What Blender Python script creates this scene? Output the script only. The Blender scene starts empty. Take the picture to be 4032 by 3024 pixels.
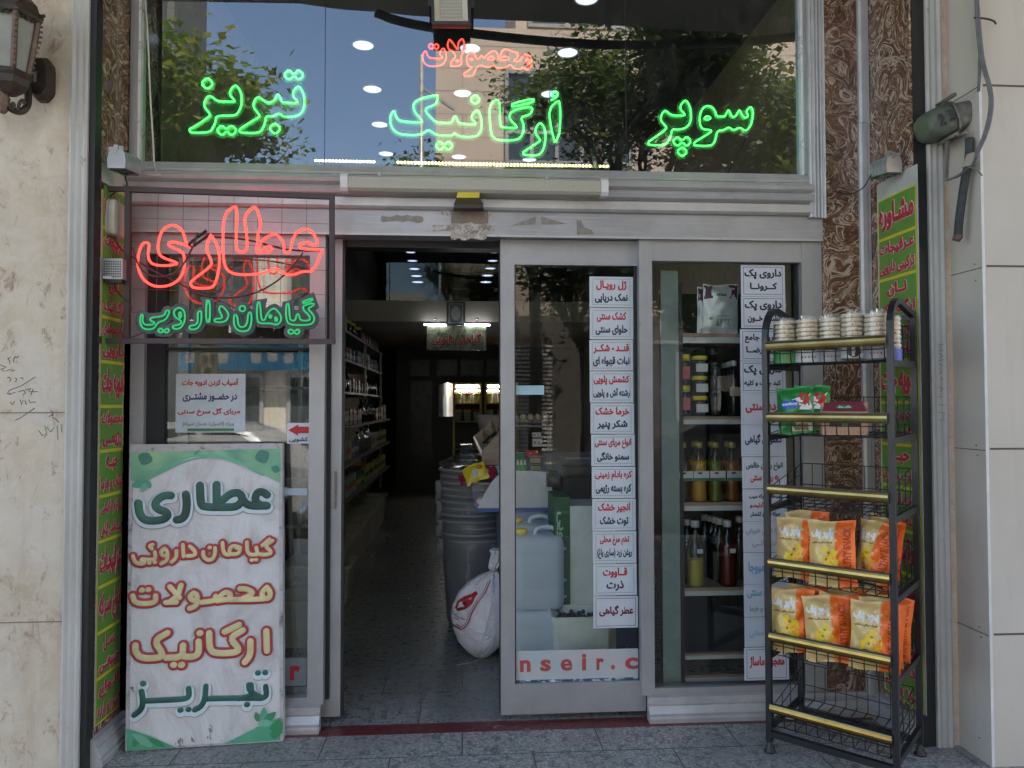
import bpy, bmesh, math, random
from mathutils import Vector, Matrix
R = math.radians
V = Vector
sc = bpy.context.scene
COL = sc.collection
random.seed(7)

# ------------------------------------------------------------------ camera, world, sun, exposure
F_PX = 2900.0                      # focal length in pixels of the 4032 px wide photograph
YAW, PITCH, ROLL = R(3.85), R(1.61), R(-0.08)
CAM = V((0.0, -3.55, 1.522))
_f = V((math.sin(YAW) * math.cos(PITCH), math.cos(YAW) * math.cos(PITCH), math.sin(PITCH)))
_r0 = V((math.cos(YAW), -math.sin(YAW), 0))
_u0 = _r0.cross(_f)
_r = _r0 * math.cos(ROLL) + _u0 * math.sin(ROLL)
_u = -_r0 * math.sin(ROLL) + _u0 * math.cos(ROLL)
cd = bpy.data.cameras.new('camera')
cam = bpy.data.objects.new('camera', cd)
COL.objects.link(cam)
cam.matrix_world = Matrix(((_r.x, _u.x, -_f.x, CAM.x), (_r.y, _u.y, -_f.y, CAM.y), (_r.z, _u.z, -_f.z, CAM.z), (0, 0, 0, 1)))
cd.sensor_width = 36.0
cd.lens = 36.0 * F_PX / 4032.0
cd.clip_start = 0.05
cd.clip_end = 500
sc.camera = cam

SUN_EL, SUN_AZ = R(60), R(20)      # behind the shop, a little to the right
wd = bpy.data.worlds.new('World'); sc.world = wd; wd.use_nodes = True
nt = wd.node_tree
sky = nt.nodes.new('ShaderNodeTexSky'); sky.sky_type = 'NISHITA'; sky.sun_disc = False
sky.sun_elevation = SUN_EL; sky.sun_rotation = SUN_AZ; sky.air_density = 1.1; sky.dust_density = 1.6; sky.ozone_density = 1.2
bg = nt.nodes['Background']; nt.links.new(sky.outputs[0], bg.inputs[0]); bg.inputs[1].default_value = 0.13
sl = bpy.data.lights.new('sun', 'SUN'); sl.energy = 5.0; sl.angle = R(0.5); sl.color = (1, .93, .82)
so = bpy.data.objects.new('sun', sl); COL.objects.link(so)
so.location = (6, 10, 20)
so.rotation_euler = V((-math.sin(SUN_AZ) * math.cos(SUN_EL), -math.cos(SUN_AZ) * math.cos(SUN_EL), -math.sin(SUN_EL))).to_track_quat('-Z', 'Y').to_euler()
sc.view_settings.view_transform = 'Standard'; sc.view_settings.look = 'None'
sc.view_settings.gamma = 1; sc.view_settings.exposure = 2.52
sc.cycles.max_bounces = 8; sc.cycles.transparent_max_bounces = 16

def ray(px, py): return (px - 2016) * _r - (py - 1512) * _u + F_PX * _f
def at(px, py, Y=0.0):
    d = ray(px, py); return CAM + d * ((Y - CAM.y) / d.y)
def atX(px, py, X):
    d = ray(px, py); return CAM + d * ((X - CAM.x) / d.x)
def atZ(px, py, Z=0.0):
    d = ray(px, py); return CAM + d * ((Z - CAM.z) / d.z)

# ------------------------------------------------------------------ materials
MATS = {}
def srgb(h):
    h = h.lstrip('#'); c = [int(h[i:i + 2], 16) / 255 for i in (0, 2, 4)]
    return tuple(x / 12.92 if x < .04045 else ((x + .055) / 1.055) ** 2.4 for x in c)
class NT:
    def __init__(s, m): s.t = m.node_tree; s.n = s.t.nodes; s.b = s.n.get('Principled BSDF')
    def add(s, k, **kw):
        n = s.n.new('ShaderNode' + k)
        for a, v in kw.items():
            if a.startswith('i_'):
                key = a[2:].replace('_', ' ')
                n.inputs[int(key) if key.isdigit() else key].default_value = v
            else: setattr(n, a, v)
        return n
    def ln(s, a, b): s.t.links.new(a, b)
    def coord(s, scale=(1, 1, 1)):
        tc = s.add('TexCoord'); mp = s.add('Mapping'); mp.inputs['Scale'].default_value = scale
        s.ln(tc.outputs['Object'], mp.inputs['Vector']); return mp.outputs[0]
    def noise(s, co, scale, detail=4, rough=.55, dist=0):
        n = s.add('TexNoise', i_Scale=scale, i_Detail=detail, i_Roughness=rough, i_Distortion=dist)
        s.ln(co, n.inputs['Vector']); return n.outputs['Fac']
    def ramp(s, fac, stops, interp='LINEAR'):
        r = s.add('ValToRGB'); r.color_ramp.interpolation = interp
        el = r.color_ramp.elements
        while len(el) < len(stops): el.new(.5)
        for e, (p, c) in zip(el, stops):
            e.position = p; e.color = (*c, 1) if isinstance(c, tuple) else (c, c, c, 1)
        s.ln(fac, r.inputs[0]); return r.outputs[0]
    def mix(s, fac, a, b, mode='MIX'):
        m = s.add('Mix', data_type='RGBA', blend_type=mode)
        for sock, v in ((m.inputs[0], fac), (m.inputs[6], a), (m.inputs[7], b)):
            if hasattr(v, 'links'): s.ln(v, sock)
            elif isinstance(v, tuple): sock.default_value = (*v[:3], 1)
            else: sock.default_value = v
        return m.outputs[2]
    def bump(s, h, strength=.3, dist=.01):
        b = s.add('Bump', i_Strength=strength, i_Distance=dist)
        s.ln(h, b.inputs['Height']); s.ln(b.outputs[0], s.b.inputs['Normal'])
def newmat(name, rough=.5, metal=0.0, base=(.5, .5, .5)):
    m = bpy.data.materials.new(name); m.use_nodes = True
    k = NT(m); k.b.inputs['Roughness'].default_value = rough; k.b.inputs['Metallic'].default_value = metal
    k.b.inputs['Base Color'].default_value = (*base, 1)
    MATS[name] = m; return m, k
def M(name, col, rough=.5, metal=0.0, var=.12, vs=9, bump=0.0, bs=60, stretch=(1, 1, 1), spec=None):
    """plain surface with a little procedural unevenness"""
    if name in MATS: return MATS[name]
    if isinstance(col, str): col = srgb(col)
    m, k = newmat(name, rough, metal, col)
    if var:
        co = k.coord(stretch)
        n = k.noise(co, vs, 5, .65)
        a = tuple(c * (1 - var) for c in col); b = tuple(min(1, c * (1 + var)) for c in col)
        k.ln(k.ramp(n, [(.3, a), (.7, b)]), k.b.inputs['Base Color'])
        rr = k.ramp(n, [(.25, max(.02, rough - .08)), (.75, min(1, rough + .1))]); k.ln(rr, k.b.inputs['Roughness'])
        if bump: k.bump(k.noise(co, bs, 3), bump, .004)
    if spec is not None: k.b.inputs['Specular IOR Level'].default_value = spec
    return m
def EM(name, col, strength, base=None):
    if name in MATS: return MATS[name]
    if isinstance(col, str): col = srgb(col)
    m, k = newmat(name, .4, 0, base or col)
    k.b.inputs['Emission Color'].default_value = (*col, 1); k.b.inputs['Emission Strength'].default_value = strength
    return m
def GLASS(name, tint=(.9, .95, .93), refl=.12, rough=0.0, dirt_haze=.05):
    m, k = newmat(name)
    k.n.remove(k.b)
    out = k.n['Material Output']
    tr = k.add('BsdfTransparent'); tr.inputs[0].default_value = (*tint, 1)
    gl = k.add('BsdfGlossy'); gl.inputs['Roughness'].default_value = rough
    mx = k.add('MixShader'); 
    lw = k.add('LayerWeight', i_Blend=.25)
    mr = k.add('MapRange'); mr.inputs[3].default_value = refl; mr.inputs[4].default_value = .95
    k.ln(lw.outputs['Fresnel'], mr.inputs[0]); k.ln(mr.outputs[0], mx.inputs[0])
    k.ln(tr.outputs[0], mx.inputs[1]); k.ln(gl.outputs[0], mx.inputs[2])
    if dirt_haze:
        co = k.coord((1, 1, .35)); n = k.noise(co, 14, 6, .7, .6)
        d = k.add('BsdfDiffuse'); d.inputs[0].default_value = (.6, .6, .57, 1)
        m2 = k.add('MixShader'); f = k.ramp(n, [(.45, 0.0), (.85, dirt_haze)]); k.ln(f, m2.inputs[0])
        k.ln(mx.outputs[0], m2.inputs[1]); k.ln(d.outputs[0], m2.inputs[2]); k.ln(m2.outputs[0], out.inputs[0])
    else: k.ln(mx.outputs[0], out.inputs[0])
    return m
def CLEAR(name, tint, refl=.06, rough=.12, body=.0, bodycol=(.8, .8, .8)):
    """thin translucent plastic or bottle wall"""
    m, k = newmat(name); k.n.remove(k.b); out = k.n['Material Output']
    tr = k.add('BsdfTransparent'); tr.inputs[0].default_value = (*tint, 1)
    gl = k.add('BsdfGlossy'); gl.inputs['Roughness'].default_value = rough
    mx = k.add('MixShader'); lw = k.add('LayerWeight', i_Blend=.35)
    mr = k.add('MapRange'); mr.inputs[3].default_value = refl; mr.inputs[4].default_value = .9
    k.ln(lw.outputs['Fresnel'], mr.inputs[0]); k.ln(mr.outputs[0], mx.inputs[0])
    k.ln(tr.outputs[0], mx.inputs[1]); k.ln(gl.outputs[0], mx.inputs[2])
    s = mx.outputs[0]
    if body:
        d = k.add('BsdfDiffuse'); d.inputs[0].default_value = (*bodycol, 1)
        t = k.add('BsdfTranslucent'); t.inputs[0].default_value = (*bodycol, 1)
        a = k.add('MixShader', i_0=.5); k.ln(d.outputs[0], a.inputs[1]); k.ln(t.outputs[0], a.inputs[2])
        b = k.add('MixShader', i_0=body); k.ln(s, b.inputs[1]); k.ln(a.outputs[0], b.inputs[2]); s = b.outputs[0]
    k.ln(s, out.inputs[0]); return m

# ------------------------------------------------------------------ mesh builder
def chaikin(pts, it=2, closed=False):
    P = [V(p) for p in pts]
    for _ in range(it):
        Q = []; n = len(P)
        if not closed: Q.append(P[0])
        for i in range(n if closed else n - 1):
            a, b = P[i], P[(i + 1) % n]
            Q += [a.lerp(b, .25), a.lerp(b, .75)]
        if not closed: Q.append(P[-1])
        P = Q
    return P
class MB:
    def __init__(s): s.v = []; s.f = []; s.mi = []; s.sm = []; s.cur = 0
    def mat(s, i): s.cur = i; return s
    def face(s, idx, smooth=False): s.f.append(tuple(idx)); s.mi.append(s.cur); s.sm.append(smooth)
    def poly(s, pts, smooth=False):
        b = len(s.v); s.v += [V(p) for p in pts]; s.face(range(b, b + len(pts)), smooth); return s
    def quadbox(s, P, U, W, N):
        """box from corner P along three edge vectors"""
        b = len(s.v); P, U, W, N = V(P), V(U), V(W), V(N)
        for k in (0, 1):
            for (i, j) in ((0, 0), (1, 0), (1, 1), (0, 1)): s.v.append(P + U * i + W * j + N * k)
        for q in ((0, 3, 2, 1), (4, 5, 6, 7), (0, 1, 5, 4), (1, 2, 6, 5), (2, 3, 7, 6), (3, 0, 4, 7)): s.face([b + x for x in q])
        return s
    def box(s, a, b): 
        a, b = V(a), V(b); d = b - a
        return s.quadbox(a, (d.x, 0, 0), (0, d.y, 0), (0, 0, d.z))
    def cbox(s, c, d, rz=0, ch=0.0):
        c = V(c); m = Matrix.Rotation(rz, 3, 'Z')
        if not ch:
            return s.quadbox(c + m @ V((-d[0] / 2, -d[1] / 2, -d[2] / 2)), m @ V((d[0], 0, 0)), m @ V((0, d[1], 0)), V((0, 0, d[2])))
        # rounded vertical edges
        x, y = d[0] / 2, d[1] / 2; ring = []
        for qx, qy, a0 in ((1, 1, 0), (-1, 1, 90), (-1, -1, 180), (1, -1, 270)):
            for t in (0, 30, 60, 90):
                a = R(a0 + t); ring.append((qx * (x - ch) + ch * math.cos(a), qy * (y - ch) + ch * math.sin(a)))
        return s.loft([[c + m @ V((p[0] * k, p[1] * k, z)) for p in ring] for z, k in
                       ((-d[2] / 2, 1 - .3 * ch / x), (-d[2] / 2 + ch * .4, 1), (d[2] / 2 - ch * .4, 1), (d[2] / 2, 1 - .3 * ch / x))], caps=True)
    def loft(s, rings, closed=True, caps=True, smooth=False, wrap=False):
        b = len(s.v); n = len(rings[0]); m = len(rings)
        for r in rings: s.v += [V(p) for p in r]
        for i in range(m if wrap else m - 1):
            for j in range(n if closed else n - 1):
                a = b + i * n + j; a2 = b + i * n + (j + 1) % n; c = b + ((i + 1) % m) * n + j; c2 = b + ((i + 1) % m) * n + (j + 1) % n
                s.face((a, a2, c2, c), smooth)
        if caps and not wrap:
            s.face([b + j for j in range(n)][::-1]); s.face([b + (m - 1) * n + j for j in range(n)])
        return s
    def lathe(s, c, prof, n=20, axis=(0, 0, 1), smooth=True, caps=True):
        c = V(c); ax = V(axis).normalized(); q = V((0, 0, 1)).rotation_difference(ax)
        rings = [[c + q @ V((max(r, 1e-4) * math.cos(2 * math.pi * k / n), max(r, 1e-4) * math.sin(2 * math.pi * k / n), z)) for k in range(n)] for r, z in prof]
        return s.loft(rings, smooth=smooth, caps=caps)
    def tube(s, pts, r, n=8, closed=False, flat=None, nrm=None, smooth=True, caps=True, round_end=False):
        P = [V(p) for p in pts]
        Q = [P[0]]
        for p in P[1:]:
            if (p - Q[-1]).length > 1e-5: Q.append(p)
        if closed and (Q[0] - Q[-1]).length < 1e-5: Q.pop()
        P = Q; m = len(P)
        if m < 2: return s
        rings = []; up = V(nrm).normalized() if nrm is not None else None
        T = []
        for i in range(m):
            a = P[i - 1] if (i > 0 or closed) else P[i]; b = P[(i + 1) % m] if (i < m - 1 or closed) else P[i]
            t = (b - a); T.append(t.normalized() if t.length > 1e-9 else (P[i] - a).normalized())
        prev = up
        if prev is None:
            prev = V((0, 0, 1)) if abs(T[0].z) < .9 else V((1, 0, 0))
        rad = r if hasattr(r, '__len__') else [r] * m
        def ring(p, t, u, rr, k=1.0):
            side = t.cross(u).normalized(); h = (flat if flat is not None else rr)
            return [p + side * (rr * k * math.cos(2 * math.pi * j / n)) + u * (h * (k if flat is None else (k ** .3 if k > 0 else 0)) * math.sin(2 * math.pi * j / n)) for j in range(n)]
        for i in range(m):
            t = T[i]
            u = (prev - t * prev.dot(t))
            if u.length < 1e-6: u = t.orthogonal()
            u.normalize()
            if up is None: prev = u
            d = 1.0
            if 0 < i < m - 1 or closed:
                e = (P[(i + 1) % m] - P[i]).normalized(); cc = max(.55, abs(e.dot(t))); d = 1 / cc if m > 2 else 1
            rings.append(ring(P[i], t, u, rad[i] * d))
        if round_end and not closed:
            def cap(i, sgn):
                t = T[i]; u = (up if up is not None else prev); u = (u - t * u.dot(t)).normalized()
                return [ring(P[i] + t * sgn * rad[i] * math.sin(R(a)), t, u, rad[i], math.cos(R(a))) for a in (25, 50, 70, 86)]
            rings = cap(0, -1)[::-1] + rings + cap(m - 1, 1)
        return s.loft(rings, smooth=smooth, caps=caps, wrap=closed)
    def bar(s, p, q, w, h, nrm=(0, 0, 1)):
        p, q, nrm = V(p), V(q), V(nrm); d = q - p; side = d.cross(nrm).normalized(); up = side.cross(d).normalized()
        return s.quadbox(p - side * w / 2 - up * h / 2, d, side * w, up * h)
    def cyl(s, a, b, r, n=12, r2=None, smooth=True):
        return s.tube([a, b], [r, r2 if r2 is not None else r], n, smooth=smooth)
    def ball(s, c, r, n=10, sq=(1, 1, 1)):
        c = V(c); rings = []
        for i in range(n // 2 + 1):
            a = math.pi * i / (n // 2); rr = max(math.sin(a), .001)
            rings.append([c + V((rr * math.cos(2 * math.pi * k / n) * r * sq[0], rr * math.sin(2 * math.pi * k / n) * r * sq[1], -math.cos(a) * r * sq[2])) for k in range(n)])
        return s.loft(rings, smooth=True)
    def prism(s, pts, d):
        """extrude polygon by vector d"""
        d = V(d); return s.loft([[V(p) for p in pts], [V(p) + d for p in pts]], smooth=False)
    def xf(s, m):
        s.v = [m @ v for v in s.v]; return s
    def join(s, o, mi=None):
        b = len(s.v); s.v += o.v
        for f, m_, sm in zip(o.f, o.mi, o.sm): s.f.append(tuple(b + i for i in f)); s.mi.append(m_ if mi is None else mi); s.sm.append(sm)
        return s

OFF = {}
def _link(o): COL.objects.link(o); return o
def meshob(name, mb, mats, off=V((0, 0, 0)), recalc=True):
    me = bpy.data.meshes.new(name)
    me.from_pydata([v - off for v in mb.v], [], mb.f); 
    for m in (mats if isinstance(mats, (list, tuple)) else [mats]): me.materials.append(m)
    me.polygons.foreach_set('material_index', mb.mi); me.polygons.foreach_set('use_smooth', mb.sm)
    if recalc:
        bm = bmesh.new(); bm.from_mesh(me); bmesh.ops.recalc_face_normals(bm, faces=bm.faces); bm.to_mesh(me); bm.free()
    me.update()
    return bpy.data.objects.new(name, me)
def tag(o, label, cat, group=None, kind=None):
    if kind: o['kind'] = kind
    if label: o['label'] = label
    if cat: o['category'] = cat
    if group: o['group'] = group
    return o
def thing(name, label, cat, loc=(0, 0, 0), group=None):
    o = bpy.data.objects.new(name, None); o.empty_display_size = .05; _link(o); o.location = V(loc); OFF[o.name] = V(loc)
    return tag(o, label, cat, group)
def part(name, mb, mats, parent, label=None):
    off = OFF[parent.name]
    o = meshob(name, mb, mats, off); _link(o); o.parent = parent; OFF[o.name] = off
    if label: o['label'] = label
    return o
def solo(name, mb, mats, label, cat, loc=None, group=None, kind=None):
    loc = V(loc) if loc is not None else sum(mb.v, V((0, 0, 0))) / max(1, len(mb.v))
    o = meshob(name, mb, mats, loc); _link(o); o.location = loc; OFF[o.name] = loc
    return tag(o, label, cat, group, kind)
def struct(name, mb, mats, loc=(0, 0, 0)):
    o = meshob(name, mb, mats, V(loc)); _link(o); o.location = V(loc); OFF[o.name] = V(loc); o['kind'] = 'structure'; return o
def dup(src, loc, rz=0.0, label=None, scale=1.0, rot=None):
    c = src.copy(); _link(c); c.location = V(loc); c.rotation_euler = rot if rot is not None else (0, 0, rz)
    c.scale = (scale,) * 3 if not hasattr(scale, '__len__') else scale
    if label: c['label'] = label
    def rec(a, b):
        for ch in list(a.children):
            d = ch.copy(); _link(d); d.parent = b; rec(ch, d)
    rec(src, c); OFF[c.name] = V(loc); return c

# ------------------------------------------------------------------ lettering
_AR = {'ا': (0xFE8D, 2), 'آ': (0xFE81, 2), 'أ': (0xFE83, 2), 'ؤ': (0xFE85, 2), 'ئ': (0xFE89, 4), 'ب': (0xFE8F, 4), 'ت': (0xFE95, 4), 'ج': (0xFE9D, 4),
       'ح': (0xFEA1, 4), 'خ': (0xFEA5, 4), 'د': (0xFEA9, 2), 'ذ': (0xFEAB, 2), 'ر': (0xFEAD, 2), 'ز': (0xFEAF, 2), 'س': (0xFEB1, 4), 'ش': (0xFEB5, 4),
       'ص': (0xFEB9, 4), 'ض': (0xFEBD, 4), 'ط': (0xFEC1, 4), 'ع': (0xFEC9, 4), 'غ': (0xFECD, 4), 'ف': (0xFED1, 4), 'ق': (0xFED5, 4), 'ل': (0xFEDD, 4),
       'م': (0xFEE1, 4), 'ن': (0xFEE5, 4), 'ه': (0xFEE9, 4), 'و': (0xFEED, 2), 'ی': (0xFBFC, 4), 'پ': (0xFB56, 4), 'چ': (0xFB7A, 4), 'ژ': (0xFB8A, 2),
       'ک': (0xFB8E, 4), 'گ': (0xFB92, 4)}
def shape(t):
    if not any(c in _AR for c in t): return t
    t = t.replace('لا', '\u0001'); out = []
    def joins_next(c): return c == 'ـ' or (c in _AR and _AR[c][1] == 4)
    def joins_prev(c): return c == 'ـ' or c in _AR or c == '\u0001'
    for i, c in enumerate(t):
        p = i > 0 and joins_next(t[i - 1]) and joins_prev(c); n = i < len(t) - 1 and joins_next(c) and joins_prev(t[i + 1])
        if c == '\u0001': out.append(chr(0xFEFC if p else 0xFEFB))
        elif c in _AR:
            b, k = _AR[c]
            out.append(chr(b + ((3 if n else 1) if p else (2 if n else 0))))
        elif c == '(': out.append(')')
        elif c == ')': out.append('(')
        else: out.append(c)
    return ''.join(out[::-1])
_TC = {}
def text_geo(t, bold=0.0):
    """flat lettering normalised to a unit square; returns verts, faces, aspect"""
    key = (t, bold)
    if key in _TC: return _TC[key]
    c = bpy.data.curves.new('lettering', 'FONT'); c.body = shape(t); c.size = 1; c.resolution_u = 3
    if bold: c.bevel_depth = bold; c.bevel_resolution = 0
    o = bpy.data.objects.new('lettering', c); COL.objects.link(o)
    dg = bpy.context.evaluated_depsgraph_get(); dg.update()
    me = bpy.data.meshes.new_from_object(o.evaluated_get(dg)); 
    vs = [v.co.copy() for v in me.vertices]; fs = [tuple(p.vertices) for p in me.polygons]
    par = list(range(len(vs)))
    def find(a):
        while par[a] != a: par[a] = par[par[a]]; a = par[a]
        return a
    for f in fs:
        for k in f[1:]:
            a, b = find(f[0]), find(k)
            if a != b: par[a] = b
    order = {}
    for i in range(len(vs)): order.setdefault(find(i), len(order))
    used = sorted({i for f in fs for i in f})
    x0 = min(vs[i].x for i in used); x1 = max(vs[i].x for i in used); y0 = min(vs[i].y for i in used); y1 = max(vs[i].y for i in used)
    nv = [V(((v.x - x0) / (x1 - x0), (v.y - y0) / (y1 - y0), (v.z / bold if bold else 0) + (order[find(i)] % 3) * .45)) for i, v in enumerate(vs)]
    keep = [f for f in fs if not bold or sum(vs[i].z for i in f) / len(f) > -1e-6]
    COL.objects.unlink(o); bpy.data.objects.remove(o); bpy.data.curves.remove(c); bpy.data.meshes.remove(me)
    _TC[key] = (nv, keep, (x1 - x0) / (y1 - y0)); return _TC[key]
def put_text(mb, t, O, U, W, bold=.03, h=.0006, lift=.001):
    """lettering filling the parallelogram O, O+U, O+W, raised by lift along U x W"""
    vs, fs, _ = text_geo(t, bold); O, U, W = V(O), V(U), V(W); N = U.cross(W).normalized()
    b = len(mb.v); mb.v += [O + U * v.x + W * v.y + N * (lift + h * v.z) for v in vs]
    for f in fs: mb.face([b + i for i in f])
    return mb
class Pl:
    """a flat board: corner O (bottom left), width vector U, height vector W"""
    def __init__(s, O, U, W): s.O, s.U, s.W = V(O), V(U), V(W); s.N = s.U.cross(s.W).normalized(); s.w = s.U.length; s.h = s.W.length
    def P(s, u, v, lift=0.0): return s.O + s.U * u + s.W * v + s.N * lift
    def text(s, mb, t, u0, v0, u1, v1, bold=.03, lift=.001, h=.0005): return put_text(mb, t, s.P(u0, v0), s.U * (u1 - u0), s.W * (v1 - v0), bold, h, lift)
    def rect(s, mb, u0, v0, u1, v1, lift): return mb.poly([s.P(u0, v0, lift), s.P(u1, v0, lift), s.P(u1, v1, lift), s.P(u0, v1, lift)])
    def frame(s, mb, u0, v0, u1, v1, t, lift):
        tu, tv = t / s.w, t / s.h
        s.rect(mb, u0, v0, u1, v0 + tv, lift); s.rect(mb, u0, v1 - tv, u1, v1, lift)
        s.rect(mb, u0, v0 + tv, u0 + tu, v1 - tv, lift); s.rect(mb, u1 - tu, v0 + tv, u1, v1 - tv, lift); return mb
def pxboard(x0, y0, x1, y1, Y):
    a = at((x0 + x1) / 2, y1, Y); b = at((x0 + x1) / 2, y0, Y)
    xa = at(x0, (y0 + y1) / 2, Y).x; xb = at(x1, (y0 + y1) / 2, Y).x
    return Pl((xa, Y, a.z), (xb - xa, 0, 0), (0, 0, b.z - a.z))

# ------------------------------------------------------------------ special surfaces
m, k = newmat('travertine', .7)
co = k.coord(); n1 = k.noise(co, 1.7, 4, .6); n2 = k.noise(co, 11, 6, .75, .8); n3 = k.noise(k.coord((1, 1, .6)), 16, 7, .78, .7)
c = k.ramp(n1, [(.3, (.42, .34, .24)), (.5, (.53, .455, .345)), (.72, (.58, .515, .41))])
c = k.mix(k.ramp(n2, [(.4, 0.0), (.62, .55)]), c, (.62, .56, .48))
c = k.mix(k.ramp(n3, [(.555, 0.0), (.60, .30), (.66, .9)]), c, (.27, .19, .13)); n4 = k.noise(k.coord((1.4, 1, .16)), 5, 5, .7, .3); c = k.mix(k.ramp(n4, [(.52, 0.0), (.72, .6)]), c, (.40, .30, .19)); n5 = k.noise(co, 3.3, 3, .5, .6); c = k.mix(k.ramp(n5, [(.5, 0.0), (.7, .3)]), c, (.50, .50, .47))
k.ln(c, k.b.inputs['Base Color']); k.bump(n2, .35, .006)
m, k = newmat('dark_marble_panel', .22)
co = k.coord()
wn = k.add('TexNoise', i_Scale=4.5, i_Detail=1); k.ln(co, wn.inputs['Vector'])
vm = k.add('VectorMath', operation='MULTIPLY_ADD'); vm.inputs[1].default_value = (.75, .75, .75); k.ln(wn.outputs['Color'], vm.inputs[0]); k.ln(co, vm.inputs[2])
a = k.noise(vm.outputs[0], 2.7, 3, .6, 3.2); b = k.noise(vm.outputs[0], 6.0, 4, .65, 1.6)
r1 = k.ramp(a, [(.475, 0.0), (.498, .9), (.51, .9), (.535, 0.0), (.60, 0.0), (.615, .55), (.635, 0.0)])
r2 = k.ramp(b, [(.40, 0.0), (.42, .5), (.44, 0.0), (.55, 0.0), (.58, .6), (.61, 0.0)])
base = k.ramp(k.noise(co, 12, 5, .7), [(.3, (.045, .018, .009)), (.55, (.125, .052, .025)), (.75, (.20, .085, .042))])
c = k.mix(r1, base, (.50, .40, .31)); c = k.mix(r2, c, (.40, .29, .21)); k.ln(c, k.b.inputs['Base Color']); k.b.inputs['Coat Weight'].default_value = .3; k.b.inputs['Coat Roughness'].default_value = .08
def granite(name, a, b, cfl, joint=None, bw=.55, rh=.31, ofs=.5, rough=.4, fleck=130, rot=0):
    m, k = newmat(name, rough); co = k.coord()
    g = k.noise(co, fleck, 4, .8, .5); g2 = k.noise(co, fleck * .33, 4, .7, .8); n = k.noise(co, 1.6, 4, .6)
    c = k.ramp(g, [(.36, a), (.5, b), (.66, cfl)]); c = k.mix(k.ramp(g2, [(.5, 0.0), (.62, .75)]), c, tuple(x * .55 for x in a))
    c = k.mix(k.ramp(n, [(.38, .5), (.6, 0.0)]), c, tuple(x * .5 for x in b)); c = k.mix(k.ramp(k.noise(co, 4.5, 6, .75, .6), [(.60, 0.0), (.68, .35)]), c, tuple(x * .35 for x in b)); c = k.mix(k.ramp(k.noise(co, 9, 3, .6), [(.66, 0.0), (.72, .3)]), c, (.5, .48, .43))
    if joint:
        br = k.add('TexBrick', offset=ofs, i_Scale=1.0, i_Mortar_Size=.0035, i_Mortar_Smooth=.2, i_Brick_Width=bw, i_Row_Height=rh)
        mp = k.add('Mapping'); mp.inputs['Rotation'].default_value = (0, 0, rot); k.ln(co, mp.inputs[0]); k.ln(mp.outputs[0], br.inputs[0])
        c = k.mix(br.outputs['Fac'], c, joint)
    k.ln(c, k.b.inputs['Base Color'])
    k.ln(k.ramp(k.noise(co, 20, 4), [(.3, rough - .1), (.7, rough + .15)]), k.b.inputs['Roughness']); return m
granite('pavement_granite', (.12, .117, .106), (.29, .285, .262), (.56, .55, .51), (.06, .06, .055), .62, .30, .5, .55, 75)
granite('floor_granite', (.10, .102, .098), (.22, .225, .215), (.44, .44, .42), (.05, .05, .05), .42, .42, .5, .3, 85)
granite('red_granite', (.07, .01, .012), (.15, .024, .026), (.24, .08, .075), (.04, .02, .02), .62, 3, 0, .35, 180)
m, k = newmat('aluminium', .42, .45)
co = k.coord((1, 1, 1)); s1 = k.noise(k.coord((60, 60, 1.2)), 6, 4, .6); s2 = k.noise(co, 2.2, 5, .65)
c = k.ramp(s2, [(.3, (.29, .295, .305)), (.7, (.38, .385, .39))]); c = k.mix(k.ramp(s1, [(.5, 0.0), (.8, .3)]), c, (.50, .50, .50))
c = k.mix(k.ramp(k.noise(co, 26, 5, .7), [(.66, 0.0), (.72, .55)]), c, (.24, .21, .18))
k.ln(c, k.b.inputs['Base Color']); k.ln(k.ramp(s1, [(.2, .34), (.8, .55)]), k.b.inputs['Roughness'])
m, k = newmat('beam_aluminium', .4, .35)
co = k.coord(); s1 = k.noise(k.coord((.7, 1, 30)), 4, 5, .6, .3); s2 = k.noise(co, 3, 5, .65)
c = k.ramp(s2, [(.3, (.27, .275, .285)), (.7, (.38, .385, .395))]); c = k.mix(k.ramp(s1, [(.52, 0.0), (.75, .45)]), c, (.52, .52, .52))
sc_ = k.noise(k.coord((.5, 1, 2.2)), 7, 6, .7, .5); c = k.mix(k.ramp(sc_, [(.66, 0.0), (.69, .6)]), c, (.27, .24, .2))
k.ln(c, k.b.inputs['Base Color'])
m, k = newmat('white_moulding', .38, .3)
co = k.coord(); s1 = k.noise(k.coord((1, 1, 1)), 5, 6, .7); s2 = k.noise(k.coord((.4, 1, 1.4)), 18, 6, .75, .4)
c = k.ramp(s1, [(.3, (.36, .355, .35)), (.7, (.52, .51, .50))]); c = k.mix(k.ramp(s2, [(.63, 0.0), (.68, .8)]), c, (.30, .25, .20))
k.ln(c, k.b.inputs['Base Color'])
m, k = newmat('weathered_white', .6)
co = k.coord((1, 1, .5)); s1 = k.noise(co, 3, 6, .7); s2 = k.noise(co, 22, 6, .75, .4)
c = k.ramp(s1, [(.3, (.36, .345, .31)), (.6, (.46, .45, .42)), (.8, (.52, .51, .48))]); c = k.mix(k.ramp(s2, [(.62, 0.0), (.7, .8)]), c, (.25, .20, .15))
k.ln(c, k.b.inputs['Base Color'])
m, k = newmat('peach_stone', .6)
co = k.coord(); s1 = k.noise(co, 14, 6, .7, 1.2); k.ln(k.ramp(s1, [(.35, (.50, .36, .25)), (.55, (.60, .47, .36)), (.7, (.66, .56, .46))]), k.b.inputs['Base Color'])
m, k = newmat('cream_cladding', .5)
co = k.coord(); s1 = k.noise(co, 1.1, 4, .6); s2 = k.noise(co, 90, 3, .6)
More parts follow.
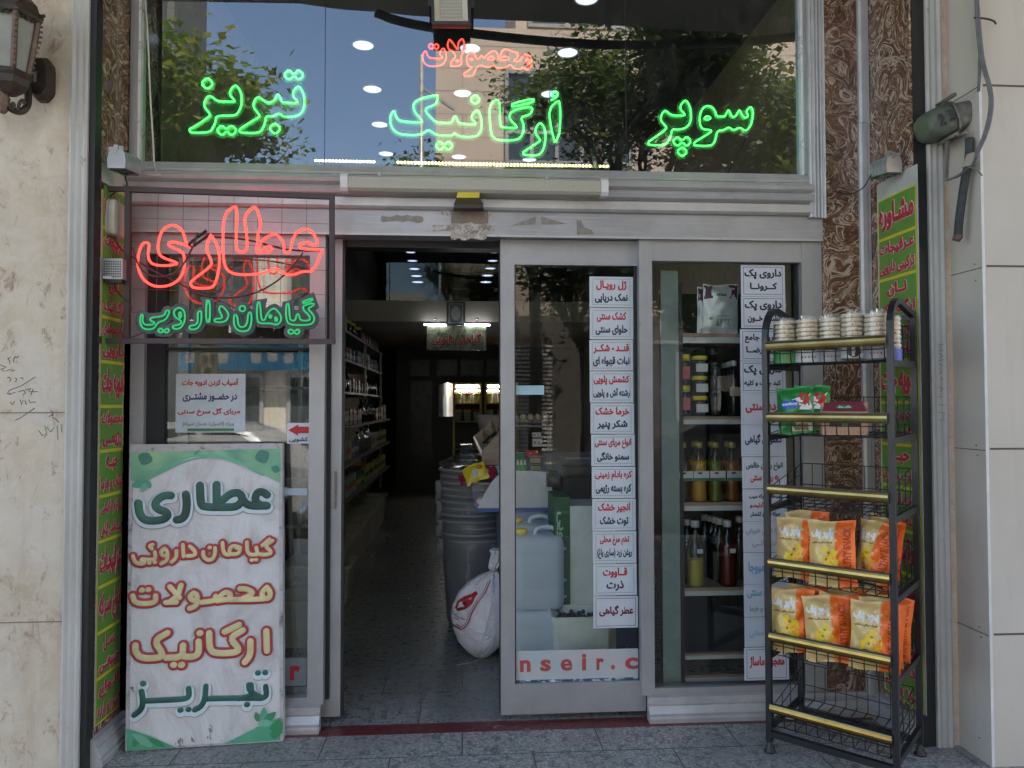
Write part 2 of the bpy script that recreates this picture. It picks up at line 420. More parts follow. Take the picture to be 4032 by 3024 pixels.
c = k.ramp(s1, [(.3, (.46, .42, .36)), (.7, (.55, .515, .455))]); c = k.mix(k.ramp(s2, [(.6, 0.0), (.75, .3)]), c, (.42, .38, .32)); s3 = k.noise(k.coord((1.5, 1, .2)), 4, 6, .7, .4); c = k.mix(k.ramp(s3, [(.5, 0.0), (.75, .45)]), c, (.36, .32, .26)); s4 = k.noise(co, 13, 5, .75, .5); c = k.mix(k.ramp(s4, [(.68, 0.0), (.73, .5)]), c, (.28, .24, .19)); k.ln(c, k.b.inputs['Base Color'])
M('black_rubber', (.012, .013, .013), .5); M('black_metal', (.018, .018, .019), .38, .3, spec=.6); M('dark_gap', (.01, .011, .012), .6)
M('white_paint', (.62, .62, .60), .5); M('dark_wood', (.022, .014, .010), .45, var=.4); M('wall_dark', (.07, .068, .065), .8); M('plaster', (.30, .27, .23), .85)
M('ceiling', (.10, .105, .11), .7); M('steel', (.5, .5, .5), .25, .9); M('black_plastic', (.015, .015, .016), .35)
GLASS('shop_glass', (.93, .97, .95), .035, 0, .012); GLASS('left_glass', (.80, .86, .84), .12, 0, .03); GLASS('upper_glass', (.66, .72, .72), .135, 0, .055)  # the upper pane's dirt film also paints haze that mutes its reflection
GLASS('inner_glass', (.45, .50, .52), .02, .02, 0)

# ------------------------------------------------------------------ the ground
struct('pavement', MB().box((-9, -4.6, -.05), (12, -.075, 0)), MATS['pavement_granite'])
struct('threshold_strip', MB().box((-1.56, -.075, -.05), (2.04, .03, .002)), MATS['red_granite'])
struct('shop_floor', MB().box((-1.9, .03, -.05), (2.9, 12.2, 0)), MATS['floor_granite'])
M('asphalt', (.085, .083, .08), .85, var=.25, vs=3, bump=.4, bs=90); M('far_pavement', (.42, .39, .34), .8, var=.2)
struct('road', MB().box((-60, -12.4, -.22), (60, -4.75, -.14)), MATS['asphalt'])
struct('kerb', MB().box((-60, -4.75, -.22), (60, -4.6, -.004)), M('kerb_stone', (.3, .29, .28), .8))
struct('opposite_pavement', MB().box((-60, -60, -.22), (60, -12.4, -.02)), MATS['far_pavement'])
mb = MB(); mb.box((-60, -4.6, -.06), (-9, .0, -.003)); mb.box((12, -4.6, -.06), (60, .0, -.003))
struct('side_pavement', mb, MATS['far_pavement'])

# ------------------------------------------------------------------ the shop building
gx = lambda p, Y=0.0: at(p, 1500, Y).x
XL, XR = -1.562, 2.036                    # side walls of the recess
YF_L, YF_R = -.335, -.36                  # street front of the side walls
Z_GL, Z_MB, Z_BM = 2.662, 2.452, 2.335    # upper glass bottom, moulding bottom, beam bottom
ZTOP = 4.35
bld = thing('shop_building', 'shop front with aluminium doors and a tall window under a stone facade', 'building', (.2, 0, 0))
# masonry
xl_trim = gx(267, YF_L)
mb = MB(); mb.box((-9, YF_L, -.02), (xl_trim, 12.4, 5.1)); part('stone_wall', mb, MATS['travertine'], bld, 'beige travertine wall left of the shop')
mb = MB(); x0 = at(1, 800, YF_L).x
mb.box((-9, YF_L - .004, 1.49), (xl_trim - .002, YF_L + .01, 1.4935)); mb.box((-9, YF_L - .003, .62), (xl_trim - .002, YF_L + .01, .6235)); part('wall_joint', mb, M('joint_grout', (.20, .17, .14), .9), bld)
# upper facade, with the canopy over the pavement
mb = MB(); mb.box((-9, -.30, 5.1), (12, 12.4, 8.2)); part('upper_facade', mb, MATS['travertine'], bld)
mb = MB()
n = 14; low = []; 
edge = [at(px, py, 2.75) for px, py in ((-900, -10), (300, 0), (820, 8), (1180, 14), (1344, 38), (1500, 48), (1620, 62), (1760, 70), (2000, 80), (2300, 92), (2700, 118), (3200, 150), (4200, 230))]
mb.loft([[V((e.x, -.31, 4.72)), V((e.x, -2.75, e.z)), V((e.x, -2.78, e.z + .14)), V((e.x, -.31, 5.2))] for e in edge], caps=True)
part('canopy', mb, M('canopy_metal', (.13, .13, .125), .6), bld)
# sagging cable bundle / valance slung under the canopy edge
pts = [V((p.x, -2.2, p.z)) for p in [at(a, b, 2.2) for a, b in ((1480, 50), (1560, 82), (1700, 110), (1900, 138), (2200, 168), (2472, 180), (2800, 172), (3100, 150), (3500, 110))]]
mb = MB().tube(chaikin(pts, 2), .036, 8); 
part('cable_trunk', mb, MATS['black_rubber'], bld)
# right hand cladding
xr_tr0, xr_tr1, xr_pe = gx(3662, YF_R), gx(3722, YF_R), gx(3765, YF_R)
XC = 2.215
mb = MB(); mb.box((xr_tr1, YF_R, -.02), (XC, 12.4, 5.1)); part('peach_stone_strip', mb, MATS['peach_stone'], bld)
YC = -.56
mb = MB(); mb.box((XC, YC, -.02), (12, 12.4, 5.1)); part('cladding', mb, MATS['cream_cladding'], bld, 'cream cladding right of the shop')
mb = MB()
jz = [at(3960, y, YC).z for y in (338, 1048, 1767, 2497)]
for z in jz: mb.box((XC + .02, YC - .002, z - .004), (12, YC + .01, z + .004)); mb.box((XC - .002, YC, z - .008), (XC + .01, YF_R + .03, z - .005))
part('cladding_joint', mb, M('joint_dark', (.10, .075, .07), .8), bld)
mb = MB(); 
mb.quadbox((XC - .0, YC - .003, -.0), (.012, 0, 0), (0, .003, 0), (0, 0, 5.0)); part('corner_bead', mb, MATS['white_paint'], bld)
mb = MB()
for (px, py) in ((3838, 1040), (3842, 1105), (3845, 1753), (3850, 1793), (3858, 2468), (3864, 2508), (3858, 2905), (3834, 560)):
    p = atX(px, py, XC); mb.cyl((XC - .0035, p.y, p.z), (XC + .001, p.y, p.z), .004, 8)
part('screw', mb, M('screw_grey', (.2, .19, .17), .5), bld)
# trims at the edge of the recess
def vtrim(name, x0, x1, y, mat, z0=0, z1=4.95, dep=.05):
    mb = MB(); w = x1 - x0
    prof = [(0, .0), (0, -.018), (.12, -.022), (.3, -.016), (.5, -.020), (.7, -.016), (.88, -.022), (1, -.018), (1, dep)]
    P = [(x0 + w * a, y + b) for a, b in prof] + [(x0, y + dep)]
    mb.loft([[V((a, b, z)) for a, b in P] for z in (z0, z1)], caps=True); return part(name, mb, mat, bld)
vtrim('left_pilaster', xl_trim, gx(338, YF_L), YF_L, MATS['weathered_white'])
vtrim('right_pilaster', xr_tr0 - .003, xr_tr1, YF_R, MATS['weathered_white'])
mb = MB(); mb.box((gx(338, YF_L), YF_L - .005, 0), (XL + .004, YF_L + .05, 4.95)); part('rubber_seal', mb, MATS['black_rubber'], bld); mb = MB(); mb.box((XR + .010, YF_R - .005, 0), (xr_tr0 - .003, YF_R - .0005, 4.95)); mb.box((XR + .029, YF_R, 0), (xr_tr0 - .003, YF_R + .05, 4.95)); part('rubber_seal', mb, MATS['black_rubber'], bld)
# side walls of the recess, marble panels
mb = MB(); mb.box((XL - .2, YF_L + .02, 0), (XL, .35, 4.9)); part('side_panel', mb, MATS['dark_marble_panel'], bld)
mb = MB(); mb.box((XR, YF_R + .001, 0), (XR + .028, .25, 4.9)); part('side_panel', mb, MATS['dark_marble_panel'], bld)
xp0 = gx(3237); xp1 = gx(3400)
mb = MB(); mb.box((xp0 + .004, -.012, 0), (XR, .1, 4.9)); part('marble_pier', mb, MATS['dark_marble_panel'], bld, 'brown marble pier between window and corner')
mb = MB()
for sx, px0, px1, z0, z1 in ((0, 3396, 3427, 2.93, 4.9), (0, 3394, 3425, .10, 2.93)):
    a, b = gx(px0, -.02), gx(px1, -.02)
    mb.loft([[V((a, -.012, z)), V((a, -.026, z)), V((a + (b - a) * .3, -.034, z)), V((b - .006, -.034, z)), V((b, -.026, z)), V((b, -.012, z))] for z in (z0, z1 - .003)], caps=True)
mb.box((XR - .018, -.03, .1), (XR - .003, -.012, 4.9)); part('corner_strip', mb, MATS['white_moulding'], bld)
# aluminium posts of the lower front (x range in photograph pixels)
ZB = .12
mb = MB()
mb.box((XL, -.03, 0), (gx(500), .03, Z_BM)); part('wall_batten', mb, MATS['white_moulding'], bld)
mb = MB(); mb.box((gx(516), -.01, ZB), (gx(570), .06, Z_BM - .001)); part('post', mb, MATS['aluminium'], bld)
mb = MB(); mb.box((gx(2517), -.012, ZB), (gx(2568), .08, Z_BM - .001)); part('post', mb, MATS['aluminium'], bld)
mb = MB(); mb.box((gx(3158), -.012, ZB), (xp0, .08, Z_BM - .001)); part('post', mb, MATS['aluminium'], bld)
# beam
mb = MB(); mb.box((XL + .004, -.03, Z_BM), (xp0 - .002, .2, Z_MB)); part('beam', mb, MATS['beam_aluminium'], bld, 'scuffed aluminium beam above the doors')
mb = MB(); mb.box((XL + .004, -.036, Z_BM - .006), (xp0 - .002, -.03, Z_BM + .004)); part('beam_lip', mb, MATS['white_moulding'], bld)
# moulding between beam and upper window
def hprofile(mb, x0, x1, prof):
    mb.loft([[V((x, y, z)) for y, z in prof] for x in (x0, x1)], caps=True); return mb
prof = [(-.012, Z_MB), (-.05, Z_MB + .002), (-.062, Z_MB + .012), (-.062, Z_MB + .05), (-.045, Z_MB + .058), (-.075, Z_MB + .068), (-.085, Z_MB + .085), (-.075, Z_MB + .10),
        (-.055, Z_MB + .108), (-.08, Z_MB + .12), (-.088, Z_MB + .135), (-.075, Z_MB + .15), (-.05, Z_MB + .155), (-.05, Z_MB + .16), (-.012, Z_MB + .162)]
mb = hprofile(MB(), XL + .002, gx(3207, -.06), prof); part('moulding', mb, MATS['white_moulding'], bld)
xw0, xw1 = gx(549), gx(3158)
mb = MB(); z0 = Z_MB + .163
hprofile(mb, gx(520), gx(3200), [(-.01, z0), (-.05, z0), (-.055, z0 + .01), (-.04, z0 + .03), (-.03, Z_GL), (.05, Z_GL), (.05, z0)]); part('window_sill', mb, MATS['white_moulding'], bld)
mb = MB(); mb.box((gx(520), -.04, Z_GL - .001), (xw0 - .012, .05, ZTOP + .3)); part('window_frame', mb, MATS['aluminium'], bld); mb = MB(); mb.box((xw1 + .012, -.04, Z_GL - .001), (gx(3194), .05, ZTOP + .3)); part('window_frame', mb, MATS['aluminium'], bld)
mb = MB(); mb.box((xw0 - .012, -.028, Z_GL), (xw0, .03, ZTOP + .3)); mb.box((xw1, -.028, Z_GL), (xw1 + .012, .03, ZTOP + .3)); part('window_bead', mb, M('bright_bead', (.75, .75, .74), .3, .3), bld)
# fluted moulding right of the window, running down over the beam end
a, b = gx(3196, -.05), gx(3262, -.05); w = b - a; P = [(a, .02)]
for i in range(25):
    u = i / 24; P.append((a + w * u, -.055 - .010 * abs(math.sin(u * math.pi * 4.5)) + .012 * u))
P.append((b, .02)); mb = MB().loft([[V((x, y, z)) for x, y in P] for z in (Z_MB - .01, 4.7)], caps=True); part('fluted_moulding', mb, MATS['white_moulding'], bld)
mb = MB(); mb.box((XL - .0 + .003, -.02, Z_GL - .02), (gx(520), .04, 4.7)); part('window_batten', mb, MATS['weathered_white'], bld)
mb = MB(); mb.box((XL, -.3, ZTOP + .3), (XR, .3, 5.1)); part('head_fascia', mb, M('fascia_dark', (.05, .05, .05), .7), bld)
# upper window panes
s1, s2 = gx(1273), gx(2471)
for a, b in ((xw0, s1 - .0015), (s1 + .0015, s2 - .0015), (s2 + .0015, xw1)):
    part('upper_pane', MB().poly([(a, 0, Z_GL), (b, 0, Z_GL), (b, 0, ZTOP + .3), (a, 0, ZTOP + .3)]), MATS['upper_glass'], bld)
mb = MB(); mb.box((s1 - .0015, -.001, Z_GL), (s1 + .0015, .004, ZTOP + .3)); mb.box((s2 - .0015, -.001, Z_GL), (s2 + .0015, .004, ZTOP + .3)); part('pane_seam', mb, MATS['black_rubber'], bld)
# base mouldings
bp = [(0, 0), (-.052, 0), (-.055, .022), (-.045, .03), (-.05, .045), (-.038, .062), (-.03, .075), (-.034, .085), (-.022, .095), (-.022, .112), (0, .118)]
mb = MB(); hprofile(mb, gx(480), gx(1271), bp); part('base_moulding', mb, MATS['white_moulding'], bld)
mb = MB(); hprofile(mb, gx(2540), XR - .002, bp); part('base_moulding', mb, MATS['white_moulding'], bld)
for X, s, yf in ((XL, 1, YF_L), (XR, -1, YF_R)):
    mb = MB(); mb.loft([[V((X - s * p[0], y, p[1])) for p in bp] for y in (yf + .03, -.005)], caps=True); part('base_moulding', mb, MATS['white_moulding'], bld)
mb = MB(); mb.box((gx(516), .0, .118), (gx(1271), .06, .15)); part('bottom_rail', mb, MATS['aluminium'], bld); mb = MB(); mb.box((gx(2540), .0, .118), (xp0, .06, .15)); part('bottom_rail', mb, MATS['aluminium'], bld)
# fixed glazing left of the doorway
z_l = at(900, 1002).z
mb = MB(); mb.box((gx(570) , .0, z_l), (gx(1218), .05, Z_BM - .002)); part('top_rail', mb, MATS['aluminium'], bld)
mb = MB(); mb.box((gx(570), .02, .15), (gx(640), .07, z_l)); 
zz = at(900, 1372).z; mb.box((gx(640), .03, zz - .006), (gx(1218), .055, zz + .006)); mb.box((gx(1279), .05, .12), (gx(1294), .1, Z_BM)); part('dark_frame', mb, MATS['dark_gap'], bld)
part('left_pane', MB().poly([(gx(640), .04, .15), (gx(1218), .04, .15), (gx(1218), .04, z_l), (gx(640), .04, z_l)]), MATS['left_glass'], bld)
mb = MB(); mb.box((gx(1218), -.004, .118), (gx(1279), .06, Z_BM - .002)); part('post', mb, MATS['aluminium'], bld)
# fixed window right
z_f, z_fb = at(2600, 1028).z, at(2600, 2728).z
mb = MB(); mb.box((gx(2568), -.008, z_f), (gx(3158), .06, Z_BM - .002)); part('bottom_rail', MB().box((gx(2568), -.006, .15), (gx(3158), .0, z_fb)), MATS['aluminium'], bld); part('top_rail', mb, MATS['aluminium'], bld)
part('right_pane', MB().poly([(gx(2568), .02, z_fb - .01), (gx(3158), .02, z_fb - .01), (gx(3158), .02, z_f), (gx(2568), .02, z_f)]), MATS['shop_glass'], bld)
mb = MB(); mb.box((gx(3140), .03, .14), (gx(3158), .06, z_f)); part('dark_frame', mb, MATS['dark_gap'], bld)
# sliding doors: the left leaf stands open behind the left pane, the right one behind the fixed window
def door(x0, x1, y, label, sx0, sx1, handle=None):
    d = part('sliding_door', MB().box((sx0[0], y, .03), (sx0[1], y + .04, Z_BM - .004)).box((sx1[0], y, .03), (sx1[1], y + .04, Z_BM - .004))
             .box((sx0[1], y + .001, .03), (sx1[0], y + .039, .175)).box((sx0[1], y + .001, at(2200, 1043, y).z), (sx1[0], y + .039, Z_BM - .004)), MATS['aluminium'], bld, label)
    zt = at(2200, 1043, y).z
    part('door_pane', MB().poly([(sx0[1], y + .02, .175), (sx1[0], y + .02, .175), (sx1[0], y + .02, zt), (sx0[1], y + .02, zt)]), MATS['shop_glass'], d)
    mb = MB(); mb.box((sx0[1], y + .003, .175), (sx0[1] + .006, y + .018, zt)); mb.box((sx1[0] - .006, y + .003, .175), (sx1[0], y + .018, zt)); part('gasket', mb, MATS['black_rubber'], d)
    return d
DY = .03
dr = door(0, 0, DY, 'right sliding door leaf covered with price cards', (gx(1971, DY), gx(2026, DY)), (gx(2514, DY), gx(2536, DY)))
mb = MB(); mb.box((gx(1966, DY), DY + .005, .04), (gx(1971, DY) - .0005, DY + .035, Z_BM - .01)); mb.box((gx(2502, DY), DY + .022, .12), (gx(2514, DY), DY + .03, Z_BM - .01)); part('edge_strip', mb, MATS['black_rubber'], dr)  # second black strip stands in for the shadow beside the right stile
dl = door(0, 0, .07, 'left sliding door leaf standing open with a dark handle', (gx(700, .07), gx(740, .07)), (gx(1294, .07), gx(1346, .07)))
mb = MB(); hx = gx(1322, .06); mb.box((hx - .004, .045, at(1322, 2010).z), (hx + .004, .053, at(1322, 1858).z)); mb.box((hx - .003, .053, at(1322, 2008).z), (hx + .003, .069, at(1322, 1998).z)); mb.box((hx - .003, .053, at(1322, 1870).z), (hx + .003, .069, at(1322, 1862).z)); part('handle', mb, M('handle_grey', (.15, .15, .15), .3, .8), dl)
mb = MB(); mb.box((gx(1347, .07), .074, .03), (gx(1356, .07), .10, Z_BM - .01)); part('edge_strip', mb, MATS['black_rubber'], dl)
mb = MB(); mb.box((gx(1294, .1), .10, at(1600, 975, .1).z), (gx(1990, .1), .2, Z_BM)); part('door_track', mb, MATS['black_metal'], bld)
# interior shell
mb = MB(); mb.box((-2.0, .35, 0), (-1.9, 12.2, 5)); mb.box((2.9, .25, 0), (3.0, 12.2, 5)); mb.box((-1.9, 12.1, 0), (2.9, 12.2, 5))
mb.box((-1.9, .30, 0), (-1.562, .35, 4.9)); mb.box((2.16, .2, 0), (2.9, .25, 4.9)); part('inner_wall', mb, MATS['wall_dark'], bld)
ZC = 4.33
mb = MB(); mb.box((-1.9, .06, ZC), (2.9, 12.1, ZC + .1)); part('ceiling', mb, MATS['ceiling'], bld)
MZ = 5.5
mz0, mz1 = at(1650, 1265, MZ).z, at(1650, 1184, MZ).z
mb = MB(); mb.box((-1.9, MZ, mz0), (2.9, 12.1, mz1)); part('mezzanine', mb, MATS['plaster'], bld)
mb = MB()
for i, (a, b) in enumerate(((-1.9, -.9), (-.89, .28), (.29, .98), (.99, 2.9))): part('mezzanine_pane', MB().poly([(a, MZ + .05, mz1), (b, MZ + .05, mz1), (b, MZ + .05, ZC), (a, MZ + .05, ZC)]), MATS['inner_glass'], bld)
# ------------------------------------------------------------------ neon lettering, traced tube by tube
def zpts(s, x0, y0, k): 
    q = s.split(); return [(x0 + float(q[i]) / k, y0 + float(q[i + 1]) / k) for i in range(0, len(q), 2)]
M_GREEN = EM('led_green', (.05, 1.0, .085), 1.5, (.1, .5, .2)); M_RED = EM('led_red', (1.0, .026, .018), 1.0, (.4, .06, .05)); M_REDD = EM('led_red_dots', (1.0, .05, .035), 1.0, (.4, .1, .1))
M_GRN2 = EM('led_green_soft', (.03, 1, .28), .06, (.03, .30, .12))
ACR = CLEAR('clear_acrylic', (.86, .94, .90), .05, .1, .10, (.5, .8, .6))
M('neon_backing', (.07, .072, .078), .5)
def neon(name, label, Y, k, x0, y0, outl, eyes, mat, r, plate_r, plate_mat, cat='neon sign', opens=(), core=None):
    S = [zpts(s, x0, y0, k) for s in outl]; E_ = [zpts(s, x0, y0, k) for s in eyes]; O_ = [zpts(s, x0, y0, k) for s in opens]
    allp = [at(*p, Y) for s in S + E_ + O_ for p in s]
    c = V((sum(p.x for p in allp) / len(allp), Y, min(p.z for p in allp)))
    t = thing(name, label, cat, c)
    mb = MB()
    for s in S + E_: mb.tube(chaikin([at(*p, Y) for p in s], 2 if len(s) > 8 else 1, True), r, 8, closed=True, nrm=(0, 1, 0))
    for s in O_: mb.tube(chaikin([at(*p, Y) for p in s], 2), r, 8, nrm=(0, 1, 0), round_end=True)
    part('light_tube', mb, mat, t)
    if plate_r:
        mb = MB(); yb = Y + r + .006
        for i, s in enumerate(S + O_):
            P = chaikin([at(*p, yb) for p in s], 1, i < len(S))
            yy = yb + .0004 * (i % 7)
            if i < len(S): mb.poly([V((p.x, yy, p.z)) for p in P])
            mb.tube([V((p.x, yy + .003, p.z)) for p in P], plate_r, 12, closed=i < len(S), flat=.003, nrm=(0, 1, 0), round_end=True)
        part('backing_plate', mb, plate_mat, t)
    return t
kA = 2212 / 520
YN = .055
neon('neon_word', 'green neon word تبریز in the left of the tall window', YN, kA, 720, 240,
  ['1930 395 1815 560 1925 680 1905 705 1680 700 1650 670 1610 560 1575 560 1530 670 1450 700 1380 685 1250 580 1155 750 1290 910 1275 940 960 1130 945 1170 970 1205 1280 1210 1340 1130 1385 1000 1390 925 1520 930 1600 870 1690 940 1850 935 1960 900 2020 820 2040 680 2020 530',
   '875 380 760 545 870 660 855 685 600 680 550 650 430 560 330 740 460 890 450 930 180 1110 120 1130 110 1170 140 1205 450 1200 510 1110 550 1010 555 915 840 920 920 880 975 770 990 640 965 500',
   '410 270 515 380 415 480 300 380', '1775 140 1860 235 1935 140 2030 235 1940 325 1860 240 1780 325 1685 235', '650 1070 725 1150 815 1070 910 1165 820 1255 735 1170 655 1255 560 1165', '1540 1030 1645 1130 1550 1235 1435 1130'],
  [], M_GREEN, .0037, .018, ACR)
kB = 2212 / 740
neon('neon_word', 'green neon word ارگانیک in the middle of the tall window', YN, kB, 1500, 340,
  ['1130 265 1050 360 1118 430 1105 447 930 440 905 410 885 355 860 355 835 420 810 432 660 428 610 390 495 262 655 215 668 120 665 95 395 160 375 280 490 405 470 425 260 415 200 390 170 340 160 290 140 292 110 350 108 430 140 510 210 560 330 575 440 572 510 545 560 505 650 575 800 585 840 575 870 545 910 590 1060 600 1140 580 1180 520 1188 420 1170 330',
   '1400 130 1275 205 1283 430 1300 570 1350 625 1430 635 1580 635 1650 600 1680 520 1680 440 1640 360 1775 328 1785 225 1530 285 1505 380 1605 475 1590 490 1430 485 1400 450',
   '1865 425 1800 530 1878 630 1865 650 1680 765 1670 795 1700 808 1865 815 1920 730 1938 620 1935 510 1900 445', '2090 155 1975 270 2000 480 2045 650 2060 650 2100 560 2112 400 2110 230',
   '1108 90 1172 155 1108 215 1045 155', '690 640 745 690 795 640 852 695 795 755 745 700 697 755 635 692', '1800 140 1545 200 1535 245 1795 188', '2050 55 2080 70 2084 95 2070 118 2050 124 2025 115 2015 92 2025 65'],
  [], M_GREEN, .0036, .018, ACR, opens=['2080 110 2050 140 2005 160'])
kC = 2212 / 480
neon('neon_word', 'green neon word سوپر in the right of the tall window', YN, kC, 2520, 360,
  ['2005 265 1925 355 1965 440 1940 475 1880 470 1840 400 1815 345 1790 345 1755 430 1710 465 1660 450 1620 345 1590 345 1550 445 1520 455 1390 455 1370 370 1320 290 1230 255 1150 290 1095 390 1080 520 1100 640 1150 690 1300 700 1290 740 1000 910 975 950 1000 985 1310 990 1370 890 1400 710 1530 700 1610 640 1700 715 1800 645 1900 715 1960 690 2020 600 2050 450 2050 340',
   '820 135 705 300 820 410 800 440 590 435 530 400 440 325 355 510 480 640 475 690 200 880 140 930 160 975 460 975 530 870 575 760 575 690 740 690 850 650 920 560 930 400 900 250',
   '680 815 765 900 845 810 935 905 850 1000 765 915 680 1000 590 905', '765 1000 865 1095 765 1190 665 1090'],
  ['1165 480 1220 440 1290 480 1250 512 1185 508'], M_GREEN, .0036, .018, ACR)
neon('neon_word', 'small red dotted neon word محصولات above the green words', YN, kC, 1640, 130,
  ['265 180 315 240 360 185 412 245 360 305 315 250 262 300 205 238', '165 320 120 360 110 450 130 530 190 590 300 608 420 600 500 550 540 460 535 370 510 290 475 275 440 320 415 380 475 440 440 465 260 455 205 420 185 350',
   '610 100 570 160 560 240 610 320 640 305 725 430 635 500 615 590 640 605 790 600 825 520 800 440 840 360 880 240 850 120 820 100 745 180 765 340',
   '1000 340 940 370 905 460 920 570 960 610 1020 625 950 670 840 745 870 780 1015 785 1065 700 1085 615 1180 580 1260 620 1350 610 1405 585 1460 640 1600 640 1705 560 1760 645 1890 660 1930 615 1990 670 2060 650 2095 550 2080 440 2020 385 1950 385 1900 450 1880 515 1780 510 1770 480 1825 470 1850 350 1780 350 1640 290 1570 300 1520 400 1525 460 1600 415 1670 440 1670 480 1600 495 1480 490 1480 400 1440 330 1380 325 1290 380 1220 470 1180 390 1140 465 1090 465 1060 380'],
  ['745 480 775 505 745 530 710 505', '955 475 990 455 1025 480 990 500', '1280 490 1320 430 1390 425 1410 460 1380 490', '1985 500 2010 455 2050 500 2045 570 2010 570'], M_REDD, .0030, .008, ACR)
# the framed sign hung from the left side wall
YH = -.22; kE = 2169 / 850
hp = lambda s: zpts(s, 480, 720, kE)
fr = thing('hanging_sign_frame', 'brown steel sign frame strung with wires, bracketed off the left wall', 'sign frame', at(900, 1356, YH))
mb = MB(); T = .0115
A_, B_, C_, D_ = at(505, 745, YH), at(1307, 775, YH), at(1309, 1345, YH), at(500, 1343, YH)
A2, D2 = atX(400, 742, XL + .004), atX(388, 1352, XL + .004)
for p, q in ((A_, B_), (D_, C_)): mb.bar(p - V((T, 0, 0)), q + V((T, 0, 0)), 2 * T, 2 * T)
for p, q in ((D_, A_), (C_, B_)): mb.bar(p + V((0, 0, T)), q - V((0, 0, T)), 2 * T - .001, 2 * T - .001, (0, 1, 0))
M('brown_steel', (.055, .035, .035), .55)
part('frame_tube', mb, MATS['brown_steel'], fr)
mb = MB()
for p in (A_, D_):
    mb.box((XL + .001, YH - .01, p.z - .0105), (p.x - T - .001, YH + .0095, p.z + .0095)); mb.box((XL + .0005, YH - .075, p.z - .016), (XL + .006, YH + .05, p.z + .016))
part('wall_bracket', mb, MATS['brown_steel'], fr)
mb = MB()
for x in (365, 620, 875, 1128, 1370, 1612, 1860):
    a, b = hp(f'{x} 105')[0], hp(f'{x - 25} 1570')[0]; mb.cyl(at(*a, YH + .003), at(*b, YH + .003), .0011, 5)
for y in (352, 590, 820, 1065, 1300):
    a, b = hp(f'100 {y}')[0], hp(f'2090 {y + 62}')[0]; mb.cyl(at(*a, YH), at(*b, YH), .0011, 5)
part('support_wire', mb, M('wire_grey', (.12, .11, .11), .5, .4), fr)
neon('neon_word', 'large red neon word عطاری on the hanging frame', YH - .012, kE, 480, 720, [], [], M_RED, .0052, 0, None,
  opens=['640 625 520 590 465 605 480 640 600 685 630 740 630 850 590 960 500 1025 400 1045 300 1035 200 960 155 830 165 720 190 640 225 595 270 605 275 650 262 700 270 780 320 825 450 835 560 815 540 795 400 750 360 690 370 560 410 470 480 425 550 430 610 480 635 560 660 640 690 645 715 630',
         '890 520 840 660 905 790 895 840 690 990 690 1030 730 1060 900 1060 940 1010 970 900 985 770 965 640 910 540',
         '1980 675 1800 665 1775 620 1860 590 1940 635 1970 610 1950 550 1900 480 1830 460 1750 500 1710 580 1690 700 1630 705 1625 600 1570 520 1500 520 1430 560 1385 615 1370 660 1400 700 1490 695 1512 655 1480 630 1440 655 1400 700 1355 705 1360 640 1370 480 1400 440 1380 330 1350 245 1310 245 1225 345 1250 480 1265 690 1160 700 1145 600 1160 250 1120 235 1020 330 1015 640 1025 820 1080 900 1180 925 1350 920 1450 900 1540 850 1620 910 1720 930 1820 885 1925 895 2015 675'])
gt = neon('neon_word', 'green neon words گیاهان دارویی on grey cut-out backing in the hanging frame', YH - .022, kE, 480, 720,
  ['190 1320 180 1400 210 1470 320 1475 360 1400 440 1380 480 1300 470 1280 440 1285 430 1340 280 1355 290 1390 330 1400 320 1425 230 1430 205 1390 215 1330',
   '360 1480 390 1460 420 1488 460 1460 480 1485 450 1510 420 1490 385 1510', '575 1250 530 1275 520 1310 540 1355 600 1385 590 1425 510 1435 515 1470 590 1465 635 1390 632 1285',
   '790 1285 760 1300 765 1400 740 1430 680 1435 675 1475 760 1470 800 1400 800 1300', '850 1180 885 1180 885 1400 845 1400', '985 1240 975 1280 1010 1340 1000 1365 930 1365 930 1400 1040 1400 1075 1340 1060 1290 1010 1240',
   '1125 1325 1125 1440 1180 1495 1270 1490 1300 1430 1305 1310 1270 1295 1260 1420 1220 1455 1170 1440 1160 1330', '1180 1265 1190 1242 1212 1235 1235 1245 1242 1268 1230 1288 1208 1292 1188 1284',
   '1360 1200 1355 1380 1390 1415 1490 1410 1560 1430 1600 1390 1600 1330 1540 1260 1500 1270 1450 1330 1440 1380 1400 1380 1390 1200',
   '1650 1215 1650 1390 1700 1430 1890 1430 1935 1390 1930 1330 1860 1260 1930 1235 1925 1205 1820 1235 1820 1275 1890 1340 1890 1385 1790 1385 1780 1320 1755 1320 1745 1385 1700 1385 1685 1350 1680 1215',
   '1910 1160 1922 1180 1825 1215 1812 1195', '1665 1490 1700 1468 1730 1498 1770 1468 1790 1495 1760 1525 1730 1502 1695 1525'],
  ['575 1305 592 1300 600 1330 592 1358 576 1352', '1475 1340 1490 1322 1508 1340 1492 1362', '1545 1345 1565 1370 1550 1395 1538 1372'], M_GRN2, .0042, .021, MATS['neon_backing'])
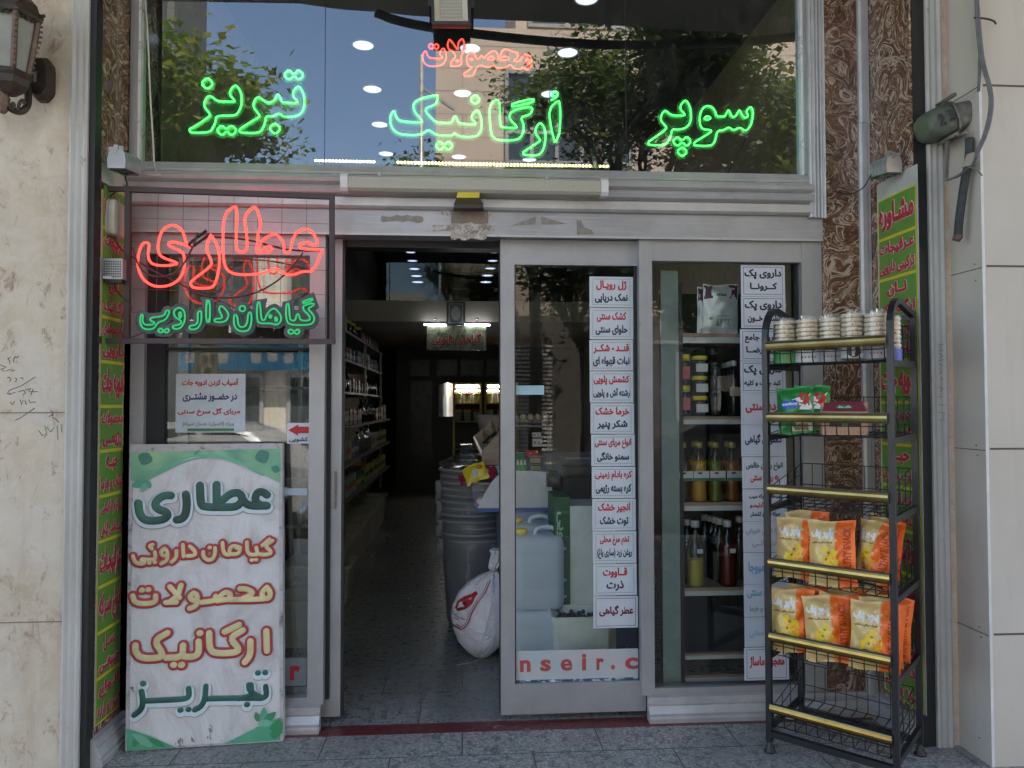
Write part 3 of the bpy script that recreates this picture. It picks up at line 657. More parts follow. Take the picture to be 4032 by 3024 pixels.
# loose leads looping behind the red tube
def cable(name, pts, r, label, mat='brown_lead', it=2, group=None, n=6):
    return solo(name, MB().tube(chaikin(pts, it), r, n), MATS[mat], label, 'cable', group=group)
M('brown_lead', (.05, .025, .022), .55); M('black_lead', (.012, .012, .013), .5); M('white_lead', (.55, .54, .5), .5); M('grey_lead', (.14, .135, .13), .6)
Yc = YH - .006
cable('sign_cable', [at(*p, Yc - .012) for p in hp('110 650 170 850 250 920 350 945 470 935 560 890 620 820 690 690 735 590 765 500')], .0042, 'brown lead drooping at the left inside the hanging sign frame')
cable('sign_cable', [at(*p, Yc + .014) for p in hp('100 740 300 880 480 960 700 1080 900 1150 1100 1160 1350 1110 1550 1000 1700 860 1820 700')], .004, 'long brown lead sagging above the green neon words of the hanging sign')
cable('sign_cable', [at(*p, Yc + .012) for p in hp('915 545 1150 555 1350 590 1500 635 1700 680 1990 685')], .0045, 'black lead running behind the red neon word to its right end', 'black_lead')
cable('sign_cable', [at(*p, Yc - .006) for p in hp('850 478 770 540 660 620 700 650 780 590 890 515')], .0062, 'short twisted black lead joining the red neon letters', 'black_lead')
# ------------------------------------------------------------------ price cards taped to the glass
M('card_white', (.51, .56, .60), .45, var=.05); M('card_faded', (.50, .53, .58), .45, var=.06)
INK = dict(red=M('ink_red', (.42, .022, .03), .6, var=.1), navy=M('ink_navy', (.018, .022, .06), .6, var=.1), black=M('ink_black', (.015, .015, .02), .6, var=.1), maroon=M('ink_maroon', (.12, .008, .03), .6, var=.1),
           green=M('ink_star_green', (.20, .27, .20), .6, var=.1), teal=M('ink_teal', (.015, .10, .09), .6, var=.1), blue=M('ink_blue', (.02, .025, .12), .6, var=.1), sky=M('ink_sky', (.14, .32, .42), .6, var=.1),
           fade=M('ink_faded', (.36, .30, .36), .6, var=.1), fgrey=M('ink_faded_grey', (.24, .27, .28), .6, var=.1), lb=M('ink_light_blue', (.30, .42, .55), .6, var=.1))
def star(mb, c, r, Ux, Uz):
    P = []
    for i in range(10):
        a = math.pi / 2 + i * math.pi / 5; q = r if i % 2 == 0 else r * .42
        P.append(c + Ux * (q * math.cos(a)) + Uz * (q * math.sin(a)))
    for i in range(0, 10, 2): mb.poly([P[i - 1], P[i], P[(i + 1) % 10], c])
def card(px, Y, lines, border, label, group, base='card_white', cat='price card', tilt=0.0):
    b = pxboard(*px, Y); b.O.z += .0; mb = MB()
    if tilt:
        rot = Matrix.Rotation(tilt, 3, 'Y'); c0 = b.P(.5, .5); b = Pl(c0 + rot @ (b.O - c0), rot @ b.U, rot @ b.W)
    t = thing('price_card', label, cat, b.P(.5, 0), group)
    b = Pl(b.O - V((0, .0015, 0)), b.U, b.W)
    part('card', mb.quadbox(b.O, b.U, b.W, V((0, .0010, 0))), MATS[base], t)
    mb = MB(); ux, uz = b.U.normalized(), b.W.normalized()
    if border == 'stars':
        nx, nz = 21, 13
        for i in range(nx):
            for v in (.08, .92): star(mb, b.P(.07 + .86 * i / (nx - 1), v, .0006), .0042, ux, uz)
        for j in range(1, nz - 1):
            for u in (.07, .93): star(mb, b.P(u, .08 + .84 * j / (nz - 1), .0006), .0042, ux, uz)
        part('border', mb, INK['green'], t)
    elif border:
        b.frame(mb, .055, .06, .945, .94, .0022 if border == 'line' else .0009, .0006); part('border', mb, INK['navy' if border == 'line' else 'fgrey'], t)
    for (txt, u0, v0, u1, v1, ink) in lines:
        mb = MB(); b.text(mb, txt, u0, v0, u1, v1, .045, .0006, .0004); part('lettering', mb, INK[ink], t)
    return t
YS = DY + .019
two = lambda a, b, wa=.7, wb=.7: [(a, .5 - wa / 2 - .02, .55, .5 + wa / 2 + .02, .88, 'red'), (b, .5 - wb / 2 - .02, .13, .5 + wb / 2 + .02, .46, 'navy')]
G1 = 'star bordered price cards down the sliding door'
cards = [('ژل رویـال', 'نمک دریایی', .66, .72), ('کشک سنتی', 'حلوای سنتی', .64, .7), ('قنــد - شکــر', 'نبات قهواه ای', .78, .8), ('کشمش پلویی', 'رشته آش و پلویی', .78, .8), ('خرما خشک', 'شکر پنیر', .74, .66),
         ('انواع مربای سنتی', 'سمنو خانگی', .8, .7), ('کره بادام زمینی', 'کره بسته رژیمی', .8, .78), ('انجیر خشک', 'توت خشک', .7, .62), ('تخم مرغ محلی', 'روغن زرد (ساری یاغ)', .64, .76), ('قــاووت', 'ذرت', .52, .36)]
cy = [1090, 1213, 1339, 1462, 1588, 1711, 1838, 1964, 2092, 2220, 2346]
for i, (a, b_, wa, wb) in enumerate(cards):
    dx = (0, 1, 0, 1, 4, 7, 9, 11, 13, 15)[i]
    card((2321 + dx, cy[i], 2492 + dx, cy[i + 1] - 3), YS, two(a, b_, wa, wb), 'stars', f'{("topmost", "second", "third", "fourth", "fifth", "sixth", "seventh", "eighth", "ninth", "tenth")[i]} star bordered card from the top of the sliding door, red {a.replace("ـ", "")} over dark {b_}', G1, tilt=R((.2, 0, -.3, .1, .3, -.1, .2, 0, .1, -.2)[i]))
card((2336, 2347, 2512, 2472), YS, [('عطر گیاهی', .13, .36, .9, .72, 'maroon')], 'line', 'card reading عطر گیاهی in maroon in a thin blue frame at the foot of the door column', None, 'card_faded')
YW = .018
G2 = 'price cards down the fixed window'
w2 = [((2917, 1044, 3090, 1167), [('داروی پک', .08, .54, .92, .88, 'black'), ('کــرونــا', .2, .16, .82, .44, 'black')], 'line', 'black lettered card داروی پک کرونا topmost on the fixed window'),
      ((2918, 1168, 3092, 1292), [('داروی پک', .08, .54, .92, .88, 'black'), ('فشــار خــون', .14, .16, .9, .44, 'black')], 'line', 'black lettered card داروی پک فشار خون second on the fixed window'),
      ((2914, 1297, 3090, 1421), [('داروی جامع', .1, .56, .86, .86, 'black'), ('امـام رضــا', .13, .16, .88, .46, 'black')], 'line', 'black lettered card داروی جامع امام رضا on the fixed window'),
      ((2915, 1422, 3092, 1546), [('داروی پک', .08, .54, .92, .88, 'black'), ('کبد چرب و کلیه', .08, .18, .9, .40, 'black')], 'line', 'black lettered card داروی پک کبد چرب و کلیه behind the rack'),
      ((2917, 1547, 3093, 1672), [('ارده سنتی', .1, .36, .9, .74, 'red')], 'thin', 'card reading ارده سنتی in red beside the rack'),
      ((2918, 1673, 3094, 1797), [('دمنوش گیاهی', .08, .36, .9, .72, 'blue')], 'thin', 'card reading دمنوش گیاهی in blue beside the rack'),
      ((2922, 1799, 3096, 1923), [('انواع روغن خالص', .08, .56, .92, .84, 'teal'), ('به روش سنتی', .18, .18, .82, .46, 'red')], 'thin', 'card with teal انواع روغن خالص over red به روش سنتی'),
      ((2924, 1926, 3098, 2052), [('رب انار - سرکه سیب', .14, .68, .86, .86, 'black'), ('آبغوره - آبلیمـو', .16, .40, .84, .6, 'red'), ('سرکه توت و کشمش', .16, .12, .84, .32, 'blue')], 'thin', 'card with three small lines on vinegar سرکه سیب beside the rack'),
      ((2926, 2053, 3100, 2174), [('شیره عسل طبیعی', .06, .56, .94, .86, 'fade'), ('و درمــانــی', .2, .16, .86, .42, 'fade')], 'thin', 'faded card with pinkish grey شیره عسل طبیعی'),
      ((2928, 2176, 3102, 2299), [('عرق کامبوجا', .1, .30, .95, .74, 'sky')], 'thin', 'faded card with large light blue عرق کامبوجا'),
      ((2929, 2300, 3104, 2427), [('خوشمزه سنتی', .07, .56, .93, .88, 'sky'), ('شیره توت و خرما', .12, .12, .92, .36, 'fgrey')], 'thin', 'faded card with light blue word over grey شیره توت و خرما'),
      ((2931, 2429, 3106, 2545), [('گوشت سنتی', .1, .30, .9, .68, 'lb')], 'thin', 'faded card with pale blue words گوشت سنتی low on the window'),
      ((2930, 2548, 3106, 2677), [('معجون ماساژ', .12, .36, .9, .74, 'red')], 'line', 'card reading معجون ماساژ in dark red at the bottom of the window column')]
for px, ln_, bd, lb in w2: card(px, YW, ln_, bd, lb, G2, 'card_faded', tilt=R(random.uniform(-.3, .3)))
# notice on the left pane and arrow stickers
YL = .038
b = pxboard(692, 1472, 966, 1703, YL); t = thing('paper_notice', 'four line white paper notice taped inside the left pane', 'notice', b.P(.5, 0))
part('sheet', MB().quadbox(b.O, b.U, b.W, V((0, .001, 0))), M('paper_blueish', (.42, .50, .54), .5), t)
for tx, v0, v1, ink, u0, u1 in (('آسیاب کردن ادویه جات', .78, .92, 'red', .09, .9), ('در حضــور مشتــری', .52, .68, 'blue', .1, .88), ('مربای گل سرخ سنتی', .28, .42, 'red', .03, .93), ('ویژه (اصیل؛ عسل سیاه)', .10, .19, 'fgrey', .1, .84)):
    mb = MB(); b.text(mb, tx, u0, v0, u1, v1, .035); part('lettering', mb, INK[ink], t)
part('green_bar', b.rect(MB(), .17, .02, .84, .07, .0008), M('green_bar', (.06, .18, .07), .6), t)
b = pxboard(1130, 1665, 1218, 1747, YL); t = thing('arrow_sign', 'small sign with a red arrow pointing left over dark blue lettering', 'arrow sign', b.P(.5, 0))
part('sheet', MB().quadbox(b.O, b.U, b.W, V((0, .001, 0))), MATS['card_white'], t)
part('arrow', MB().poly([b.P(u, v, .0008) for u, v in ((.05, .65), (.5, .38), (.5, .5), (.98, .5), (.98, .82), (.5, .82), (.5, .93))]), INK['red'], t)
mb = MB(); b.text(mb, 'کشویی', .1, .06, .95, .32, .035); part('lettering', mb, INK['navy'], t)
p = lambda u, v: at(1110 + u, 1914 + v, YL)
solo('arrow_sticker', MB().prism([p(0, 18), p(18, 0), p(18, 8), p(100, 8), p(100, 36), p(18, 36), p(18, 46)], (0, .001, 0)), M('sticker_pale', (.45, .58, .66), .5), 'pale blue arrow sticker pointing left on the left pane', 'sticker')
b = pxboard(1120, 2590, 1207, 2700, YL); t = thing('window_sticker', 'dotted sticker strip showing a red letter r beside the standing sign', 'sticker', b.P(.5, 0))
part('sheet', MB().quadbox(b.O, b.U, b.W, V((0, .001, 0))), M('sticker_grey', (.20, .24, .26), .5), t); mb = MB(); b.text(mb, 'r', .25, .2, .72, .72, .05); part('lettering', mb, INK['red'], t)
b = pxboard(2027, 2558, 2523, 2672, YS); t = thing('window_sticker', 'white sticker strip with spaced red letters nseir.c on the sliding door', 'sticker', b.P(.5, 0)); b = Pl(b.O, (gx(2513, YS) - b.O.x, 0, 0), b.W)
m_, k_ = newmat('pastel_sticker', .5); co = k_.coord(); c_ = k_.ramp(k_.noise(co, 5, 3), [(.35, (.34, .43, .45)), (.55, (.45, .43, .43)), (.7, (.36, .44, .46))]); k_.ln(c_, k_.b.inputs['Base Color'])
part('sheet', MB().quadbox(b.O + V((0, -.0012, 0)), b.U, b.W, V((0, .001, 0))), m_, t)
mb = MB()
for ch, x0, x1, dy in (('n', 20, 62, 0), ('s', 100, 142, 0), ('e', 180, 226, 0), ('i', 264, 282, .17), ('r', 322, 352, 0), ('.', 380, 396, -.1), ('c', 436, 488, 0)):
    u0, u1 = x0 / 496, min(x1, 488) / 496 * 1.0; k = 1.0
    hgt = .17 if ch == '.' else .58 if ch == 'i' else .41
    b.text(mb, ch, u0 * k, .28, u1 * k, .28 + hgt, .035)
part('lettering', mb, M('sticker_red', (.36, .06, .055), .5), t)
b = pxboard(2027, 2672, 2523, 2712, YS); b = Pl(b.O, (gx(2513, YS) - b.O.x, 0, 0), b.W)
m_, k_ = newmat('worn_blue_sticker', .5); co = k_.coord((1, 1, 2)); c_ = k_.ramp(k_.noise(co, 22, 6, .7), [(.5, (.035, .055, .12)), (.56, (.30, .48, .58)), (.62, (.50, .62, .68))]); k_.ln(c_, k_.b.inputs['Base Color'])
solo('window_sticker', MB().quadbox(b.O + V((0, -.0012, 0)), b.U, b.W, V((0, .001, 0))), m_, 'scraped dark blue sticker strip under the nseir.c lettering', 'sticker')
b = pxboard(2028, 1518, 2142, 1554, YS); solo('window_sticker', MB().quadbox(b.O, b.U, b.W, V((0, .001, 0))), M('sky_sticker', (.32, .50, .56), .5), 'blank pale blue sticker strip at eye height on the sliding door', 'sticker')
# ------------------------------------------------------------------ green banners on the side walls
M('banner_green', (.11, .25, .035), .45, var=.12, vs=3); M('banner_yellow', (.55, .48, .03), .5); M('banner_white', (.42, .43, .40), .5); M('banner_red', (.40, .02, .045), .5, var=.05); M('banner_halo', (.62, .52, .42), .5)
rows = [['مشـاوره'], ['عـرقیجات', 'ترکیبی دارویی'], ['نــان', 'ارگــانیک'], ['انواع دمنوشهای', 'دارویی'], ['ادویه جات'], ['محصولات', 'رژیمــی'], ['حبــه', 'عناب و خرما'], ['لـوازم آرایشی', 'بهــداشتی گیاهی'], ['عرقیجـات'], ['انواع سـرکه'], ['عســل', 'طبیعــی'], ['انـواع', 'شیره و ارده']]
def banner(b, label):
    t = thing('green_banner', label, 'banner', b.P(.5, 0))
    part('sheet', MB().quadbox(b.O, b.U, b.W, b.N * .0015), MATS['banner_white'], t)
    H = .965; part('yellow_rules', b.rect(MB(), .03, .0, .97, H, .003), MATS['banner_yellow'], t)
    g, h_, l_ = MB(), MB(), MB(); n = len(rows)
    for i, r_ in enumerate(rows):
        v1 = H - H * i / n - .003; v0 = H - H * (i + 1) / n + .003
        b.rect(g, .055, v0, .945, v1, .0045)
        k = len(r_)
        for j, tx in enumerate(r_):
            a1 = v1 - (v1 - v0) * (j + .12) / k; a0 = v1 - (v1 - v0) * (j + .94) / k
            if k == 1: a0, a1 = v0 + (v1 - v0) * .12, v0 + (v1 - v0) * .9
            w = min(.88, .2 * len(tx.replace('ـ', '')) * (.9 if k == 1 else .8)); w = max(w, .5)
            b.text(h_, tx, .5 - w / 2, a0, .5 + w / 2, a1, .10, .0055, .0004); b.text(l_, tx, .5 - w / 2 + .01, a0 + .0008, .5 + w / 2 - .01, a1 - .0008, .055, .0075, .0004)
    part('green_field', g, MATS['banner_green'], t); part('lettering_halo', h_, MATS['banner_halo'], t); part('lettering', l_, MATS['banner_red'], t)
XLB, XRB = XL + .003, XR - .004
p1, p2 = atX(352, 2876, XLB), atX(470, 2782, XLB); q1, q2 = atX(374, 617, XLB), atX(487, 699, XLB)
zb, zt = .5 * (p1.z + p2.z), .5 * (q1.z + q2.z); ya, yb = YF_L + .058, -.045
banner(Pl((XLB, ya, zb), (0, yb - ya, 0), (0, 0, zt - zb)), 'long green banner of red lettered goods on the left side wall')
q1, q2 = atX(3457, 723, XRB), atX(3621, 645, XRB); zt = .5 * (q1.z + q2.z)
ya, yb = atX(3462, 1300, XRB).y, atX(3624, 1300, XRB).y
banner(Pl((XRB, ya, zb), (0, yb - ya, 0), (0, 0, zt - zb)), 'long green banner of red lettered goods on the right side wall behind the rack')
# ------------------------------------------------------------------ standing light box sign
SO, SR = V((-1.475, -.165, .004)), V((-.808, -.112, .004))
ST = at(513, 1750, -.085)
SW = V((0.0, .075, ST.z)); SW = V((ST.x - SO.x, .078, ST.z - .004))
sb = Pl(SO, SR - SO, SW)
t = thing('standing_sign', 'tall white box sign with green leaf corners leaning against the left window', 'standing sign', (SO + SR) / 2)
m_, k_ = newmat('sign_sheet', .42); co = k_.coord((1, 1, .6)); n_ = k_.noise(co, 5, 6, .65, .8); c_ = k_.ramp(n_, [(.35, (.44, .43, .42)), (.5, (.55, .55, .55)), (.7, (.61, .62, .63))]); k_.ln(c_, k_.b.inputs['Base Color']); k_.bump(k_.noise(co, 4, 4, .5, 1.5), .6, .03)
part('sheet', MB().quadbox(sb.O, sb.U, sb.W, -sb.N * .055), m_, t)
mb = MB(); nd = sb.N * .004
for u0, v0, u1, v1 in ((0, .972, 1, 1), (0, 0, .022, .972), (.978, 0, 1, .972), (.022, 0, .978, .006)): mb.quadbox(sb.P(u0, v0, .0005), sb.U * (u1 - u0), sb.W * (v1 - v0), nd)
m_, k_ = newmat('worn_frame', .6); co = k_.coord(); c_ = k_.ramp(k_.noise(co, 18, 6, .75, .5), [(.36, (.12, .09, .07)), (.44, (.38, .36, .36)), (.7, (.48, .46, .46))]); k_.ln(c_, k_.b.inputs['Base Color'])
part('frame', mb, m_, t, 'scuffed white frame strip')
# art: u = (px-left)/w with the sheet's own corners
def su(px, py):
    tt = (py - 1746) / (2960 - 1746); l = 513 + (500 - 513) * tt; r_ = 1103 + (1112 - 1103) * tt
    yt = 1748 + (1738 - 1748) * (px - l) / (r_ - l); ybm = 2962 + (2920 - 2962) * (px - l) / (r_ - l)
    return (px - l) / (r_ - l), 1 - (py - yt) / (ybm - yt)
def art(pts, mat, name, lift, tri=None):
    mb = MB(); mb.poly([sb.P(*su(*p), lift) for p in pts]); return part(name, mb, mat, t)
zS = lambda s: zpts(s, 500, 1730, 2212 / 630)
m_, k_ = newmat('leaf_green_field', .45); co = k_.coord(); c_ = k_.ramp(k_.noise(co, 3.5, 3, .5, 1.5), [(.35, (.10, .30, .20)), (.55, (.20, .42, .24)), (.7, (.34, .52, .24))]); k_.ln(c_, k_.b.inputs['Base Color'])
LG = [M('leaf_a', (.05, .20, .14), .5), M('leaf_b', (.07, .30, .18), .5), M('leaf_c', (.14, .38, .26), .5), M('leaf_d', (.03, .22, .09), .5)]
def arc(pts): return chaikin([V((p[0], p[1], 0)) for p in pts], 2)
top = zS('60 175 2095 105 2095 600'); cur = arc([(q[0], q[1]) for q in zS('2095 600 1800 440 1500 320 1250 250 1050 245 800 300 550 430 330 550 200 620 60 560')])
art([top[0], top[1]] + [(p.x, p.y) for p in cur], m_, 'green_corner_field', .0055)
c1 = arc(zS('1850 500 1500 330 1250 245 1050 240 800 300 550 420 330 545')); c2 = arc(zS('330 480 550 340 800 230 1050 190 1300 205 1550 300 1900 480'))
art([(p.x, p.y) for p in c1] + [(p.x, p.y) for p in c2], M('swoosh_green', (.12, .38, .26), .5), 'swoosh', .0062)
art(zS('720 300 870 245 1000 232 860 265'), MATS['banner_white'], 'highlight', .0068); art(zS('1530 340 1650 385 1640 400 1560 370'), MATS['banner_white'], 'highlight', .0068)
def leafp(x0, y0, x1, y1, w, mi, nm='leaf', lift=.0072):
    a, b_ = V((x0, y0, 0)), V((x1, y1, 0)); d = b_ - a; n_ = V((-d.y, d.x, 0)) * w
    P = [a, a + d * .25 + n_ * .8, a + d * .5 + n_, a + d * .78 + n_ * .6, b_, a + d * .78 - n_ * .6, a + d * .5 - n_, a + d * .25 - n_ * .8]
    art([(p.x, p.y) for p in arc_closed(P)], LG[mi], nm, lift)
def arc_closed(P): return chaikin(P, 1, True)
Zq = lambda x, y: zS(f'{x} {y}')[0]
for (x0, y0, x1, y1, w, mi, lf) in ((290, 170, 215, 365, .5, 0, .0072), (1800, 125, 1890, 325, .5, 0, .0072), (2090, 330, 1950, 350, .5, 2, .0073), (2090, 430, 1960, 370, .4, 0, .0074), (60, 660, 260, 600, .22, 1, .0072), (200, 750, 270, 600, .26, 2, .0074), (330, 690, 265, 560, .25, 1, .0076), (930, 150, 960, 190, 1.2, 1, .0072)):
    a = Zq(x0, y0); b_ = Zq(x1, y1); leafp(a[0], a[1], b_[0], b_[1], w, mi, lift=lf)
zT = lambda s: zpts(s, 0, 2016, 2212 / 1344)
art([(p[0], p[1]) for p in zT('828 1410 980 1460 1080 1505 1150 1532 835 1555')], LG[1], 'corner_grass', .0062)
art([(p[0], p[1]) for p in zT('1812 1335 1700 1380 1600 1430 1500 1480 1440 1508 1812 1482')], LG[1], 'corner_grass', .0062)
for (x0, y0, x1, y1, w, mi, lf) in ((1700, 1370, 1705, 1268, .22, 1, .0070), (1665, 1368, 1650, 1300, .25, 3, .0072), (1700, 1370, 1785, 1300, .22, 3, .0072), (1660, 1380, 1765, 1370, .25, 2, .0074), (1640, 1405, 1765, 1430, .2, 1, .0076), (1760, 1480, 1812, 1340, .3, 3, .0070), (870, 1530, 920, 1450, .25, 3, .0070), (1000, 1530, 860, 1440, .16, 2, .0072), (1080, 1530, 960, 1470, .14, 3, .0074)):
    a = zT(f'{x0} {y0}')[0]; b_ = zT(f'{x1} {y1}')[0]; leafp(a[0], a[1], b_[0], b_[1], w, mi, lift=lf)
# brushed monoline words of the box sign (centre lines)
m_, k_ = newmat('letter_green', .45); co = k_.coord(); c_ = k_.ramp(k_.noise(co, 4, 2), [(.35, (.008, .045, .035)), (.6, (.02, .13, .10)), (.75, (.04, .17, .06))]); k_.ln(c_, k_.b.inputs['Base Color'])
M('letter_cream', (.58, .52, .27), .45, var=.18, vs=14); M('letter_red', (.36, .03, .045), .45, var=.2, vs=6); M('letter_halo', (.52, .60, .64), .5, var=.06)
def strokes(lines, r, mat, name, lift, h, tr):
    mb = MB()
    for i, L in enumerate(lines):
        P = [sb.P(*su(*p), lift + .0004 * (i % 4)) for p in tr(L)]
        if len(P) == 1: P = [P[0] - sb.U * .002, P[0] + sb.U * .002]
        if len(P) > 2: P = chaikin(P, 2)
        mb.tube(P, r, 14, flat=h, nrm=sb.N, round_end=True)
    return part(name, mb, mat, t)
W1 = ['1910 770 1850 725 1780 730 1745 800 1760 880 1830 920 1905 920', '1910 925 1700 930 1620 900 1560 820 1560 780 1500 735 1400 760 1320 830 1240 910', '1560 870 1500 935 1400 950 1050 950 1000 900 990 640', '1215 630 1220 940',
      '800 770 815 900 800 1050 750 1120 680 1130', '600 790 560 785 480 800 400 870 390 940 440 990 540 1020 560 1080 500 1130 380 1150 250 1140 180 1050 165 900']
W1 = [w for w in W1]
strokes(W1, .0178 + .012, MATS['letter_halo'], 'lettering_halo', .006, .0016, lambda s: [(p[0] - 1, p[1] + 7) for p in zS(s)])
strokes(W1, .0178, m_, 'lettering', .0085, .0022, zS)
W5 = ['1715 1140 1722 1200 1690 1215 1610 1170 1605 1130', '1690 1215 1500 1215 1330 1220', '1620 1130 1625 1200 1540 1218', '1330 1140 1325 1220 1300 1270 1260 1290', '1220 1155 1225 1210 1180 1225 950 1235', '925 1175 935 1235 925 1290 880 1325', '1665 1053', '1712 1050', '935 1125', '1595 1255', '1170 1292', '1220 1287']
strokes(W5, .0122 + .011, MATS['letter_halo'], 'lettering_halo', .0064, .0016, lambda s: [(p[0], p[1] + 9) for p in zT(s)])
strokes(W5, .0122, m_, 'lettering', .0088, .0022, zT)
def word(txt, px, boldi, boldo):
    (u0, v1), (u1, v0) = su(px[0], px[1]), su(px[2], px[3])
    mb = MB(); sb.text(mb, txt, u0 - .006, v0 - .003, u1 + .006, v1 + .003, boldo, .006, .0008); part('lettering_outline', mb, MATS['letter_red'], t)
    mb = MB(); sb.text(mb, txt, u0 + .012, v0 + .005, u1 - .012, v1 - .005, boldi, .0085, .0008); part('lettering', mb, MATS['letter_cream'], t)
M2 = ['1745 270 1760 250 1700 250 1690 235 1740 200', '1758 255 1740 278 1655 285 1625 260', '1625 215 1625 275 1600 285', '1590 215 1590 280', '1720 195 1765 180']
def px_strokes(lines, r, tr):
    strokes(lines, r + .0105, MATS['letter_red'], 'lettering_outline', .006, .0014, tr); strokes(lines, r, MATS['letter_cream'], 'lettering', .0085, .0022, tr)
# گیاهان داروئی
px_strokes(['1690 225 1735 185', '1755 195 1705 230 1748 262 1738 285 1660 287 1650 240', '1656 285 1610 288 1592 265 1590 205', '1622 322', '1650 320',
            '1545 240 1500 225 1475 255 1480 285 1530 285 1550 255 1520 240', '1480 287 1455 288 1438 270 1432 210', '1385 245 1385 285 1370 320 1335 325 1310 300 1310 270', '1350 242',
            '1225 235 1262 270 1255 295 1210 298', '1180 225 1185 300', '1140 265 1140 310 1110 338', '1065 250 1040 270 1055 300 1085 295 1080 265 1065 250', '1085 295 1080 330 1045 348', '1005 275 1010 315 985 325 925 320', '920 330 945 345 915 355 880 340 868 300', '985 252 970 232 990 225', '970 345', '1005 340'], .0086, zT)
# محصولات
px_strokes(['1720 500 1690 530 1690 570 1735 575 1745 535 1720 500', '1700 575 1600 580 1530 580', '1545 510 1590 510 1640 540 1560 575', '1520 580 1460 580 1400 590', '1410 570 1450 530 1490 545 1470 580', '1390 560 1385 590 1300 600',
            '1250 540 1225 560 1240 590 1275 585 1270 550 1250 540', '1275 590 1265 625 1225 640', '1170 490 1150 560 1095 600', '1100 500 1160 570', '1075 602 1140 600', '1010 560 1010 600 950 612 880 605 868 560', '925 522', '965 520'], .0118, zT)
# ارگانیک
px_strokes(['1718 785 1722 910', '1615 850 1615 940 1580 985', '1450 790 1540 745', '1565 780 1480 830 1545 900 1520 925 1385 930 1352 900 1350 800', '1282 855 1285 930 1250 955 1190 950', '1290 800', '1185 880 1180 955 1080 960', '1085 800 1000 850 1060 935 1040 960 920 965 885 920 885 880', '1125 1005', '1175 1005'], .0142, zT)
m_, k_ = newmat('dirt_scuff', .8, 0, (.10, .07, .05))
mb = MB()
for x, y in ((1150, 1490), (1180, 1480), (1240, 1470), (1350, 1440), (1355, 1400), (1160, 1500), (860, 1150)):
    for j in range(3):
        a = zT(f'{x + random.uniform(-12, 12)} {y + random.uniform(-15, 15)}')[0]; mb.tube([sb.P(*su(*a), .0062), sb.P(*su(a[0] + random.uniform(-6, 12), a[1] + random.uniform(5, 22)), .0062)], .0014, 5, flat=.0003, nrm=sb.N)
part('scuff', mb, m_, t)
# ------------------------------------------------------------------ wire rack by the right corner
RFL = V((1.344, -.363, 0)); EX = V((.364, -.353, 0)); RW = EX.length; EX.normalize(); EY = V((.275, .280, 0)); RD = EY.length; EY.normalize()
def rk(a, b, z): return RFL + EX * a + EY * b + V((0, 0, z))
def zpost(px, py): return atY_line(px, py)
def z_at(py, P, px=None):
    """height at which the vertical through P is seen at picture row py"""
    lo, hi = -1, 5
    for _ in range(40):
        mid = (lo + hi) / 2; d = V((P.x, P.y, mid)) - CAM
        y = 1512 - F_PX * d.dot(_u) / d.dot(_f)
        if y > py: lo = mid
        else: hi = mid
    return (lo + hi) / 2
rack = thing('display_rack', 'tall black wire display rack with gold label rails by the right corner', 'display rack', RFL + EX * RW / 2)
ZT = z_at(1226, rk(0, .14, 0)); ZTB = z_at(1240, rk(0, .2, 0))
TW = .024
Ztop = ZT
for sx, nm in ((0, 'side_frame'), (RW, 'side_frame')):
    mb = MB(); r = .13
    path = [rk(sx, 0, .05), rk(sx, 0, Ztop - r)] + [rk(sx, r - r * math.cos(R(a)), Ztop - r + r * math.sin(R(a))) for a in (15, 30, 45, 60, 75, 90)] + [rk(sx, RD - .012, Ztop - .035)]
    for i in range(len(path) - 1):
        pass
    # square tube swept along the bent path
    nrm = EX; rings = []
    for i, p in enumerate(path):
        a = path[max(0, i - 1)]; b = path[min(len(path) - 1, i + 1)]; d = (b - a).normalized(); w = d.cross(nrm).normalized() * TW / 2; e = nrm * TW / 2
        rings.append([p + w + e, p - w + e, p - w - e, p + w - e])
    mb.loft(rings, caps=True)
    mb.bar(rk(sx, RD, .05), rk(sx, RD, Ztop - .02), TW, TW, EX)
    part(nm, mb, MATS['black_metal'], rack)
mb = MB(); mb.bar(rk(TW / 2, RD, Ztop - .045), rk(RW - TW / 2, RD, Ztop - .045), TW, .024); part('cross_bar', mb, MATS['black_metal'], rack); mb = MB(); mb.bar(rk(TW / 2, RD, .06), rk(RW - TW / 2, RD, .06), TW, TW); part('cross_bar', mb, MATS['black_metal'], rack); mb = MB(); mb.bar(rk(TW / 2, 0, z_at(2886, rk(0, 0, 0))), rk(RW - TW / 2, 0, z_at(2886, rk(0, 0, 0))), TW, .026); part('cross_bar', mb, MATS['black_metal'], rack)
LV = [z_at(y, rk(0, 0, 0)) for y in (1366, 1643, 1924, 2212, 2502, 2782)]
for a, b in ((0, 0), (RW, 0), (0, RD), (RW, RD)):
    part('levelling_foot', MB().lathe(rk(a, b, 0), [(.024, 0), (.026, .006), (.022, .014), (.016, .018), (.018, .026), (.012, .034), (.012, .052)], 16), MATS['black_plastic'], rack)
m_, k_ = newmat('gold_rail', .22, .85, (.42, .33, .14))
co = k_.coord(); k_.ln(k_.ramp(k_.noise(co, 8, 3), [(.35, (.22, .15, .045)), (.7, (.36, .26, .085))]), k_.b.inputs['Base Color'])
WR = .0022
def rod(mb, p, q, r=WR): mb.cyl(p, q, r, 5)
BD = .078     # basket depth below the rail
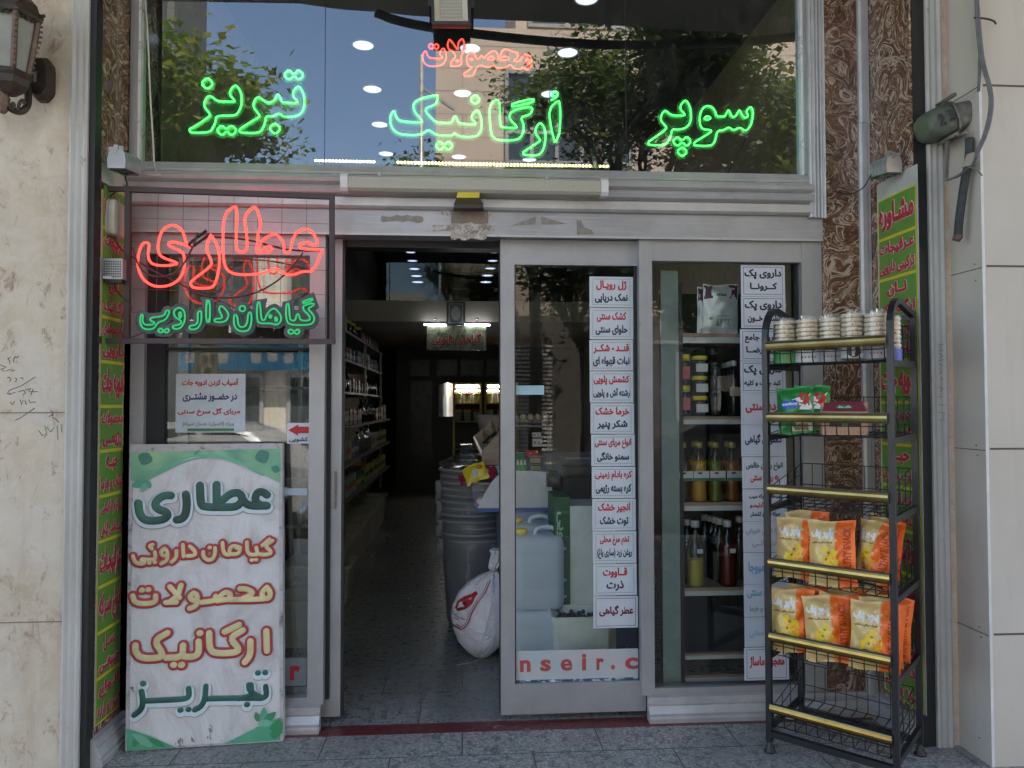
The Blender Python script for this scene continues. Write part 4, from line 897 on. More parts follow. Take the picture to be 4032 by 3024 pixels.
for i, z in enumerate(LV):
    zb_ = z - BD
    # gold rail with a bent face
    mb = MB(); pr = [(-.017, .018), (-.021, .010), (-.023, .0), (-.021, -.010), (-.013, -.020), (-.008, -.018), (-.008, .018)]
    mb.loft([[rk(a, y, z + q) for y, q in pr] for a in (.008, RW - .012)], caps=True); part('gold_rail', mb, m_, rack)
    mb = MB(); mb.quadbox(rk(.006, -.019, z + .0185), EX * (RW - .016), EY * .012, V((0, 0, .004))); mb.quadbox(rk(RW - .0118, -.024, z - .022), EX * .003, EY * .018, V((0, 0, .043))); part('rail_edge', mb, MATS['black_plastic'], rack)
    mb = MB(); n = 10; back = .15 if i < 5 else .15
    for j in range(n + 1):
        a = .02 + (RW - .04) * j / n
        P = [rk(a, -.008, z + .012), rk(a, -.006, zb_ + .012), rk(a, .006, zb_), rk(a, RD - .02, zb_ + .01), rk(a, RD - .008, zb_ + .02), rk(a, RD - .004, z + back - .06)]
        mb.tube(P, WR, 5, caps=False)
    for q in (0, .25, .5, .75, 1): rod(mb, rk(.02, .006 + (RD - .03) * q, zb_ + .01 * q), rk(RW - .02, .006 + (RD - .03) * q, zb_ + .01 * q))
    rod(mb, rk(.02, -.007, zb_ + .045), rk(RW - .02, -.007, zb_ + .045)); rod(mb, rk(.02, RD - .005, z + back - .06), rk(RW - .02, RD - .005, z + back - .06)); rod(mb, rk(.02, RD - .005, z - .01), rk(RW - .02, RD - .005, z - .01))
    for a in (.02, RW - .02):
        for dz, r2 in ((.012, back - .06), (-.03, .04), (-.07, -.03)): rod(mb, rk(a, -.006, z + dz), rk(a, RD - .005, z + r2))
        for b_ in (.1, .2, .3): rod(mb, rk(a, b_, zb_), rk(a, b_, z + .01 + (back - .07) * b_ / RD))
    part('wire_basket', mb, MATS['black_metal'], rack)
    mb = MB()
    for a in (0, RW): mb.bar(rk(a, TW / 2, zb_ - .012), rk(a, RD - TW / 2, zb_ - .004), .018, .026)
    part('side_brace', mb, MATS['black_metal'], rack)
mb = MB(); mb.quadbox(rk(RW * .62, RD - .02, Ztop - .068), EX * .055, EY * -.003, V((0, 0, .055))); part('tape', mb, M('tape_grey', (.20, .21, .21), .3), rack)

# ---- packets
def pouch(w, h, d, crimp=.014, nx=14, nz=18, seed=0, split=None, pinch=.04):
    """pillow packet standing in the XZ plane, front towards -Y; returns MB with material 0 front, 1 side colour"""
    rnd = random.Random(seed); mb = MB(); ph = [rnd.uniform(0, 6) for _ in range(8)]
    def f(u, v, s):
        e = (1 - abs(2 * u - 1) ** 2.6) * (max(0, 1 - abs(2 * v - 1) ** 3.2)) if crimp / h < v < 1 - crimp / h else 0
        wr = .09 * math.sin(9 * u + ph[0] + 5 * v) * math.sin(11 * v + ph[1]) - .10 * abs(math.sin(5 * u + ph[3] + 3 * v)) ** 6 - .08 * abs(math.sin(7 * v - 4 * u + ph[4])) ** 8 - (.12 * abs(math.sin(13 * u + ph[5])) ** 2 * (abs(2 * v - 1) ** 3)) + .035 * math.sin(17 * u - 13 * v + ph[2]) + .03 * math.sin(23 * v + 7 * u + ph[6])
        y = s * d / 2 * (e * (1 + wr * 2.2)) + d * .10 * math.sin(3 * v + ph[3]) * (1 - e) + (.004 * math.sin(16 * u + ph[4]) if v > .93 or v < .07 else 0)
        x = (u - .5) * w * (1 - pinch * math.sin(math.pi * v) ** .6 + .012 * math.sin(12 * v + ph[5]))
        z = v * h + (.004 * math.sin(7 * u + ph[7]) if v > .95 or v < .05 else 0)
        return V((x, y, z))
    vs = [0, .012, crimp / h] + [crimp / h + (1 - 2 * crimp / h) * i / nz for i in range(1, nz)] + [1 - crimp / h, .988, 1]
    us = [i / nx for i in range(nx + 1)]
    for s in (-1, 1):
        b = len(mb.v)
        for v in vs:
            for u in us: mb.v.append(f(u, v, s) + V((0, s * .0006, 0)))
        for j in range(len(vs) - 1):
            for i in range(nx):
                mb.cur = 1 if split is not None and (us[i] + us[i + 1]) / 2 > split + .018 * math.sin(vs[j] * 40) else 0
                a = b + j * (nx + 1) + i; mb.face((a, a + 1, a + nx + 2, a + nx + 1), True)
    mb.cur = 0; mb.f_surf = f; return mb
def on_pouch(mb, f, t, u0, v0, u1, v1, bold, lift=.0012):
    vs, fs, _ = text_geo(t, bold); b = len(mb.v)
    for v in vs:
        p = f(u0 + (u1 - u0) * v.x, v0 + (v1 - v0) * v.y, -1); mb.v.append(p + V((0, -lift - .0004 * v.z, 0)))
    for q in fs: mb.face([b + i for i in q])
def blob_on(mb, f, pts, lift=.001, cu=None, cv=None):
    """flat printed patch following the packet, as a fan with subdivided rings"""
    n = len(pts); cu = sum(p[0] for p in pts) / n; cv = sum(p[1] for p in pts) / n; b = len(mb.v)
    for k in (0.001, .35, .7, 1):
        for (u, v) in pts: mb.v.append(f(cu + (u - cu) * k, cv + (v - cv) * k, -1) + V((0, -lift, 0)))
    for r_ in range(3):
        for j in range(n):
            a = b + r_ * n + j; a2 = b + r_ * n + (j + 1) % n; mb.face((a, a2, a2 + n, a + n), True)
def ell(cu, cv, ru, rv, n=14, a0=0): return [(cu + ru * math.cos(2 * math.pi * i / n + a0), cv + rv * math.sin(2 * math.pi * i / n + a0)) for i in range(n)]
def place(mb, m):
    mb.v = [m @ v for v in mb.v]; return mb
M('kraft_foil', (.66, .47, .18), .36, .1, var=.12, vs=20, bump=.3, bs=30); M('orange_foil', (.85, .16, .02), .30, .1, var=.12, vs=20, bump=.3, bs=30); M('cheese_yellow', (.90, .62, .03), .45); M('cheese_orange', (.85, .38, .03), .45); M('cheese_hole', (.42, .20, .02), .5); M('print_white', (.75, .75, .72), .5)
M('orange_dark', (.45, .05, .015), .4); M('print_dark', (.05, .04, .03), .5); M('badge_red', (.50, .08, .05), .5)
def snack(seed, name, label, group):
    w, h, d = .188, .262, .085
    mb = pouch(w, h, d, .014, 22, 26, seed, .60, .085); f = mb.f_surf
    t = thing(name, label, 'snack packet', (0, 0, 0), group)
    part('packet', mb, [MATS['kraft_foil'], MATS['orange_foil']], t)
    q = MB(); on_pouch(q, f, 'پاور پف', .05, .69, .57, .875, .085); part('brand_lettering', q, MATS['print_white'], t)
    q = MB(); on_pouch(q, f, 'اسنک سالم و مغذی', .08, .625, .54, .675, .045); part('lettering', q, MATS['print_dark'], t)
    q = MB(); vs, fs, _ = text_geo('HEALTHY SNACK', .05); b = len(q.v)
    for v in vs: q.v.append(f(.92 - .16 * v.y, .10 + .80 * v.x, -1) + V((0, -.0012 - .0004 * v.z, 0)))
    for z in fs: q.face([b + i for i in z])
    part('side_lettering', q, MATS['orange_dark'], t)
    q = MB(); blob_on(q, f, [(.22, .28), (.36, .24), (.60, .25), (.66, .40), (.64, .50), (.54, .59), (.40, .605), (.27, .55), (.22, .43)]); part('cheese_print', q, MATS['cheese_yellow'], t)
    q = MB(); blob_on(q, f, [(.44, .25), (.62, .22), (.66, .36), (.58, .46), (.46, .42)], .0016); part('cheese_print', q, MATS['cheese_orange'], t)
    q = MB(); blob_on(q, f, ell(.44, .50, .035, .022), .002); blob_on(q, f, ell(.38, .40, .025, .02), .002); blob_on(q, f, ell(.55, .30, .02, .018), .0022); part('cheese_hole', q, MATS['cheese_hole'], t)
    q = MB(); blob_on(q, f, ell(.32, .26, .10, .055), .0024); part('badge', q, MATS['badge_red'], t)
    q = MB(); on_pouch(q, f, 'Cheese', .26, .265, .38, .285, .03, .003); on_pouch(q, f, 'Flavored', .25, .235, .39, .255, .03, .003); part('badge_lettering', q, MATS['print_white'], t)
    return t
RZ = math.atan2(EX.y, EX.x)
def on_rack(o, a, b, z, tilt=0, yaw=0, roll=0, sc_=1):
    M_ = Matrix.Translation(rk(a, b, z)) @ Matrix.Rotation(RZ + yaw, 4, 'Z') @ Matrix.Rotation(tilt, 4, 'X') @ Matrix.Rotation(roll, 4, 'Y')
    o.location = M_.to_translation(); o.rotation_euler = M_.to_euler(); o.scale = (sc_,) * 3
protos = [snack(s, 'snack_packet', None, 'cheese snack packets on the rack') for s in (3, 8, 14, 21, 27)]
used = [0, 0, 0, 0, 0]
def put_snack(k, label, *a, **kw):
    if used[k] == 0: o = protos[k]; used[k] = 1
    else: o = dup(protos[k], (0, 0, 0))
    o['label'] = label; on_rack(o, *a, **kw)
ZA, ZBk = LV[3] - BD + .006, LV[4] - BD + .006
YR = R(-33)
put_snack(0, 'cheese snack packet front left on the upper snack shelf of the rack', .10, .07, ZA, tilt=R(-6), yaw=R(14), roll=R(2))
put_snack(1, 'cheese snack packet front right on the upper snack shelf of the rack', .262, .05, ZA - .004, tilt=R(-11), yaw=R(8), roll=R(-3), sc_=1.05)
put_snack(2, 'cheese snack packet half hidden behind the front right one on the upper snack shelf', .385, .15, ZA + .01, tilt=R(-4), yaw=R(-24), roll=R(5))
put_snack(0, 'cheese snack packet standing behind the front left one on the upper snack shelf', .14, .17, ZA + .02, tilt=R(-3), yaw=R(10), roll=R(-6), sc_=1.03)
put_snack(1, 'rearmost cheese snack packet at the right of the upper snack shelf', .41, .24, ZA + .022, tilt=R(3), yaw=R(-30), roll=R(8))
put_snack(4, 'cheese snack packet front left on the lower snack shelf', .082, .06, ZBk, tilt=R(-7), yaw=R(20), roll=R(0), sc_=1.04)
put_snack(2, 'cheese snack packet in the front middle of the lower snack shelf', .245, .05, ZBk - .004, tilt=R(-10), yaw=R(16), roll=R(-4), sc_=1.04)
put_snack(3, 'cheese snack packet front right on the lower snack shelf', .415, .055, ZBk - .002, tilt=R(-8), yaw=R(12), roll=R(2), sc_=1.05)
for i, (a, b) in enumerate(((.11, .13), (.26, .13), (.41, .14), (.12, .205), (.27, .21), (.42, .22), (.2, .28), (.35, .29))):
    put_snack((i + 3) % 5, ['second row packet at the left', 'second row packet in the middle', 'second row packet at the right', 'third row packet at the left', 'third row packet in the middle', 'third row packet at the right', 'back row packet at the left', 'back row packet at the right'][i] + ' of the lower snack shelf', a, b, ZBk + .006 + .004 * (i // 3), tilt=R(-3 - i % 3), yaw=R(14 - 3 * (i % 3)), roll=R((-3, 2, 4)[i % 3]))
# ---- rice cakes in film on the top shelf
m_, k_ = newmat('rice_cake', .8); co = k_.coord(); n_ = k_.noise(co, 160, 3, .7); k_.ln(k_.ramp(n_, [(.34, (.48, .34, .20)), (.46, (.78, .68, .52)), (.65, (.90, .85, .75))]), k_.b.inputs['Base Color']); k_.bump(n_, .8, .006)
FILM = CLEAR('clear_film', (.985, .985, .985), .03, .15, .0); FILMW = CLEAR('film_flap', (.9, .9, .9), .08, .2, .22, (.8, .8, .82))
def rice(c, lab, k=10, seed=0, band='band_white', tilt=0.0, disc=True, brand=False):
    rnd = random.Random(seed); t = thing('rice_cake_pack', lab, 'rice cakes', c, 'rice cake packs on the rack'); c = V(c); mb = MB(); r0, hh = .0505, .0190
    for i in range(k):
        rings = []; n = 26; z0 = i * hh; ox, oy = rnd.uniform(-.001, .001), rnd.uniform(-.001, .001)
        jit = [rnd.uniform(-.0022, .0016) for _ in range(n)]
        for kk, zz in ((.05, .002), (.90, .001), (.985, .004), (1.0, .009), (.985, .014), (.90, .0172), (.05, .0168)):
            rings.append([c + V((ox + (r0 * kk + jit[j] * (kk > .5)) * math.cos(2 * math.pi * j / n), oy + (r0 * kk + jit[j] * (kk > .5)) * math.sin(2 * math.pi * j / n), z0 + zz + rnd.uniform(-.0008, .0008))) for j in range(n)])
        mb.loft(rings, smooth=True)
    part('rice_cakes', mb, m_, t)
    H = k * hh; mb = MB(); n = 28
    mb.loft([[c + V(((r0 + .003 + .0008 * math.sin(5 * a_)) * math.cos(a_), (r0 + .003) * math.sin(a_), z)) for a_ in [2 * math.pi * j / n for j in range(n)]] for z in (0, H * .3, H * .6, H, H + .002)], smooth=True, caps=False); part('film', mb, FILM, t)
    mb = MB(); fan = []
    for j in range(13):
        a_ = -.03 + .06 * j / 12; fan.append(((-.034 + .068 * j / 12), rnd.uniform(-.006, .006), rnd.uniform(.012, .022)))
    for j in range(12):
        a, b = fan[j], fan[j + 1]; mb.poly([c + V((a[0] * .8, a[1] * .5, H + .001)), c + V((b[0] * .8, b[1] * .5, H + .001)), c + V((b[0], b[1], H + b[2])), c + V((a[0], a[1], H + a[2]))])
    part('film_flap', mb, FILMW, t)
    hb = .052; mb = MB(); mb.loft([[c + V(((r0 + .0045) * math.cos(2 * math.pi * j / n), (r0 + .0045) * math.sin(2 * math.pi * j / n), z)) for j in range(n)] for z in (.001, hb)], smooth=True, caps=False); part('label_band', mb, MATS[band], t)
    if disc:
        d = (V((CAM.x, CAM.y, 0)) - V((c.x, c.y, 0))).normalized(); s = V((-d.y, d.x, 0)); q = MB(); P = []
        for j in range(19):
            a_ = math.pi * j / 18; x = .026 * math.cos(a_); P.append((x, .050 + .034 * math.sin(a_)))
        def wrapc(x, z, l=.0055): th = x / (r0 + l); return c + d * ((r0 + l) * math.cos(th)) + s * ((r0 + l) * math.sin(th)) + V((0, 0, z))
        ctr = [wrapc(x, .050) for x, z in P]
        for j in range(18): q.poly([wrapc(P[j][0], .050), wrapc(P[j + 1][0], .050), wrapc(*P[j + 1]), wrapc(*P[j])])
        part('dark_roundel', q, MATS['print_black'], t)
        q = MB(); q.lathe(wrapc(0, .069, .006), [(.0045, 0), (.0045, .0006)], 10, axis=d); part('roundel_mark', q, MATS['cheese_orange'], t)
        q = MB()
        for j in range(5):
            x = -.026 + .013 * j; q.lathe(wrapc(x, .022, .005), [(.0045, 0), (.0045, .0006)], 8, axis=(wrapc(x, .022) - V((c.x, c.y, c.z + .022))).normalized())
        part('food_picture', q, M('food_brown', (.30, .12, .05), .6), t)
    if brand:
        q = MB(); P = [(.027 * math.cos(math.pi * 2 * j / 20), .030 + .027 * math.sin(math.pi * 2 * j / 20)) for j in range(20)]; ctr = wrapc(0, .030, .0075)
        for j in range(20): q.poly([ctr, wrapc(*P[j], .0068), wrapc(*P[(j + 1) % 20], .0068)])
        part('brand_roundel', q, MATS['print_black'], t)
        q = MB(); vs, fs, _ = text_geo('SisRice', .03); b0_ = len(q.v); q.v += [wrapc(-.008 + .016 * v.y, .052 - .044 * v.x, .0088 + .0003 * v.z) for v in vs]
        for f_ in fs: q.face([b0_ + k_ for k_ in f_])
        part('brand_lettering', q, MATS['print_white'], t)
    return t
M('print_black', (.02, .012, .012), .4); M('band_white', (.52, .53, .52), .4); M('band_green', (.05, .30, .08), .4); M('band_grey', (.28, .29, .31), .4); M('band_blue', (.05, .08, .35), .4)
ZR = LV[0] - BD + .004
for i, (a, b, bd, lb, dz) in enumerate(((.065, .075, 'band_green', 'rice cake pack with green band, leftmost on the top rack shelf', 0), (.165, .07, 'band_white', 'rice cake pack with white band, second from the left on the top rack shelf', .0), (.255, .085, 'band_grey', 'rice cake pack with grey band in the middle of the top rack shelf', 0),
                                        (.345, .09, 'band_white', 'rice cake pack standing higher, second from the right on the top rack shelf', .012), (.44, .08, 'band_grey', 'rice cake pack at the right end of the top rack shelf', .006), (.20, .19, 'band_grey', 'rice cake pack in the back row behind the second pack', .004), (.45, .20, 'band_blue', 'rice cake pack with blue band at the back right of the top rack shelf', .0))):
    rice(rk(a, b, ZR + dz), lb, 10, i, bd, brand=(i == 3))
# fallen pack lying in front, with a round dark label
# ---- green soy packet
w, h, d = .155, .21, .06; mb = pouch(w, h, d, .012, 14, 16, 5); f = mb.f_surf
M('soy_green', (.02, .20, .035), .3, .1, bump=.3, bs=30); M('soy_blue', (.01, .10, .45), .4); M('tomato_red', (.50, .02, .02), .4); M('paste_brown', (.30, .17, .07), .6); M('print_cream', (.62, .56, .42), .5)
t = thing('soy_packet', 'dark green packet lettered mandasoy with a tomato picture on the rack', 'food packet', (0, 0, 0))
part('packet', mb, MATS['soy_green'], t)
q = MB(); blob_on(q, f, [(.42, .72), (.93, .86), (.95, .50), (.62, .50), (.5, .56)]); part('white_field', q, MATS['print_white'], t)
q = MB(); blob_on(q, f, ell(.73, .73, .17, .12), .0016); part('tomato_print', q, MATS['tomato_red'], t)
q = MB(); blob_on(q, f, [(.68, .76), (.75, .80), (.80, .74), (.74, .70)], .0022); part('tomato_leaf', q, MATS['soy_green'], t)
q = MB(); blob_on(q, f, [(.11, .55), (.12, .66), (.2, .72), (.5, .72), (.6, .64), (.58, .55), (.3, .51)], .0024); part('blue_badge', q, MATS['soy_blue'], t)
q = MB(); on_pouch(q, f, 'mandasoy', .14, .575, .57, .67, .035, .0034); part('lettering', q, MATS['print_white'], t)
q = MB(); blob_on(q, f, [(.36, .06), (.36, .30), (.92, .34), (.92, .06)], .0012); part('food_print', q, MATS['print_cream'], t)
q = MB(); blob_on(q, f, ell(.66, .15, .16, .07), .0018); blob_on(q, f, ell(.44, .12, .07, .05), .0018); part('food_print', q, MATS['paste_brown'], t)
on_rack(t, .115, .06, LV[1] - BD + .004, tilt=R(-8), yaw=R(17), roll=R(-3))
t2 = dup(t, (0, 0, 0), label='second green soy packet hidden behind the front one on the rack'); on_rack(t2, .15, .12, LV[1] - BD + .01, tilt=R(-4), yaw=R(10), roll=R(2)); t2['group'] = t['group'] = 'green soy packets on the rack'
# ---- carton with handle
def carton(a, b, z, yaw, label):
    w, h, d = .175, .135, .075; c = thing('handled_carton', label, 'carton', (0, 0, 0), 'handled cartons on the rack'); mb = MB()
    mb.loft([[V((-w / 2, -d / 2, 0)), V((w / 2, -d / 2, 0)), V((w / 2, d / 2, 0)), V((-w / 2, d / 2, 0))], [V((-w / 2, -d / 2, h * .72)), V((w / 2, -d / 2, h * .72)), V((w / 2, d / 2, h * .72)), V((-w / 2, d / 2, h * .72))], [V((-w / 2, -.006, h)), V((w / 2, -.006, h)), V((w / 2, .006, h)), V((-w / 2, .006, h))]])
    part('box', mb, M('carton_pink', (.50, .30, .21), .55), c)
    q = MB(); q.poly([V((-w / 2 + .0, -d / 2 - .0015, h * .74)), V((w / 2, -d / 2 - .0015, h * .74)), V((w / 2 - .012, -.0085, h + .002)), V((-w / 2 + .012, -.0085, h + .002))]); q.poly([V((-w / 2, -d / 2 - .0015, h * .74)), V((w / 2, -d / 2 - .0015, h * .74)), V((w / 2, -d / 2 - .002, h * .66)), V((-w / 2, -d / 2 - .002, h * .66))]) if False else None
    part('lid', q, M('carton_maroon', (.16, .018, .03), .5), c)
    q = MB(); n = V((0, -d / 2 + .006, h - h * .74)).normalized()
    lb = Pl(V((-.034, -.0335, h * .80)), (.068, 0, 0), V((0, .014, .0175)).normalized() * .024); q.poly([lb.P(u, v, .001) for u, v in ell(.5, .5, .5, .5)]); part('badge', q, MATS['soy_green'], c)
    q = MB(); lb.text(q, 'وگان ویگر', .12, .2, .88, .8, .04, .002, .0003); part('lettering', q, MATS['print_white'], c)
    q = MB(); fp = Pl((-w / 2, -d / 2, 0), (w, 0, 0), (0, 0, h * .72)); q.poly([fp.P(u, v, .0012) for u, v in ((.16, .35), (.16, .62), (.44, .62), (.44, .35))]); q.poly([fp.P(u, v, .0012) for u, v in ((.56, .35), (.56, .62), (.84, .62), (.84, .35))]); part('window', q, MATS['print_dark'], c)
    q = MB(); q.poly([fp.P(u, v, .0018) for u, v in ((.5, .40), (.58, .5), (.6, .7), (.4, .7), (.42, .5))]); part('leaf_badge', q, MATS['soy_green'], c)
    q = MB()
    for i in range(9): q.poly([fp.P(u, v, .0018) for u, v in ell(.1 + .1 * i, .12, .018, .06, 6)])
    part('grain_print', q, MATS['cheese_hole'], c)
    q = MB().tube(chaikin([V((-w / 2 + .01, -d / 2 - .003, h * .72)), V((-w * .36, -d / 2 - .006, h * .62)), V((0, -d / 2 - .007, h * .60)), V((w * .36, -d / 2 - .006, h * .62)), V((w / 2 - .01, -d / 2 - .003, h * .74)), V((w / 2 - .004, 0, h * .9))], 2), .0022, 6); part('rope_handle', q, M('rope_tan', (.40, .26, .15), .8), c)
    on_rack(c, a, b, z, yaw=yaw)
carton(.30, .085, LV[1] - BD + .006, R(24), 'pink and maroon carton with a rope handle beside the green packet')
carton(.27, .22, LV[1] - BD + .01, R(20), 'pink carton mostly hidden behind the front carton on the rack')
M('red_lead', (.35, .08, .09), .5)
# ------------------------------------------------------------------ lamps and boxes on the facade
M('lamp_grey', (.30, .31, .31), .4, .4); M('ribbed_steel', (.42, .42, .42), .3, .7); M('lens_dark', (.02, .03, .03), .15); M('lens_clear', (.10, .14, .14), .1)
def spot(P, side, label):
    """small square LED floodlight on a bracket; P centre, side +1 = on left wall facing right"""
    t = thing('spotlight', label, 'spotlight', P, 'small spotlights over the banners'); P = V(P)
    w, h, d = .078, .085, .085
    # brushed end plate faces the street
    pl = [(-.30, 0), (.30, 0), (.38, .12), (.45, .45), (.50, 1.0), (-.50, 1.0), (-.45, .45), (-.38, .12)]
    pl = [(-.28, 1), (.28, 1), (.42, .85), (.5, .45), (.46, .06), (-.46, .06), (-.5, .45), (-.42, .85)]
    F = [P + V((a * w, -.02, b * h)) for a, b in pl]
    part('end_plate', MB().prism(F, (0, .006, 0)), MATS['ribbed_steel'], t)
    mb = MB(); B0 = [P + V((a * w * .97, -.0135, b * h * .97 + .001)) for a, b in pl]; B1 = [p + V((side * .028, d, 0)) for p in B0]; mb.loft([B0, B1], smooth=False)
    for k in range(7):
        q = k / 7; mb.quadbox(P + V((side * (w * .5 - .002) + side * .028 * q, -.01 + d * q, h * .12)), V((side * .004, 0, 0)), V((0, .004, 0)), V((0, 0, h * .7)))
    part('housing', mb, MATS['lamp_grey'], t)
    mb = MB(); mb.prism([P + V((-.42 * w, -.012, .003)), P + V((.42 * w, -.012, .003)), P + V((.42 * w + side * .026, d - .02, .003)), P + V((-.42 * w + side * .026, d - .02, .003))], (0, 0, -.004)); part('front_glass', mb, MATS['lens_dark'], t)
    mb = MB()
    for i in (0, 1):
        for j in (0, 1): mb.lathe(P + V((-.018 + .036 * i + side * (.006 + .014 * j), .008 + .032 * j, -.0035)), [(.011, 0), (.008, .002)], 12)
    part('lens', mb, MATS['lens_clear'], t)
    mb = MB(); mb.box(P + V((-.022, .0, h - .006)), P + V((-.004, .02, h + .028))); mb.box(P + V((.002, -.004, h - .006)), P + V((.02, .004, h + .022))); mb.cyl(P + V((.011, -.008, h + .014)), P + V((.011, .0, h + .014)), .005, 8)
    mb.box(P + V((-side * .045, .005, h + .004)), P + V((-side * .004, .02, h + .02))); part('bracket', mb, MATS['ribbed_steel'], t); return t
pl_ = at(466, 672, -.30); spot((pl_.x, -.30, pl_.z), 1, 'small square spotlight above the left banner')
pr_ = at(3512, 688, -.30); spot((pr_.x, -.30, pr_.z), -1, 'small square spotlight above the right banner')
cable('spotlight_cable', [at(3430, 688, -.26), at(3400, 745, -.1), at(3340, 768, -.04), at(3285, 752, -.02)], .0028, 'thin black cable looping from the right spotlight to the marble pier', 'black_lead')
cable('spotlight_cable', [at(500, 680, -.24), at(492, 705, -.2), at(505, 730, -.18), at(470, 745, -.2), at(430, 775, -.25)], .003, 'black cable dangling under the left spotlight', 'black_lead')
cable('window_cable', [at(570, -20, -.02), at(583, 150, -.05), at(590, 360, -.045), at(603, 560, -.05), at(608, 680, -.05), at(640, 688, -.09), at(590, 690, -.1), at(560, 682, -.09)], .0042, 'whitish cable running down the left of the tall window', 'white_lead')
# hanging floodlight with cream reflector
t = thing('floodlight', 'black framed LED floodlight hanging over the middle of the tall window', 'floodlight', at(1778, 95, -.13))
YF = -.13; A = [at(1700, 95, YF), at(1856, 96, YF), at(1850, -60, YF), at(1695, -60, YF)]
def inset(Q, k, dy): 
    c = sum(Q, V((0, 0, 0))) / 4; return [c + (q - c) * k + V((0, dy, 0)) for q in Q]
mb = MB(); mb.loft([inset(A, .95, .05), inset(A, 1, .03), inset(A, 1, 0), inset(A, .84, -.001)], caps=False); mb.poly(inset(A, .95, .05)); part('housing', mb, MATS['black_metal'], t)
mb = MB(); mb.loft([inset(A, .84, -.0005), inset(A, .58, .024)], caps=False); part('reflector', mb, M('cream_reflector', (.55, .52, .42), .35), t)
mb = MB(); mb.poly(inset(A, .58, .0235)); part('led_panel', mb, M('led_panel_grey', (.34, .34, .30), .4), t)
mb = MB(); Q = inset(A, .52, .022)
for i in range(9):
    for j in range(6):
        u, v = (i + .5) / 9, (j + .5) / 6; p = Q[0].lerp(Q[1], u).lerp(Q[3].lerp(Q[2], u), v); mb.cbox(p, (.004, .002, .004))
part('led_dot', mb, M('led_dot_cream', (.6, .58, .45), .4), t)
mb = MB(); c_ = sum(A, V((0, 0, 0))) / 4; mb.bar(c_ + V((-.1, .02, .0)), c_ + V((-.1, .02, .16)), .02, .004, (0, 1, 0)); mb.bar(c_ + V((.1, .02, .0)), c_ + V((.1, .02, .16)), .02, .004, (0, 1, 0)); mb.bar(c_ + V((-.1, .02, .16)), c_ + V((.1, .02, .16)), .02, .004); mb.cyl(c_ + V((0, .02, .16)), V((c_.x, YF + .02, 4.74)), .008, 8); part('yoke', mb, MATS['black_metal'], t)
# fluorescent batten
a, b = at(1346, 742, -.09), at(2388, 758, -.09); z0 = (at(1346, 770, -.09).z + at(2388, 775, -.09).z) / 2 + .004; z1 = z0 + .084
t = thing('light_batten', 'long prismatic fluorescent batten under the tall window', 'batten light', ((a.x + b.x) / 2, -.09, z0))
m_, k_ = newmat('prismatic_diffuser', .35); co = k_.coord((1, 1, 1)); vr = k_.add('TexVoronoi', i_Scale=240.0); k_.ln(co, vr.inputs['Vector']); c_ = k_.ramp(vr.outputs['Distance'], [(.1, (.42, .40, .32)), (.6, (.33, .32, .26))]); k_.ln(c_, k_.b.inputs['Base Color']); k_.bump(vr.outputs['Distance'], .2, .002)
xa, xb = a.x, b.x; mb = hprofile(MB(), xa + .034, xb - .034, [(-.09, z1), (-.125, z1 - .008), (-.137, z1 - .02), (-.137, z0 + .014), (-.125, z0 + .002), (-.09, z0)]); part('diffuser', mb, m_, t)
mb = MB(); 
for x in (xa, xb - .034): part('end_cap', hprofile(MB(), x, x + .034, [(-.088, z1 + .003), (-.128, z1 - .004), (-.142, z1 - .018), (-.142, z0 + .012), (-.128, z0 - .002), (-.088, z0 - .003)]), MATS['white_paint'], t)
mb = MB()
for x in (xa + .17, xb - .30): mb.box((x, -.132, z1 - .012), (x + .016, -.08, z1 + .004))
part('clip', mb, MATS['lamp_grey'], t)
# motion sensor patched with tape
t = thing('door_sensor', 'black door sensor under a yellow box flap, taped to the beam with foil', 'sensor', at(1845, 945, -.04))
c = at(1845, 800, -.06)
mb = MB(); P = lambda px, py, Y=-.11: at(px, py, Y)
mb.loft([[P(1788, 800), P(1902, 800), P(1902, 818), P(1788, 818)], [at(1786, 800, -.035), at(1904, 800, -.035), at(1904, 832, -.035), at(1786, 832, -.035)]]); mb.cbox(at(1845, 812, -.055), (.11, .05, .03), 0, .012); part('sensor_body', mb, MATS['black_plastic'], t)
mb = MB(); mb.poly([P(1802, 757, -.13), P(1889, 757, -.13), P(1887, 776, -.14), P(1798, 776, -.14)]); mb.poly([P(1798, 776, -.1405), P(1887, 776, -.1405), P(1902, 800, -.115), P(1788, 800, -.115)]) if False else None
mb.prism([P(1802, 757, -.06), P(1889, 757, -.06), P(1887, 775, -.14), P(1798, 775, -.14)], (0, 0, -.004)); part('yellow_flap', mb, M('carton_yellow', (.60, .48, .04), .55), t)
q = MB(); fb = Pl(P(1848, 774, -.1408), P(1876, 774, -.1408) - P(1848, 774, -.1408), V((0, 0, .010))); 
mb = MB(); mb.poly([P(1798, 777, -.139), P(1887, 777, -.139), P(1903, 803, -.113), P(1787, 803, -.113)]); part('dark_flap', mb, M('carton_dark', (.09, .08, .035), .6), t)
M('kraft_tape', (.16, .12, .09), .35, .0, var=.25, vs=30); 
m_, k_ = newmat('foil_tape', .28, .5); co = k_.coord(); n_ = k_.noise(co, 35, 6, .75, 1.5); k_.ln(k_.ramp(n_, [(.35, (.16, .13, .10)), (.5, (.45, .41, .36)), (.65, (.75, .72, .68))]), k_.b.inputs['Base Color']); k_.bump(n_, 1, .01)
mb = MB(); mb.quadbox(P(1776, 878, -.036), P(1922, 878, -.036) - P(1776, 878, -.036), V((0, .003, 0)), V((0, 0, .058))); part('brown_tape', mb, MATS['kraft_tape'], t)
mb = MB(); rnd = random.Random(3)
